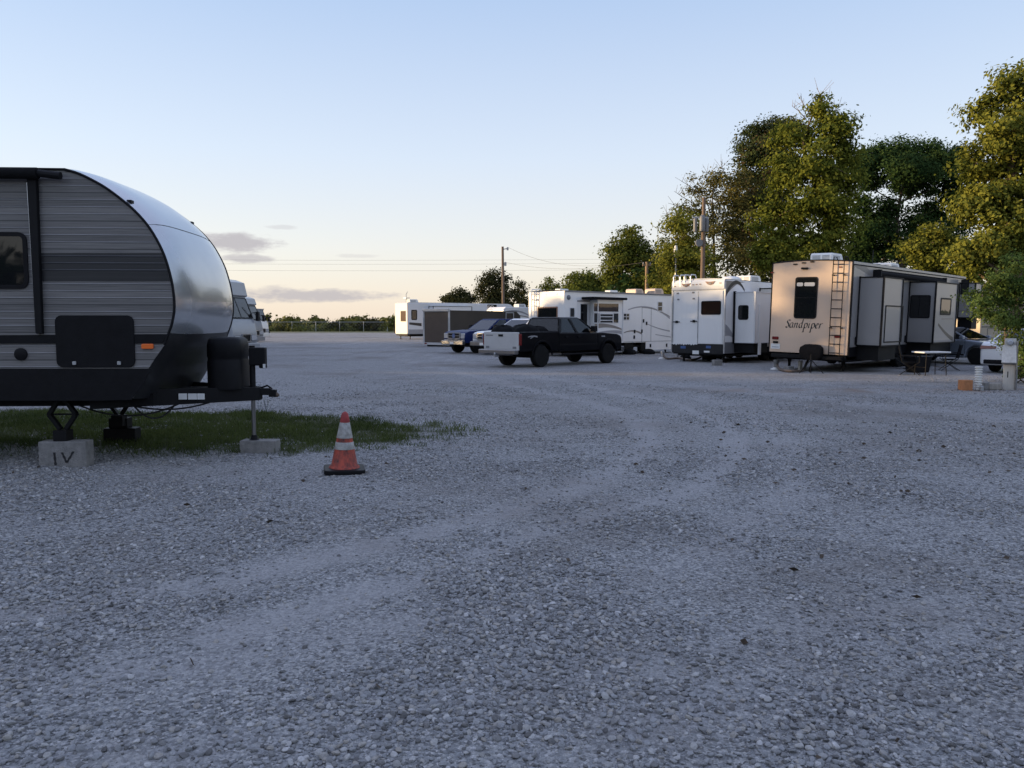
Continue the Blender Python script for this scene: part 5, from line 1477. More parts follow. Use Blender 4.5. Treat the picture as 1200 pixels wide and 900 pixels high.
ang = R(-58); h = Vector((math.cos(ang), math.sin(ang), 0)); l_ = Vector((-h.y, h.x, 0))
sedan('sedan_car', 'dark grey sedan partly hidden behind the beige fifth wheel', gnd(1144.5, 427.5) - h * 1.40 + l_ * .78, ang, 'gunmetal_paint')
ang = R(38); h = Vector((math.cos(ang), math.sin(ang), 0)); l_ = Vector((-h.y, h.x, 0))
sedan('sedan_car', 'white sedan showing its red tail light beside the sapling', gnd(1148, 436.5) + h * 2.36 - l_ * .88, ang, 'white_paint')

# ================================================================== campsite things
def folding_table():
    p = gnd(1090, 439.5)
    e = thing('folding_table', 'white topped folding table beside the beige fifth wheel', 'table', (p.x, p.y, 0), R(8))
    MB().prism(P((0, 0, .70), (1, 0, 0), (0, 1, 0)), rr(-.47, .47, -.33, .33, .05), 0, .045).build('tabletop', 'white_gelcoat', e, bevel=.01)
    for x in (-.32, .32):
        for y in (-.24, .24):
            MB().tube([(x, y, .70), (x * 1.12, y * 1.1, 0)], .014, 8).build('leg', 'black_metal', e, smooth=True)
    MB().tube([(-.33, -.25, .25), (-.33, .25, .25)], .01, 6).tube([(.33, -.25, .25), (.33, .25, .25)], .01, 6).build('brace', 'black_metal', e)
folding_table()

def bin_box():
    p = gnd(1089, 438.0) + Vector((0, .75, 0))
    e = thing('storage_bin', 'dark storage bin behind the white topped folding table', 'bin', (p.x, p.y, 0), R(20))
    MB().hexa([Vector((-.3, -.2, .0)), Vector((.3, -.2, 0)), Vector((.3, .2, 0)), Vector((-.3, .2, 0))], [Vector((-.36, -.25, .5)), Vector((.36, -.25, .5)), Vector((.36, .25, .5)), Vector((-.36, .25, .5))]).build('bin_body', 'black_plastic', e, bevel=.03)
    MB().box(-.38, .38, -.27, .27, .501, .55).build('lid', 'dark_grey_paint', e, bevel=.02)
bin_box()

def camp_chair(label, px, py, ang):
    p = gnd(px, py)
    e = thing('camp_chair', label, 'chair', (p.x, p.y, 0), ang, 'folding chairs beside the beige fifth wheel')
    seat = MB(); vs = []
    for i in range(6):
        for j in range(6):
            u, v = i / 5 * 2 - 1, j / 5 * 2 - 1
            vs.append((u * .25, v * .25, .40 - .05 * (1 - u * u) * (1 - v * v)))
    seat.add(vs, [(i * 6 + j, i * 6 + j + 1, (i + 1) * 6 + j + 1, (i + 1) * 6 + j) for i in range(5) for j in range(5)])
    seat.build('seat', 'black_cloth', e, smooth=True)
    bk = MB(); vs = []
    for i in range(6):
        for j in range(6):
            u, v = i / 5 * 2 - 1, j / 5
            vs.append((-.24 - .10 * v - .03 * (1 - u * u), u * .25, .42 + .45 * v))
    bk.add(vs, [(i * 6 + j, i * 6 + j + 1, (i + 1) * 6 + j + 1, (i + 1) * 6 + j) for i in range(5) for j in range(5)])
    bk.build('backrest', 'black_cloth', e, smooth=True)
    for s in (-1, 1):
        MB().tube([(.28, s * .27, 0), (-.24, s * .27, .42), (-.35, s * .27, .90)], .012, 6).tube([(-.30, s * .27, 0), (.25, s * .27, .40), (.25, s * .27, .6)], .012, 6).build('leg', 'black_metal', e, smooth=True)
        MB().box(-.3, .28, s * .27 - .025, s * .27 + .025, .6, .62).build('armrest', 'black_plastic', e, bevel=.005)
camp_chair('dark folding chair left of the white topped table', 1067, 439, R(-30))
camp_chair('dark folding chair right of the white topped table, near the dark sedan', 1112, 434, R(160))

def grill_stand():
    p = gnd(950, 437.5)
    e = thing('scissor_stand', 'dark stabiliser stand on thin legs under the covered spare tyre', 'stand', (p.x, p.y, 0), R(45))
    MB().tube([(0, 0, .02), (0, 0, .62)], .025, 8).build('post', 'black_metal', e)
    for a in (30, 150, 270):
        MB().tube([(0, 0, .45), (.42 * math.cos(R(a)), .42 * math.sin(R(a)), .015)], .014, 6).build('leg', 'black_metal', e)
grill_stand()

def pedestal():
    p = gnd(1181, 456.5)
    e = thing('power_pedestal', 'whitewashed wooden power pedestal with a round meter and a raised cover', 'power pedestal', (p.x, p.y, 0), R(-28))
    # local: -y faces the camera, the cover leans out to -x
    MB().box(-.11, .13, -.05, .05, -.02, 1.26).build('post', 'whitewashed_wood', e, bevel=.008)
    MB().box(.131, .17, -.10, .10, -.02, 1.20).build('side_board', 'weathered_wood', e, bevel=.006)
    hd_ = MB().hexa([Vector((-.16, -.055, 1.10)), Vector((.13, -.055, 1.10)), Vector((.13, -.08, 1.10)), Vector((-.16, -.08, 1.10))][::-1],
                    [Vector((-.18, -.30, .66)), Vector((.13, -.30, .66)), Vector((.13, -.325, .68)), Vector((-.18, -.325, .68))][::-1])
    cv = hd_.build('cover', 'whitewashed_wood', e, bevel=.004)
    MB().hexa([Vector((-.15, -.052, .62)), Vector((.12, -.052, .62)), Vector((.12, -.052, 1.08)), Vector((-.15, -.052, 1.08))],
              [Vector((-.15, -.14, .64)), Vector((.12, -.14, .64)), Vector((.12, -.075, 1.08)), Vector((-.15, -.075, 1.08))]).build('outlet_box', 'mid_grey_paint', e, bevel=.004)
    m = MB().lathe([(.075, 0), (.075, -.03), (.068, -.07), (.05, -.10), (.01, -.11)], (0, -.05, 1.16), 'y', 20)
    mt = m.build('meter', 'galvanised', e, smooth=True)
    MB().lathe([(.045, -.10), (.045, -.118), (.01, -.12)], (0, -.05, 1.16), 'y', 14).build('meter_face', 'clear_lens', mt, smooth=True)
    MB().box(-.03, -.01, -.054, -.0505, .30, .45).build('slot', 'black_plastic', e)
    MB().tube([(.16, -.12, 0), (.16, -.12, .5)], .02, 8).build('conduit', 'transformer_grey', e)
pedestal()

def small(name, label, cat, px, py, mat, dims, ang=0.0, bevel=.012, group=None):
    p = gnd(px, py)
    w, d, h = dims
    o = MB().box(-w / 2, w / 2, -d / 2, d / 2, -.01, h).build(name, mat, None, bevel=bevel)
    o.location = (p.x, p.y + d / 2, 0); o.rotation_euler = (0, 0, ang)
    return tag(o, label, cat, group)
small('clay_block', 'orange clay block on the gravel left of the white drain pipe', 'block', 1134, 457.6, 'red_brick', (.24, .22, .25), R(12))
small('stone_block', 'weathered grey block lying next to the white drain pipe', 'block', 1155.5, 457.0, 'concrete_block', (.20, .25, .19), R(25), .03)
small('stone_block', 'long dark grey stone at the foot of the wooden power pedestal', 'block', 1167, 457.0, 'weathered_wood', (.34, .2, .17), R(4), .04)
small('concrete_block', 'grey concrete block on the ground behind the white toy hauler', 'concrete block', 841, 428.5, 'concrete_block', (.36, .2, .22), R(20), .012)
small('concrete_block', 'low grey block on the ground behind the beige fifth wheel', 'concrete block', 926, 434.8, 'concrete_block', (.30, .2, .16), R(35), .012)

def drain_pipe():
    p = gnd(1146, 457.2)
    e = thing('drain_pipe', 'ribbed white drain pipe standing up beside the orange clay block', 'pipe', (p.x, p.y, 0))
    prof = []
    for i in range(9):
        z = i * .06
        prof += [(.055, z), (.085, z + .015), (.085, z + .035), (.055, z + .05)]
    MB().lathe(prof + [(.09, .55), (.09, .58), (.02, .585)], (0, 0, 0), 'z', 16).build('ribbed_pipe', 'pvc_white', e, smooth=True)
    MB().lathe([(.05, 0), (.05, .10), (.02, .12)], (.02, -.12, 0), 'z', 10).build('pipe_stub', 'galvanised', e, smooth=True)
drain_pipe()

def standpipe(label, px, py, h, col):
    p = gnd(px, py)
    e = thing('sewer_standpipe', label, 'pipe', (p.x, p.y, 0))
    MB().lathe([(.075, -.01), (.075, h * .7), (.10, h * .7 + .005), (.10, h), (.07, h + .004)], (0, 0, 0), 'z', 14).build('pipe', col, e, smooth=True, angle=50)
    MB().lathe([(.2, -.004), (.19, .03), (.09, .07), (.08, .08)], (0, 0, 0), 'z', 14).build('collar', 'pvc_white', e, smooth=True)
standpipe('grey sewer standpipe on a white collar behind the beige fifth wheel', 909.5, 433.0, .34, 'transformer_grey')
standpipe('short pale sewer standpipe at the left rear of the white toy hauler', 776.5, 420.5, .34, 'galvanised')

def post(name, label, px, py, h, w, mat):
    p = gnd(px, py)
    o = MB().box(-w / 2, w / 2, -w / 2, w / 2, -.02, h).build(name, mat, None, bevel=.008)
    o.location = (p.x, p.y, 0); o.rotation_euler = (0, R(2), R(25)); return tag(o, label, 'marker')
post('site_marker', 'short white marker post behind the beige fifth wheel', 937.5, 433.5, .33, .11, 'whitewashed_wood')

def hose(name, label, pts, r, mat):
    P_ = [gnd(x, y) + Vector((0, 0, z)) for x, y, z in pts]
    out = []
    for i in range(len(P_) - 1):
        p0, p1, p2, p3 = P_[max(i - 1, 0)], P_[i], P_[i + 1], P_[min(i + 2, len(P_) - 1)]
        for s in range(6):
            t = s / 6
            out.append(0.5 * ((2 * p1) + (p2 - p0) * t + (2 * p0 - 5 * p1 + 4 * p2 - p3) * t * t + (3 * p1 - p0 - 3 * p2 + p3) * t ** 3))
    out.append(P_[-1])
    o = MB().tube(out, r, 8).build(name, mat, None, smooth=True)
    return tag(o, label, 'hose')
hose('sewer_hose', 'brown sewer hose looping along the ground behind the beige fifth wheel', [(909.5, 432.8, .2), (914, 434.4, .05), (923, 436.4, .05), (933, 436.6, .05), (941, 435, .05), (947, 430, .3), (950, 428, .55)], .045, 'hose_brown')
hose('sewer_hose', 'dark hose trailing along the ground behind the white toy hauler', [(776.5, 420.2, .2), (782, 421.5, .05), (795, 421, .05), (810, 423.0, .05), (822, 421, .12), (830, 417.5, .45)], .05, 'hose_brown')
hose('extension_cable', 'black power cord arched below the ramp door of the toy hauler', [(794, 420, .03), (797, 415, .5), (801, 414, .62), (804, 418, .3), (806, 421, .03)], .03, 'wire_black')
def clutter(label, px, py, seed, sx, sy, sz, mat='black_cloth'):
    o = bundle('ground_clutter', label, gnd(px, py), sx, sy, sz, -.06, seed)
    o['group'] = 'small heaps on the gravel by the campers'; o['category'] = 'gear'
clutter('dark heap of gear on the gravel under the white toy hauler lip', 803, 421.0, 21, .25, .2, .14)
clutter('small dark heap beside the hauler concrete block', 832, 421.5, 23, .3, .3, .25)
clutter('dark bag on the gravel under the long white fifth wheel', 738, 415.5, 31, .3, .25, .2)
clutter('second dark bag by the wheels of the long white fifth wheel', 760, 415.0, 33, .28, .25, .18)
# ================================================================== trees
def leaf_quads(cen, size, rng, flat=0.35, aspect=1.6, nrm=None):
    """one small rhombus per centre, random attitude"""
    n = len(cen)
    u = rng.normal(size=(n, 3)); u[:, 2] *= flat + .3
    u /= np.linalg.norm(u, axis=1)[:, None]
    w = rng.normal(size=(n, 3))
    v = np.cross(u, w); v /= (np.linalg.norm(v, axis=1)[:, None] + 1e-9)
    if nrm is not None:
        # leaves of a spray lie roughly square to its outward direction
        w = nrm + rng.normal(size=(n, 3)) * .52
        w /= (np.linalg.norm(w, axis=1)[:, None] + 1e-9)
        u = np.cross(w, rng.normal(size=(n, 3))); u /= (np.linalg.norm(u, axis=1)[:, None] + 1e-9)
        v = np.cross(w, u)
    s = size * (0.6 + 0.8 * rng.random(n))
    a = u * (s * aspect / 2)[:, None]; b = v * (s / 2)[:, None]
    droop = np.zeros((n, 3)); droop[:, 2] = -s * .12
    V = np.empty((n, 4, 3))
    V[:, 0] = cen - a; V[:, 1] = cen + b + droop; V[:, 2] = cen + a + droop; V[:, 3] = cen - b
    return V.reshape(-1, 3), np.arange(n * 4).reshape(n, 4)

def crown_points(blobs, rng, cl_r, cl_n, fill=1.0, ragged=.35):
    """leaf centres: clumps scattered through each blob, denser towards its skin, with uneven outlines"""
    pts, cents, nrms = [], [], []
    for (c, r) in blobs:
        c = np.array(c); r = np.array(r)
        area = 4 * math.pi * ((r[0] * r[1]) ** 1.6 / 3 + (r[0] * r[2]) ** 1.6 / 3 + (r[1] * r[2]) ** 1.6 / 3) ** (1 / 1.6)
        m = max(5, int(fill * area / (cl_r * cl_r * 2.6)))
        d = rng.normal(size=(m, 3)); d /= np.linalg.norm(d, axis=1)[:, None]
        ph = rng.uniform(0, 6.28, 3)
        lump = 1 + ragged * .5 * (np.sin(3.1 * d[:, 0] + 2.3 * d[:, 2] + ph[0]) + np.sin(5.3 * d[:, 2] + 2.9 * d[:, 1] + ph[1])) * .5
        rad = (rng.random(m) ** .42) * lump * (1 + ragged * .35 * rng.normal(size=m))
        cc = c + d * r * np.clip(rad, .1, 1.16)[:, None]
        cents.append(cc)
        for q in cc:
            k = int(cl_n * (.4 + 1.1 * rng.random()))
            e = rng.normal(size=(k, 3)); e *= (rng.random(k) ** .45 * np.where(rng.random(k) < .3, 1.45, .92) / (np.linalg.norm(e, axis=1) + 1e-6))[:, None]
            e *= cl_r * np.array([1.15, 1.15, .72]) * (.7 + .6 * rng.random())
            pts.append(q + e)
            o = (q - c) / r; o = o / (np.linalg.norm(o) + 1e-6)
            ee = e / (np.linalg.norm(e, axis=1)[:, None] + 1e-6)
            nrms.append(.55 * ee + .55 * o + np.array([0, 0, .45]))
    return np.concatenate(pts), cents, np.concatenate(nrms)

def tree(name, label, Y, base, blobs, leaf, size=.24, cl_r=.62, cl_n=30, fill=1.0, ragged=.35, trunk=None, r0=.22, bark='bark', seed=1,
         twigs=(), cat='tree', group=None, depth=1.0, limbs=True, flat=.35):
    size *= .52; cl_n = cl_n * 3.4; cl_r *= 1.1; fill *= 1.45
    rng = np.random.default_rng(seed)
    bp = at(base[0], 390, Y); b0 = Vector((bp.x, Y, 0))
    e = thing(name, label, cat, tuple(b0), 0, group)
    k = Y / F
    B = []
    for i, bl in enumerate(blobs):
        x, y, rx, ry = bl[:4]
        p = at(x, y, Y)
        dy = (bl[4] if len(bl) > 4 else rng.uniform(-.7, .7) * rx * k)
        B.append((((p.x - b0.x), dy, p.z), (rx * k, rx * k * depth, ry * k)))
    pts, cents, nr = crown_points(B, rng, cl_r, cl_n, fill, ragged)
    k_ = pts[:, 2] > .15; pts, nr = pts[k_], nr[k_]
    V, Fc = leaf_quads(pts, size, rng, flat, nrm=nr)
    npmesh('crown', V, Fc, leaf, e)
    # trunk line through given picture heights, limbs to every blob, branches to some clumps
    tl = [Vector((0, 0, -.1))]
    for (x, y) in (trunk or [(B[0], 0)] if False else (trunk or [])):
        p = at(x, y, Y); tl.append(Vector((p.x - b0.x, float(rng.uniform(-.3, .3)), p.z)))
    if len(tl) == 1:
        zt = max(b[0][2] for b in B)
        xm = sum(b[0][0] for b in B) / len(B)
        for f in (.3, .6, .92):
            tl.append(Vector((xm * f * .8 + rng.uniform(-.15, .15), rng.uniform(-.2, .2), zt * f)))
    m = MB()
    n = len(tl)
    def smooth(P_):
        out = []
        for i in range(len(P_) - 1):
            p0, p1, p2, p3 = P_[max(i - 1, 0)], P_[i], P_[i + 1], P_[min(i + 2, len(P_) - 1)]
            for s in range(4):
                t = s / 4
                out.append(0.5 * ((2 * p1) + (p2 - p0) * t + (2 * p0 - 5 * p1 + 4 * p2 - p3) * t * t + (3 * p1 - p0 - 3 * p2 + p3) * t ** 3))
        return out + [P_[-1]]
    ts = smooth(tl); N_ = len(ts)
    m.tube(ts, [r0 * (1.25 if i == 0 else 1) * (1 - .85 * i / (N_ - 1)) for i in range(N_)], 9)
    if limbs:
        for (c, r), cc in zip(B, cents):
            c = Vector(c)
            below = [i for i in range(N_) if ts[i].z < c.z - .3 * (c.xy - ts[i].xy).length - .2] or [1]
            i = below[-1]
            p = ts[i]; rr_ = r0 * (1 - .85 * i / (N_ - 1)) * .6
            mid = (p + c) / 2 + Vector((rng.uniform(-.3, .3), rng.uniform(-.3, .3), -.08 * (c - p).length))
            L = smooth([p, mid, c])
            m.tube(L, [max(.018, rr_ * (1 - .75 * j / (len(L) - 1))) for j in range(len(L))], 6, cap=False)
            for j in rng.choice(len(cc), min(len(cc), 9), replace=False):
                q = Vector(cc[j]); md = (c + q) / 2 + Vector((rng.uniform(-.2, .2), 0, rng.uniform(-.1, .25)))
                m.tube([c, md, q], [max(.016, rr_ * .28), max(.014, rr_ * .18), .01], 4, cap=False)
    for (x0, y0, x1, y1) in twigs:
        p, q = at(x0, y0, Y) - b0, at(x1, y1, Y) - b0
        p.y = q.y = 0
        md = (p + q) / 2 + Vector((rng.uniform(-.25, .25), rng.uniform(-.3, .3), .1))
        m.tube([p, md, q], [.035, .024, .012], 4, cap=False)
        for _ in range(5):
            s = md.lerp(q, float(rng.uniform(-.5, 1))); t = s + Vector((rng.uniform(-.6, .6), rng.uniform(-.5, .5), rng.uniform(.1, .8)))
            m.tube([s, t], [.016, .008], 3, cap=False)
    m.build('trunk', bark, e, smooth=True, recalc=False)
    return e

TG = 'trees behind the campers'
tree('broadleaf_tree', 'tall sunlit tree with a leaning trunk rising behind the beige fifth wheel', 50, (972, 0),
     [(958, 128, 16, 16), (975, 155, 26, 22), (935, 160, 26, 20), (990, 175, 20, 18), (955, 195, 34, 26), (925, 205, 28, 24), (985, 215, 24, 24), (950, 240, 36, 26), (912, 255, 28, 26), (975, 262, 26, 28), (935, 285, 36, 24), (905, 298, 26, 20), (968, 300, 26, 18)],
     'leaf_bright', .24, .55, 30, .95, .5, trunk=[(973, 330), (970, 270), (955, 205), (940, 170), (955, 130)], r0=.30, bark='warm_bark', seed=3, group=TG,
     twigs=[(950, 135, 938, 112), (960, 130, 978, 112), (975, 140, 992, 120), (958, 128, 957, 103), (945, 140, 928, 124)])
tree('pine_tree', 'dark pine with brownish needles just left of the tall leaning tree', 58, (905, 0),
     [(905, 152, 20, 13), (888, 160, 20, 16), (925, 148, 20, 12), (878, 185, 22, 16), (905, 180, 26, 18), (885, 210, 26, 20), (915, 215, 26, 20), (876, 238, 22, 18), (905, 250, 30, 22), (880, 275, 28, 26), (900, 305, 32, 26)],
     'leaf_pine', .22, .60, 34, 1.0, .45, r0=.26, seed=5, group=TG)
tree('broadleaf_tree', 'thin hazy tree with bare twigs on its left side behind the transformer pole', 55, (838, 0),
     [(846, 212, 24, 16), (822, 222, 18, 15), (868, 215, 22, 18), (838, 240, 26, 18), (812, 248, 18, 16), (862, 245, 22, 20), (795, 262, 16, 14), (830, 268, 26, 20), (858, 275, 24, 20), (800, 285, 22, 20), (835, 300, 30, 22), (865, 305, 24, 22), (802, 312, 24, 18)],
     'leaf_sparse', .20, .55, 22, .62, .6, r0=.2, seed=8, group=TG,
     twigs=[(812, 250, 783, 238), (805, 260, 776, 250), (820, 228, 798, 212), (800, 270, 778, 262), (838, 215, 822, 200), (850, 205, 845, 192), (815, 240, 790, 224)])
tree('broadleaf_tree', 'bushy golden green tree under the left side of the transformer pole', 50, (795, 0),
     [(796, 262, 18, 12), (800, 285, 22, 18), (788, 305, 24, 18), (815, 305, 22, 18), (795, 325, 34, 18)], 'leaf_gold', .22, .55, 28, .8, .5, r0=.14, seed=12, group=TG)
tree('broadleaf_tree', 'broad dark umbrella-shaped tree with sky gaps between the two tall sunlit trees', 62, (1062, 0),
     [(1060, 176, 34, 15), (1030, 186, 28, 17), (1095, 186, 30, 17), (1118, 204, 22, 20), (1012, 206, 22, 18), (1050, 205, 36, 18), (1085, 212, 32, 18), (1120, 232, 22, 18), (1015, 240, 16, 16), (1100, 246, 22, 14), (1045, 240, 14, 12), (1030, 285, 26, 28), (1070, 292, 30, 24), (1008, 300, 26, 28), (1100, 280, 16, 20), (1035, 255, 22, 14), (1075, 262, 20, 14), (1015, 270, 20, 18), (1120, 262, 16, 16)],
     'leaf_dark', .24, .62, 34, 1.1, .28, trunk=[(1058, 330), (1050, 285), (1054, 250), (1062, 195)], r0=.34, seed=15, group=TG)
tree('broadleaf_tree', 'very tall sunlit tree cut by the right edge of the view', 40, (1188, 0),
     [(1182, 98, 26, 22), (1160, 130, 24, 24), (1205, 120, 34, 30), (1172, 160, 30, 26), (1150, 190, 22, 24), (1200, 190, 38, 32), (1168, 220, 34, 28), (1145, 245, 24, 24), (1195, 255, 40, 32), (1160, 280, 34, 26), (1130, 290, 24, 22), (1190, 310, 40, 30), (1240, 160, 50, 70), (1245, 270, 50, 60), (1150, 315, 30, 22)],
     'leaf_gold', .23, .52, 30, .9, .45, trunk=[(1188, 330), (1185, 240), (1188, 150), (1185, 105)], r0=.32, bark='warm_bark', seed=18, group=TG)
tree('broadleaf_tree', 'low golden green tree above the front end of the beige fifth wheel', 46, (1098, 0),
     [(1096, 272, 16, 14), (1075, 290, 18, 14), (1105, 290, 22, 18), (1128, 300, 20, 20), (1085, 308, 20, 14), (1112, 318, 26, 18)],
     'leaf_gold', .22, .5, 28, .8, .5, r0=.13, bark='warm_bark', seed=21, group=TG)
tree('broadleaf_tree', 'rounded dark green tree with a pointed top behind the long white fifth wheel', 66, (742, 0),
     [(738, 274, 12, 12), (728, 288, 18, 14), (750, 290, 18, 15), (718, 304, 14, 14), (740, 308, 26, 20), (762, 312, 16, 18), (725, 326, 22, 16), (750, 330, 26, 16)],
     'leaf_mid', .26, .65, 30, .9, .5, r0=.2, seed=24, group=TG)
tree('broadleaf_tree', 'small dark tree right behind the pole with a short crossarm', 70, (772, 0),
     [(772, 300, 10, 12), (770, 318, 14, 16), (776, 332, 16, 14)], 'leaf_dark', .26, .6, 28, .9, .4, r0=.14, seed=26, group=TG)
tree('broadleaf_tree', 'low rounded tree at the left end of the wood behind the long white fifth wheel', 74, (686, 0),
     [(686, 328, 16, 10), (674, 335, 13, 10), (698, 336, 14, 12), (712, 335, 12, 12), (686, 345, 24, 12)], 'leaf_mid', .28, .65, 30, .95, .45, r0=.15, seed=28, group=TG)
tree('pine_tree', 'dark round-topped pine behind the tall bare utility pole', 112, (582, 0),
     [(580, 322, 9, 8), (572, 331, 11, 8), (590, 331, 10, 8), (567, 342, 8, 7), (582, 344, 15, 9), (594, 345, 8, 9), (575, 355, 14, 8), (590, 357, 12, 8)],
     'leaf_far_pine', .34, .85, 34, 1.0, .3, r0=.25, seed=31, group='far trees beyond the lot')
tree('pine_tree', 'thin scraggly pine just right of the tall bare utility pole', 118, (609, 0),
     [(609, 334, 4, 3.5), (604, 341, 5, 4), (613, 342, 5, 4), (608, 350, 7, 5), (616, 353, 5, 5), (605, 358, 8, 5)], 'leaf_far_pine', .34, .7, 22, .8, .5, r0=.16, seed=34, group='far trees beyond the lot')
tree('broadleaf_tree', 'small dark tree above the middle of the pale grey fifth wheel roof', 120, (538, 0),
     [(538, 342, 6, 4), (533, 347, 6, 4), (545, 347, 6, 4), (523, 350, 6, 3), (553, 350, 5, 3), (538, 353, 16, 5)], 'leaf_far_pine', .34, .8, 30, .9, .4, r0=.16, seed=36, group='far trees beyond the lot')
tree('broadleaf_tree', 'sparse treetop showing over the rear of the long white fifth wheel', 95, (645, 0),
     [(643, 330, 3, 5), (652, 334, 4, 3), (638, 336, 4, 2.5), (647, 339, 8, 3)], 'leaf_mid', .26, .5, 16, .7, .5, r0=.12, seed=38, group='far trees beyond the lot')
tree('broadleaf_tree', 'brownish bushy tree beside the left edge of the pale grey fifth wheel', 125, (463, 0),
     [(464, 374, 5, 5), (458, 379, 6, 6), (466, 384, 6, 6)], 'leaf_pine', .34, .8, 30, 1.0, .4, r0=.15, seed=40, group='far trees beyond the lot')

# sapling with hanging leaves next to the pedestal
tree('sapling_tree', 'young leafy tree with drooping branches beside the wooden power pedestal', 21.5, (1186, 0),
     [(1182, 312, 14, 12), (1168, 330, 20, 12), (1192, 332, 20, 14), (1158, 346, 18, 7), (1148, 352, 10, 4), (1185, 352, 24, 12), (1205, 350, 24, 20), (1172, 372, 22, 12), (1195, 378, 24, 16), (1150, 366, 14, 5), (1194, 400, 12, 14), (1208, 410, 16, 22), (1203, 432, 12, 18), (1200, 446, 10, 10)],
     'leaf_sapling', .085, .24, 46, .6, .6, trunk=[(1188, 440), (1184, 400), (1182, 350), (1183, 315)], r0=.06, seed=44, group=None, flat=.2)

def bush(label, Y, blobs, leaf, seed, size=.2, cl_r=.5, cl_n=30, fill=1.0):
    return tree('shrub', label, Y, (blobs[0][0], 0), blobs, leaf, size, cl_r, cl_n, fill, .45, r0=.07, seed=seed, cat='shrub', group='shrubs at the edge of the lot')
bush('bright green rounded shrub by the far chain-link fence', 152, [(340, 377.5, 8, 4.5), (336, 381.5, 9, 4), (346, 382, 8, 4)], 'leaf_far', 51, .45, .9, 26)
bush('dark low shrub near the middle of the far chain-link fence', 152, [(392, 380.5, 7, 3.5), (399, 382, 6, 3)], 'leaf_far_pine', 53, .45, .9, 26)
bush('rounded dark shrub toward the camper end of the far fence', 152, [(431, 378.5, 7, 4), (440, 379.5, 7, 4), (424, 381.5, 7, 3.5)], 'leaf_far_pine', 55, .45, .9, 26)

def mass(name, label, spots, leaf, seed, size, cl_r, cl_n, fill=1.0):
    rng = np.random.default_rng(seed)
    B = [((x, y, z), (rx, ry, rz)) for x, y, z, rx, ry, rz in spots]
    pts, _, nr = crown_points(B, rng, cl_r, cl_n, fill, .45)
    k_ = pts[:, 2] > .02; pts, nr = pts[k_], nr[k_]
    V, Fc = leaf_quads(pts, size, rng, .4, nrm=nr)
    o = npmesh(name, V, Fc, leaf)
    return tag(o, label, 'woods', None, 'stuff')
rg = random.Random(5)
sp = []
x = -75.0
while x < 40:
    h = rg.uniform(1.0, 1.7) * (1.15 + .35 * math.sin(x * .21) + .25 * math.sin(x * .53 + 1)) + max(0, (x + 36) * .05); sp.append((x, rg.uniform(158, 185), h * .5, rg.uniform(1.6, 3.5), 2.5, h * 1.05)); x += rg.uniform(.8, 1.7)
mass('treeline', 'low dark belt of far scrub and treetops beyond the chain-link fence', sp, 'leaf_far', 61, .5, 1.0, 26, .8)
sp = []
x = -75.0
while x < 40:
    sp.append((x, rg.uniform(150, 155), .15, 2.4, 1.5, rg.uniform(.4, .8))); x += rg.uniform(1.5, 3)
mass('weeds', 'yellow green weeds growing along the foot of the far fence', sp, 'leaf_far', 63, .3, .7, 20, .8)
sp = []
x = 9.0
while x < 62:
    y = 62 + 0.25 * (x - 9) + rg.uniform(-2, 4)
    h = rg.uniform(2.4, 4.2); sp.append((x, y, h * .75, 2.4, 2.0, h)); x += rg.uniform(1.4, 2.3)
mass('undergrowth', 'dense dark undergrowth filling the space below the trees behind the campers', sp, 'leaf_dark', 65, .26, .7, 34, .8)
# unseen wood added to the west, shaped to block or pass the low sun
sp = []
y = -46.0
while y < 68:
    h = SHADE_WOOD_H(y)
    if h > 0:
        sp.append((SHADE_WOOD_X + rg.uniform(-3, 3), y, h * .5, 3.2, 2.6, h * .5 * rg.uniform(.92, 1.05)))
    if 30 <= y < 40:
        sp.append((SHADE_WOOD_X + rg.uniform(-2, 2), y, 11.6, 1.9, 1.7, 2.0))  # raised canopy added to shade the upper rear of the beige camper
    y += 2.0
mass('shade_wood', 'added unseen wood on the sunset side, shaped to shade the yard and campers', sp, 'leaf_dark', 67, .55, 1.2, 30, 1.1)
sp = []  # unseen wood behind the viewer, added to darken what glass and paint reflect
for i in range(44):
    h = rg.uniform(8, 12)
    sp.append((-75 + i * 3.6, -58 + rg.uniform(-4, 4), h * .5, 3.2, 3.0, h * .5))
for i in range(22):
    h = rg.uniform(8, 12)
    sp.append((58 + rg.uniform(-4, 4), -54 + i * 3.6, h * .5, 3.2, 3.0, h * .5))  # eastern row added to dim the walls that face right
mass('shade_wood', 'unseen wood behind and right of the viewer, added to darken reflections and walls', sp, 'leaf_dark', 69, .55, 1.2, 26, 1.0)

# ================================================================== fence, poles and wires
def fence():
    e = thing('chain_link_fence', 'far chain-link fence with grey posts along the back of the lot', 'fence', (0, 150, 0))
    x0, x1 = -75, 30
    m = MB().tube([(x0, 0, 1.75), (x1, 0, 1.75)], .04, 6)
    m.build('top_rail', 'galvanised', e)
    w = MB()
    n = int((x1 - x0) / .6)
    for i in range(n):
        x = x0 + i * .6
        w.tube([(x, 0, .05), (x + 1.7, 0, 1.75)], .006, 3, cap=False); w.tube([(x + 1.7, .01, .05), (x, .01, 1.75)], .006, 3, cap=False)
    w.build('mesh', 'galvanised', e)
    for i in range(24):
        x = x0 + 2 + i * 4.5
        MB().tube([(x, .05, -.1), (x, .05, 1.85)], .06, 8).build('post', 'galvanised', e)
fence()

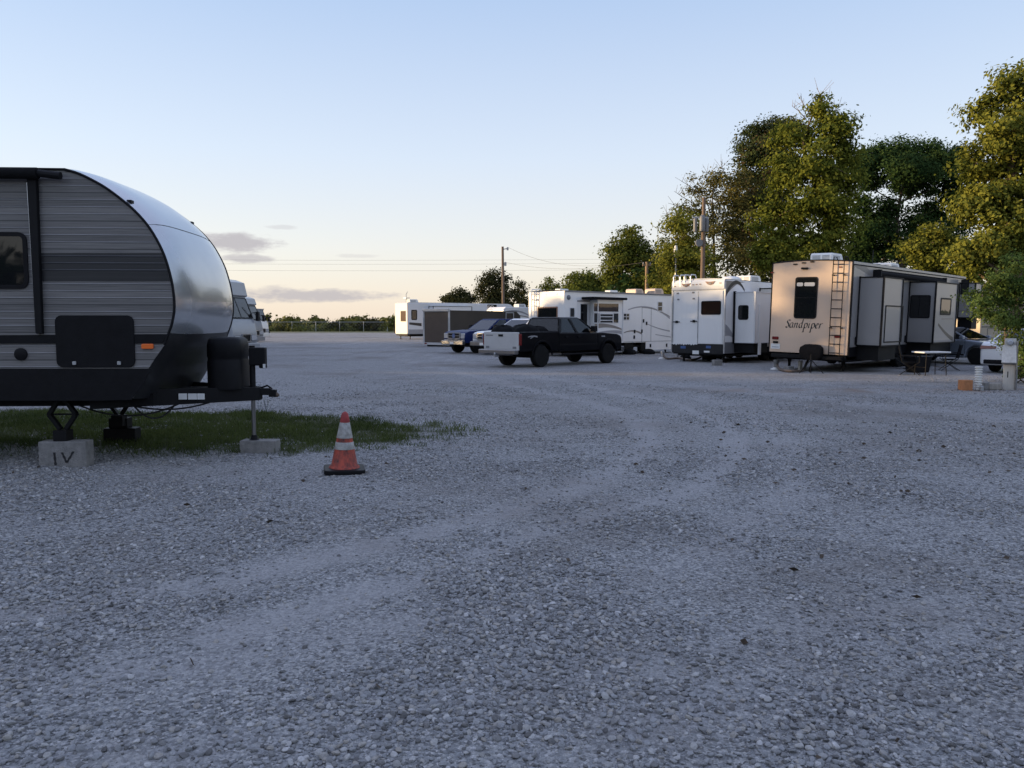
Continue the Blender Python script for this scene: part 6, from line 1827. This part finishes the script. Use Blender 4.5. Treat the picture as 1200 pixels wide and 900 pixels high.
def pole_base(px, Y, name, label, ptop, r0, r1, mat, cat='utility pole'):
    pb = at(px, 390, Y); pt = at(*ptop, Y)
    e = thing(name, label, cat, (pb.x, Y, 0))
    MB().tube([(0, 0, -.2), ((pt.x - pb.x) * .5, 0, pt.z * .5), (pt.x - pb.x, 0, pt.z)], [r0, (r0 + r1) / 2, r1], 10).build('pole', mat, e, smooth=True, angle=60)
    return e, pt - Vector((pb.x, Y, 0))
PY = 88
e, t = pole_base(590, PY, 'utility_pole', 'tall bare utility pole beyond the pale grey fifth wheel', (589, 289), .17, .13, 'pole_wood')
MB().tube([t + Vector((0, 0, -.3)), t + Vector((.55, 0, -.2))], .05, 6).lathe([(.10, -.15), (.12, .12), (.02, .2)], t + Vector((.55, 0, -.25)), 'z', 10).build('insulator', 'porcelain', e)
MB().lathe([(.12, -.2), (.14, .15), (.03, .25)], t + Vector((.3, 0, -1.9)), 'z', 10).tube([t + Vector((0, 0, -1.9)), t + Vector((.3, 0, -1.9))], .04, 5).build('insulator', 'porcelain', e)
TOP1 = Vector((at(590, 390, PY).x, PY, 0)) + t
e, t2 = pole_base(822, 45, 'utility_pole', 'wooden utility pole with grey transformers rising behind the white toy hauler', (825, 231.5), .15, .10, 'pole_wood')
O2 = Vector((at(822, 390, 45).x, 45, 0))
def can(a, b_, r, name='transformer', mat='transformer_grey', y=-.25):
    p, q = at(*a, 45) - O2, at(*b_, 45) - O2
    z0, z1 = q.z, p.z
    MB().lathe([(r * .9, z0), (r, z0 + .05), (r, z1 - .08), (r * .8, z1), (.05, z1 + .06)], (p.x, y, 0), 'z', 14).build(name, mat, e, smooth=True, angle=50)
can((822, 254), (822, 271.5), .16, mat='warm_grey' if 'warm_grey' in MATS else 'transformer_grey')
can((828.4, 256), (828.4, 271.5), .12, y=0)
can((815, 255.5), (815, 271.5), .11, y=0)
b = MB(); p, q = at(811.5, 255, 45) - O2, at(830, 255, 45) - O2
b.box(p.x, q.x, -.05, .05, p.z - .04, p.z + .04); b.build('crossarm', 'galvanised', e)
p = at(818.5, 285, 45) - O2
MB().lathe([(.2, -.14), (.2, .05), (.14, .12), (.02, .14)], (p.x, -.1, p.z), 'y', 14).build('meter_can', 'transformer_grey', e, smooth=True, angle=50)
TOP2 = O2 + t2
e, t3 = pole_base(792, 49, 'light_pole', 'slim street light on a thin pole left of the transformer pole', (792, 300), .075, .06, 'galvanised', 'light pole')
MB().lathe([(.06, -.1), (.10, .0), (.13, .40), (.09, .60), (.02, .66)], t3, 'z', 12).build('lamp_head', 'ac_plastic', e, smooth=True)
e, t4 = pole_base(757.5, 60, 'utility_pole', 'short sunlit pole with a crossarm above the long white fifth wheel', (758, 307), .14, .12, 'sunlit_tint_pole_wood')
MB().box(t4.x - .32, t4.x + .32, -.06, .06, t4.z - .30, t4.z - .16).build('crossarm', 'sunlit_tint_pole_wood', e)
ins = MB()
for x in (-.26, .26):
    ins.lathe([(.04, 0), (.06, .06), (.02, .13)], (t4.x + x, 0, t4.z - .16), 'z', 8)
ins.build('insulator', 'porcelain', e)
TOP4 = Vector((at(757.5, 390, 60).x, 60, 0)) + t4
# far line: two poles outside the view carry it
LY = 112
def sag(a, b, s, n=26):
    return [a.lerp(b, i / n) - Vector((0, 0, s * 4 * (i / n) * (1 - i / n))) for i in range(n + 1)]
for xx, lab in ((-92, 'wooden pole far off at the left end of the long power line'), (52, 'wooden pole far off at the right end of the long power line')):
    o = thing('utility_pole', lab, 'utility pole', (xx, LY, 0))
    MB().tube([(0, 0, -.2), (0, 0, 11.2)], [.18, .12], 8).build('pole', 'pole_wood', o)
    MB().box(-.08, .08, -1.0, 1.0, 10.4, 10.55).build('crossarm', 'pole_wood', o)
for i, (yp, lab) in enumerate(((306.5, 'topmost of the thin wires crossing the low sky'), (310.5, 'middle of the thin wires crossing the low sky'), (317.5, 'lowest of the thin wires crossing the low sky'))):
    z = CAM_H + (378 - yp) / F * LY
    o = MB().tube(sag(Vector((-92, LY + (i - 1) * .9, z + .7)), Vector((52, LY + (i - 1) * .9, z + .7)), .7), .012, 4).build('power_line', 'wire_black', None)
    tag(o, lab, 'wire', 'wires of the long power line')
for (a, b_, s, lab) in ((TOP1 + Vector((.55, 0, -.05)), at(783, 296, 62), 1.5, 'wire sagging from the top of the bare utility pole'),
                        (TOP1 + Vector((.3, 0, -1.7)), TOP4 + Vector((-.26, 0, -.02)), .6, 'lower wire running from the bare utility pole to the short crossarm pole'),
                        (TOP4 + Vector((.26, 0, -.02)), TOP2 + Vector((0, 0, -1.2)), .15, 'wire between the short crossarm pole and the transformer pole')):
    o = MB().tube(sag(a, b_, s), .012, 4).build('power_line', 'wire_black', None)
    tag(o, lab, 'wire', 'service wires between the poles')
# ================================================================== ground
def vnoise(x, y, seed):
    rng = np.random.default_rng(seed)
    G = rng.random((256, 256))
    xi = np.floor(x).astype(int); yi = np.floor(y).astype(int)
    fx, fy = x - xi, y - yi
    fx = fx * fx * (3 - 2 * fx); fy = fy * fy * (3 - 2 * fy)
    g = lambda a, b: G[a % 256, b % 256]
    return (g(xi, yi) * (1 - fx) + g(xi + 1, yi) * fx) * (1 - fy) + (g(xi, yi + 1) * (1 - fx) + g(xi + 1, yi + 1) * fx) * fy
def fbm(x, y, seed, o=4):
    s, a, t = 0, .5, 0
    for i in range(o):
        s = s + a * vnoise(x * 2 ** i + 37.2 * i, y * 2 ** i + 11.7 * i, seed + i); t += a; a *= .5
    return s / t

def dist_poly(x, y, P_):
    d = np.full(x.shape, 1e9)
    for (ax, ay), (bx, by) in zip(P_[:-1], P_[1:]):
        vx, vy = bx - ax, by - ay; L = vx * vx + vy * vy
        t = np.clip(((x - ax) * vx + (y - ay) * vy) / L, 0, 1)
        d = np.minimum(d, np.hypot(x - ax - t * vx, y - ay - t * vy))
    return d

def gp(*pts):
    out = []
    P_ = [gnd(*p) for p in pts]
    for i in range(len(P_) - 1):
        p0, p1, p2, p3 = P_[max(i - 1, 0)], P_[i], P_[i + 1], P_[min(i + 2, len(P_) - 1)]
        for s in range(5):
            t = s / 5
            q = 0.5 * ((2 * p1) + (p2 - p0) * t + (2 * p0 - 5 * p1 + 4 * p2 - p3) * t * t + (3 * p1 - p0 - 3 * p2 + p3) * t ** 3)
            out.append((q.x, q.y))
    return out + [(P_[-1].x, P_[-1].y)]
RUTS = [(gp((-120, 735), (90, 709), (300, 668), (450, 636), (600, 597), (700, 560), (752, 522), (750, 497), (700, 474), (600, 450), (490, 425), (410, 406), (370, 397)), .24, .8),
        (gp((300, 730), (470, 680), (605, 632), (690, 606), (769, 585), (820, 568), (858, 540), (865, 515), (845, 495), (790, 474), (690, 452), (560, 428), (460, 408), (400, 398)), .19, .9),
        (gp((-60, 800), (250, 770), (520, 720), (760, 670), (900, 600), (930, 545), (900, 500), (830, 465)), .28, .5),
        (gp((0, 905), (330, 860), (640, 800), (900, 740), (1200, 690)), .22, .5),
        (gp((620, 895), (800, 820), (1000, 760), (1300, 720)), .26, .5),
        (gp((560, 440), (800, 452), (1000, 470), (1250, 500)), .6, .5)]

def track_at(x, y):
    t = np.zeros_like(x)
    n = fbm(x * 1.3, y * 1.3, 5)
    for P_, w, k in RUTS:
        d = dist_poly(x + (n - .5) * .5, y + (n - .5) * .5, P_)
        t = np.maximum(t, k * np.exp(-(d / w) ** 2) * (.3 + 1.1 * n))
    return np.clip(t, 0, 1)

def grass_at(x, y):
    n = fbm(x * .9, y * .9, 9); n2 = fbm(x * 4, y * 4, 19)
    d = ((x + 8.1) / 7.9) ** 2 + ((y - 12.1) / np.where(y < 12.1, 2.75, 2.7)) ** 2
    bare = np.clip(1 - np.hypot((x + 6.0) / 3.2, (y - 10.0) / .8), 0, 1)
    return np.clip((1.0 - d + (n - .5) * .9 + (n2 - .5) * .6) * 2.1, 0, 1) * (1 - .9 * bare)

def build_ground():
    def axis(dense0, dense1, step, far0, far1, g=1.18):
        c = list(np.arange(dense0, dense1 + 1e-6, step))
        s = step; v = dense1; hi = []
        while v < far1:
            s *= g; v += s; hi.append(min(v, far1))
        s = step; v = dense0; lo = []
        while v > far0:
            s *= g; v -= s; lo.append(max(v, far0))
        return np.array(lo[::-1] + c + hi)
    xs = axis(-12, 13, .09, -2500, 2500); ys = axis(1.2, 22, .09, -400, 3500)
    X, Y = np.meshgrid(xs, ys, indexing='xy')
    tr = track_at(X, Y)
    gr = grass_at(X, Y)
    near = np.clip(1 - (np.hypot(X, Y - 8) - 12) / 10, 0, 1)
    Z = near * ((fbm(X * .35, Y * .35, 3) - .5) * .05 - tr * .022 + (fbm(X * 2.2, Y * 2.2, 4) - .5) * .016 + gr * .02)
    # keep the pads and blocks on level ground
    V = np.stack([X, Y, Z], -1).reshape(-1, 3)
    nx, ny = len(xs), len(ys)
    i = np.arange((nx - 1) * (ny - 1)); r = i // (nx - 1); c = i % (nx - 1); k = r * nx + c
    Fc = np.stack([k, k + 1, k + nx + 1, k + nx], -1)
    m, N, L = newmat('gravel')
    out = N.new('ShaderNodeOutputMaterial'); p = N.new('ShaderNodeBsdfPrincipled'); L.new(p.outputs[0], out.inputs[0])
    tc = N.new('ShaderNodeTexCoord'); geo = N.new('ShaderNodeNewGeometry')
    def at_(n):
        a = N.new('ShaderNodeAttribute'); a.attribute_name = n; return a.outputs['Fac']
    def mth(op, a, b=None, c=None):
        q = N.new('ShaderNodeMath'); q.operation = op
        for j, v in enumerate((a, b, c)):
            if v is None: continue
            if isinstance(v, (int, float)): q.inputs[j].default_value = v
            else: L.new(v, q.inputs[j])
        return q.outputs[0]
    def noise(s, d=5, r=.6):
        q = N.new('ShaderNodeTexNoise'); q.inputs['Scale'].default_value = s; q.inputs['Detail'].default_value = d; q.inputs['Roughness'].default_value = r
        L.new(tc.outputs['Object'], q.inputs['Vector']); return q.outputs['Fac']
    def mix(f, a, b):
        q = N.new('ShaderNodeMixRGB')
        if isinstance(f, float): q.inputs[0].default_value = f
        else: L.new(f, q.inputs[0])
        for j, v in ((1, a), (2, b)):
            if isinstance(v, tuple): q.inputs[j].default_value = (*v, 1)
            else: L.new(v, q.inputs[j])
        return q.outputs[0]
    def ramp(f, p0, p1):
        q = N.new('ShaderNodeMapRange'); q.inputs['From Min'].default_value = p0; q.inputs['From Max'].default_value = p1; q.interpolation_type = 'SMOOTHSTEP'
        L.new(f, q.inputs['Value']); return q.outputs[0]
    # loose stones as coloured cells at two sizes, fine dust between
    cells = []
    for sc in (34.0, 62.0, 17.0):
        q = N.new('ShaderNodeTexVoronoi'); q.inputs['Scale'].default_value = sc; q.inputs['Randomness'].default_value = 1.0
        L.new(tc.outputs['Object'], q.inputs['Vector']); cells.append(q)
    def stone_col(q):
        cr = N.new('ShaderNodeValToRGB'); cr.color_ramp.interpolation = 'LINEAR'
        sep = N.new('ShaderNodeSeparateColor'); L.new(q.outputs['Color'], sep.inputs[0])
        els = cr.color_ramp.elements
        els[0].position = 0; els[0].color = (.11, .108, .106, 1); els[1].position = 1; els[1].color = (.50, .49, .48, 1)
        for pos, c_ in ((.3, (.235, .237, .24)), (.55, (.303, .306, .31)), (.75, (.365, .36, .345))):
            z = els.new(pos); z.color = (*c_, 1)
        L.new(sep.outputs[0], cr.inputs[0]); return cr.outputs[0]
    big = noise(.22, 5, .6); medn = noise(1.4, 5, .65); fine = noise(9, 4, .7); grit = noise(160, 2, .6)
    dust = mix(fine, (.285, .28, .278), (.395, .388, .384))
    dust = mix(mth('MULTIPLY', grit, .5), dust, (.17, .165, .16))
    col = mix(ramp(mth('MULTIPLY', fine, cells[0].outputs['Distance']), .06, .26), stone_col(cells[0]), stone_col(cells[1]))
    tr_ = at_('track')
    dmask = ramp(mth('ADD', mth('MULTIPLY', tr_, .75), mth('ADD', mth('MULTIPLY', medn, .35), mth('MULTIPLY', big, .30))), .30, .85)
    col = mix(mth('MULTIPLY', dmask, .62), col, dust)
    # darker soil patches and wheel-packed dirt beside the ruts
    col = mix(mth('MULTIPLY', ramp(mth('ADD', big, mth('MULTIPLY', medn, .5)), .70, .95), .55), col, (.165, .145, .128))
    col = mix(mth('MULTIPLY', at_('mulch'), ramp(medn, .35, .65)), col, mix(fine, (.30, .19, .12), (.20, .14, .10)))
    col = mix(ramp(at_('grass'), .1, .8), col, mix(fine, (.030, .034, .014), (.075, .080, .030)))
    far_g = at_('verge')
    col = mix(far_g, col, mix(medn, (.07, .085, .03), (.13, .13, .055)))
    L.new(col, p.inputs['Base Color'])
    p.inputs['Roughness'].default_value = .95; p.inputs['Specular IOR Level'].default_value = .25
    h1 = mth('SUBTRACT', 1.0, mth('MULTIPLY', cells[0].outputs['Distance'], 1.6)); h2 = mth('SUBTRACT', 1.0, mth('MULTIPLY', cells[1].outputs['Distance'], 1.6))
    h3 = mth('SUBTRACT', 1.0, mth('MULTIPLY', cells[2].outputs['Distance'], 1.2))
    hh = mth('ADD', mth('ADD', h1, mth('MULTIPLY', h2, .6)), mth('MULTIPLY', h3, .9))
    hh = mth('MULTIPLY', hh, mth('SUBTRACT', 1.0, mth('MULTIPLY', dmask, .55)))
    hh = mth('ADD', hh, mth('MULTIPLY', grit, .25))
    b = N.new('ShaderNodeBump'); b.inputs['Strength'].default_value = .9; b.inputs['Distance'].default_value = .02
    L.new(hh, b.inputs['Height']); L.new(b.outputs[0], p.inputs['Normal'])
    o = npmesh('ground', V, Fc, 'gravel', smooth=True)
    me = o.data
    def attr(n, v):
        a = me.attributes.new(n, 'FLOAT', 'POINT'); a.data.foreach_set('value', np.ascontiguousarray(v, dtype=np.float32).ravel())
    attr('track', tr); attr('grass', gr)
    nn = fbm(X * 1.1, Y * 1.1, 13)
    xm = X
    ml = np.exp(-((Y - (19.2 + .012 * (X - 6) ** 2 * .3)) / .55) ** 2) * np.clip((X - 1.5) / 9, 0, 1) * (.3 + nn)
    attr('mulch', np.clip(ml, 0, 1) * .8)
    attr('verge', np.clip((Y - 124 + (nn - .5) * 14) / 8, 0, 1) + np.clip((np.abs(X) - 70) / 20, 0, 1) * (Y < 128))
    return tag(o, 'grey gravel yard running out to a grassy verge at the far fence', None, None, 'structure')
GROUND = build_ground()

# loose stones lying on the sheet
def stone_protos(n=7):
    obs = []
    for k in range(n):
        bm = bmesh.new(); bmesh.ops.create_icosphere(bm, subdivisions=2, radius=.5)
        rng = np.random.default_rng(100 + k)
        sc = np.array([1.0, rng.uniform(.6, .95), rng.uniform(.42, .66)])
        dirs = rng.normal(size=(7, 3)); dirs /= np.linalg.norm(dirs, axis=1)[:, None]; cut = rng.uniform(.24, .44, 7)
        for v in bm.verts:
            c = np.array(v.co)
            for d, q in zip(dirs, cut):
                t = c @ d
                if t > q: c = c - d * (t - q) * .8
            c = c * sc
            v.co = c
        me = bpy.data.meshes.new('pebble'); bm.to_mesh(me); bm.free()
        me.polygons.foreach_set('use_smooth', [True] * len(me.polygons)); me.set_sharp_from_angle(angle=R(38))
        me.materials.append(MATS['stone'])
        obs.append(bpy.data.objects.new('pebble', me))
    return obs

def stonemat():
    m, N, L = newmat('stone')
    out = N.new('ShaderNodeOutputMaterial'); p = N.new('ShaderNodeBsdfPrincipled'); L.new(p.outputs[0], out.inputs[0])
    oi = N.new('ShaderNodeObjectInfo'); cr = N.new('ShaderNodeValToRGB'); e = cr.color_ramp.elements
    e[0].position = 0; e[0].color = (.12, .117, .115, 1); e[1].position = 1; e[1].color = (.54, .53, .52, 1)
    for pos, c in ((.12, (.22, .215, .21)), (.4, (.29, .293, .298)), (.65, (.335, .338, .342)), (.8, (.36, .335, .30)), (.92, (.43, .425, .41))):
        q = e.new(pos); q.color = (*c, 1)
    L.new(oi.outputs['Random'], cr.inputs[0])
    tc = N.new('ShaderNodeTexCoord'); nz = N.new('ShaderNodeTexNoise'); nz.inputs['Scale'].default_value = 4; nz.inputs['Detail'].default_value = 6
    L.new(tc.outputs['Object'], nz.inputs['Vector'])
    mx = N.new('ShaderNodeMixRGB'); mx.blend_type = 'MULTIPLY'; mx.inputs[0].default_value = .6
    c2 = N.new('ShaderNodeValToRGB'); c2.color_ramp.elements[0].position = .3; c2.color_ramp.elements[0].color = (.55, .54, .53, 1); c2.color_ramp.elements[1].position = .7
    L.new(nz.outputs['Fac'], c2.inputs[0]); L.new(cr.outputs[0], mx.inputs[1]); L.new(c2.outputs[0], mx.inputs[2])
    L.new(mx.outputs[0], p.inputs['Base Color']); p.inputs['Roughness'].default_value = .85; p.inputs['Specular IOR Level'].default_value = .3
    b = N.new('ShaderNodeBump'); b.inputs['Strength'].default_value = .35; b.inputs['Distance'].default_value = .05; L.new(nz.outputs['Fac'], b.inputs['Height']); L.new(b.outputs[0], p.inputs['Normal'])
stonemat()

def ground_z(x, y):
    tr = track_at(x, y); gr = grass_at(x, y)
    near = np.clip(1 - (np.hypot(x, y - 8) - 12) / 10, 0, 1)
    return near * ((fbm(x * .35, y * .35, 3) - .5) * .05 - tr * .022 + (fbm(x * 2.2, y * 2.2, 4) - .5) * .016 + gr * .02), tr, gr

def scatter(name, label, obs, X, Y, S, sink, seed):
    rng = np.random.default_rng(seed)
    z, tr, gr = ground_z(X, Y)
    n = len(X)
    me = bpy.data.meshes.new(name)
    me.vertices.add(n); me.vertices.foreach_set('co', np.stack([X, Y, z + S * sink], -1).astype(np.float32).ravel())
    rot = np.stack([rng.normal(0, .35, n), rng.normal(0, .35, n), rng.uniform(0, 6.283, n)], -1).astype(np.float32)
    a = me.attributes.new('rot', 'FLOAT_VECTOR', 'POINT'); a.data.foreach_set('vector', rot.ravel())
    a = me.attributes.new('siz', 'FLOAT', 'POINT'); a.data.foreach_set('value', S.astype(np.float32))
    a = me.attributes.new('idx', 'INT', 'POINT'); a.data.foreach_set('value', rng.integers(0, len(obs), n).astype(np.int32))
    o = bpy.data.objects.new(name, me); COL.objects.link(o)
    me.materials.append(obs[0].data.materials[0])
    src = bpy.data.collections.new(name + '_shapes')
    for q in obs: src.objects.link(q)
    ng = bpy.data.node_groups.new(name, 'GeometryNodeTree')
    ng.interface.new_socket('Geometry', in_out='INPUT', socket_type='NodeSocketGeometry'); ng.interface.new_socket('Geometry', in_out='OUTPUT', socket_type='NodeSocketGeometry')
    N, L = ng.nodes, ng.links
    gi, go = N.new('NodeGroupInput'), N.new('NodeGroupOutput')
    ci = N.new('GeometryNodeCollectionInfo'); ci.inputs['Collection'].default_value = src; ci.inputs['Separate Children'].default_value = True; ci.inputs['Reset Children'].default_value = True
    iop = N.new('GeometryNodeInstanceOnPoints'); iop.inputs['Pick Instance'].default_value = True
    def na(nm, ty):
        q = N.new('GeometryNodeInputNamedAttribute'); q.data_type = ty; q.inputs['Name'].default_value = nm; return q.outputs['Attribute']
    L.new(gi.outputs[0], iop.inputs['Points']); L.new(ci.outputs[0], iop.inputs['Instance'])
    L.new(na('rot', 'FLOAT_VECTOR'), iop.inputs['Rotation']); L.new(na('siz', 'FLOAT'), iop.inputs['Scale']); L.new(na('idx', 'INT'), iop.inputs['Instance Index'])
    L.new(iop.outputs[0], go.inputs[0])
    md = o.modifiers.new('scatter', 'NODES'); md.node_group = ng
    return tag(o, label, 'gravel', None, 'stuff')

def gravel_points(y0, y1, dens, smin, smax, seed, cov=1.0):
    rng = np.random.default_rng(seed)
    area = .78 * (y1 * y1 - y0 * y0) + 2 * (y1 - y0)
    n = int(area * dens)
    Y = np.sqrt(rng.uniform(y0 * y0, y1 * y1, n)); X = rng.uniform(-1, 1, n) * (.78 * Y + 1.0)
    tr, gr = track_at(X, Y), grass_at(X, Y)
    clump = fbm(X * .8, Y * .8, 41); c2 = fbm(X * 3.1, Y * 3.1, 43)
    pr = np.clip((clump - .44) * 3.6 + (c2 - .5) * 1.4 + .28, .12, 1) * (1 - .68 * np.clip(tr * 1.2, 0, 1)) * (1 - .88 * np.clip(gr * 1.4, 0, 1))
    keep = rng.random(n) < pr * cov
    keep &= np.hypot(X - CONE.x, Y - CONE.y) > .24
    X, Y, clump = X[keep], Y[keep], clump[keep]
    S = smin + (smax - smin) * rng.random(len(X)) ** 3.2
    S *= .75 + .7 * clump
    return X, Y, S
CONE = gnd(403.5, 554)
PEB = stone_protos()
pts = [gravel_points(2.3, 5.2, 4800, .007, .039, 201), gravel_points(5.2, 9.5, 1900, .011, .039, 202), gravel_points(9.5, 26, 620, .016, .044, 203)]
k_ = RNG.random(len(pts[2][0])) < np.clip((26 - pts[2][1]) / 16, 0, 1) ** 1.6
pts[2] = tuple(q[k_] for q in pts[2])
X, Y, S = (np.concatenate([q[i] for q in pts]) for i in range(3))
scatter('gravel', 'loose grey pebbles lying thickly over the yard', PEB, X, Y, S, .12, 210)

# grass under the near trailer
def grass():
    rng = np.random.default_rng(77)
    n = 230000
    X = rng.uniform(-17, -.3, n); Y = rng.uniform(9.2, 15.4, n)
    g = grass_at(X, Y); cl = fbm(X * 2.4, Y * 2.4, 91)
    k = rng.random(n) < np.clip(g * (cl * 1.6 - .15), 0, 1)
    X, Y = X[k], Y[k]; n = len(X)
    z, _, _ = ground_z(X, Y)
    h = rng.uniform(.02, .065, n) * (.6 + .8 * cl[k]); w = rng.uniform(.003, .007, n); a = rng.uniform(0, 6.283, n)
    lean = rng.normal(0, .5, (n, 2)) * h[:, None]
    dx, dy = np.cos(a) * w, np.sin(a) * w
    V = np.empty((n, 4, 3))
    V[:, 0] = np.stack([X - dx, Y - dy, z - .01], -1); V[:, 1] = np.stack([X + dx, Y + dy, z - .01], -1)
    V[:, 2] = np.stack([X + lean[:, 0] + dx * .4, Y + lean[:, 1] + dy * .4, z + h], -1); V[:, 3] = np.stack([X + lean[:, 0] - dx * .4, Y + lean[:, 1] - dy * .4, z + h], -1)
    o = npmesh('grass', V.reshape(-1, 3), np.arange(n * 4).reshape(n, 4), 'grass_blade')
    tag(o, 'patch of short dark grass under and in front of the near trailer', 'grass', None, 'stuff')
grass()

# scraps of dead leaf and twig
def litter():
    rng = np.random.default_rng(88)
    n = 900
    Y = np.sqrt(rng.uniform(6, 13 ** 2, n)); X = rng.uniform(-1, 1, n) * (.75 * Y + .5)
    k = rng.random(n) < np.clip((X + 3) / 8, .06, 1) * np.clip(fbm(X * .7, Y * .7, 95) * 2 - .6, 0, 1)
    X, Y = X[k], Y[k]
    z, _, _ = ground_z(X, Y)
    V, Fc = leaf_quads(np.stack([X, Y, z + .02], -1), .032, rng, -.25, 1.9)
    surf('dead_leaf', (.055, .038, .024), .9, var=.5, scale=1.5)
    o = npmesh('litter', V, Fc, 'dead_leaf')
    tag(o, 'scraps of dead leaf scattered on the gravel', 'leaf litter', None, 'stuff')
litter()

# ================================================================== sky and light
SUN = Vector((math.cos(SUN_EL) * math.sin(SUN_AZ), math.cos(SUN_EL) * math.cos(SUN_AZ), math.sin(SUN_EL)))   # azimuth from +y towards +x
def world():
    w = bpy.data.worlds.new('World'); SC.world = w; w.use_nodes = True
    N, L = w.node_tree.nodes, w.node_tree.links
    N.clear()
    out = N.new('ShaderNodeOutputWorld'); bg = N.new('ShaderNodeBackground'); L.new(bg.outputs[0], out.inputs[0])
    bg.inputs['Strength'].default_value = SKY_STR
    sk = N.new('ShaderNodeTexSky'); sk.sky_type = 'NISHITA'; sk.sun_disc = False
    sk.sun_elevation = SUN_EL; sk.sun_rotation = SUN_AZ
    sk.altitude = 0; sk.air_density = AIR; sk.dust_density = DUST; sk.ozone_density = OZONE
    def mth(op, a, b=None, c=None):
        q = N.new('ShaderNodeMath'); q.operation = op
        for j, v in enumerate((a, b, c)):
            if v is None: continue
            if isinstance(v, (int, float)): q.inputs[j].default_value = v
            else: L.new(v, q.inputs[j])
        return q.outputs[0]
    tc = N.new('ShaderNodeTexCoord'); sp = N.new('ShaderNodeSeparateXYZ'); L.new(tc.outputs['Generated'], sp.inputs[0])
    el = mth('ARCSINE', sp.outputs['Z']); az = mth('ARCTAN2', sp.outputs['X'], sp.outputs['Y'])
    col = sk.outputs[0]
    # thin high haze: lifts and whitens the clear-air colour, most of all low down
    hz = N.new('ShaderNodeValToRGB'); e = hz.color_ramp.elements
    mr = N.new('ShaderNodeMapRange'); mr.inputs['From Min'].default_value = 0; mr.inputs['From Max'].default_value = R(60); L.new(el, mr.inputs['Value'])
    L.new(mr.outputs[0], hz.inputs[0])
    e[0].position = 0; e[0].color = (*HAZE[0][1], 1); e[1].position = 1; e[1].color = (*HAZE[-1][1], 1)
    for pos, c in HAZE[1:-1]:
        q = e.new(pos); q.color = (*c, 1)
    hm = N.new('ShaderNodeMixRGB'); hm.blend_type = 'MIX'
    hm.inputs[0].default_value = HAZE_F
    sc_ = N.new('ShaderNodeVectorMath'); sc_.operation = 'SCALE'; sc_.inputs['Scale'].default_value = HAZE_S; L.new(hz.outputs[0], sc_.inputs[0])
    L.new(col, hm.inputs[1]); L.new(sc_.outputs[0], hm.inputs[2])
    col = hm.outputs[0]
    # two flat grey cloud banks low in the west-north-west and a few scraps
    cb = N.new('ShaderNodeCombineXYZ'); L.new(mth('MULTIPLY', az, 30), cb.inputs[0]); L.new(mth('MULTIPLY', el, 95), cb.inputs[1])
    nz = N.new('ShaderNodeTexNoise'); nz.inputs['Scale'].default_value = 1.0; nz.inputs['Detail'].default_value = 7; nz.inputs['Roughness'].default_value = .62
    L.new(cb.outputs[0], nz.inputs['Vector'])
    tot = None
    for (px, py, wx, wy, k) in CLOUDS:
        d = ray(px, py).normalized()
        a0, e0 = math.atan2(d.x, d.y), math.asin(d.z)
        u = mth('DIVIDE', mth('SUBTRACT', az, a0), wx / F); v = mth('DIVIDE', mth('SUBTRACT', el, e0), wy / F)
        q = mth('SUBTRACT', 1.0, mth('ADD', mth('MULTIPLY', u, u), mth('MULTIPLY', v, v)))
        q = mth('ADD', q, mth('MULTIPLY', mth('SUBTRACT', nz.outputs['Fac'], .5), 2.3))
        m2 = N.new('ShaderNodeMapRange'); m2.inputs['From Min'].default_value = -.05; m2.inputs['From Max'].default_value = .85; m2.interpolation_type = 'SMOOTHSTEP'; m2.inputs['To Max'].default_value = k
        L.new(q, m2.inputs['Value'])
        tot = m2.outputs[0] if tot is None else mth('MAXIMUM', tot, m2.outputs[0])
    cm = N.new('ShaderNodeMixRGB'); L.new(tot, cm.inputs[0]); L.new(col, cm.inputs[1])
    cs = N.new('ShaderNodeRGB'); cs.outputs[0].default_value = (*CLOUD_C, 1); L.new(cs.outputs[0], cm.inputs[2])
    L.new(cm.outputs[0], bg.inputs['Color'])
world()
sd = bpy.data.lights.new('sun', 'SUN'); sd.energy = SUN_E; sd.angle = R(0.55); sd.color = SUN_C
so = bpy.data.objects.new('sun', sd); COL.objects.link(so)
so.rotation_euler = SUN.to_track_quat('Z', 'Y').to_euler(); so.location = SUN * 50
vs = SC.view_settings
vs.view_transform = 'Standard'; vs.look = 'None'; vs.gamma = 1.0; vs.use_curve_mapping = False
vs.exposure = EXPO
SC.render.engine = 'CYCLES'
SC.cycles.max_bounces = 6; SC.cycles.transparent_max_bounces = 8
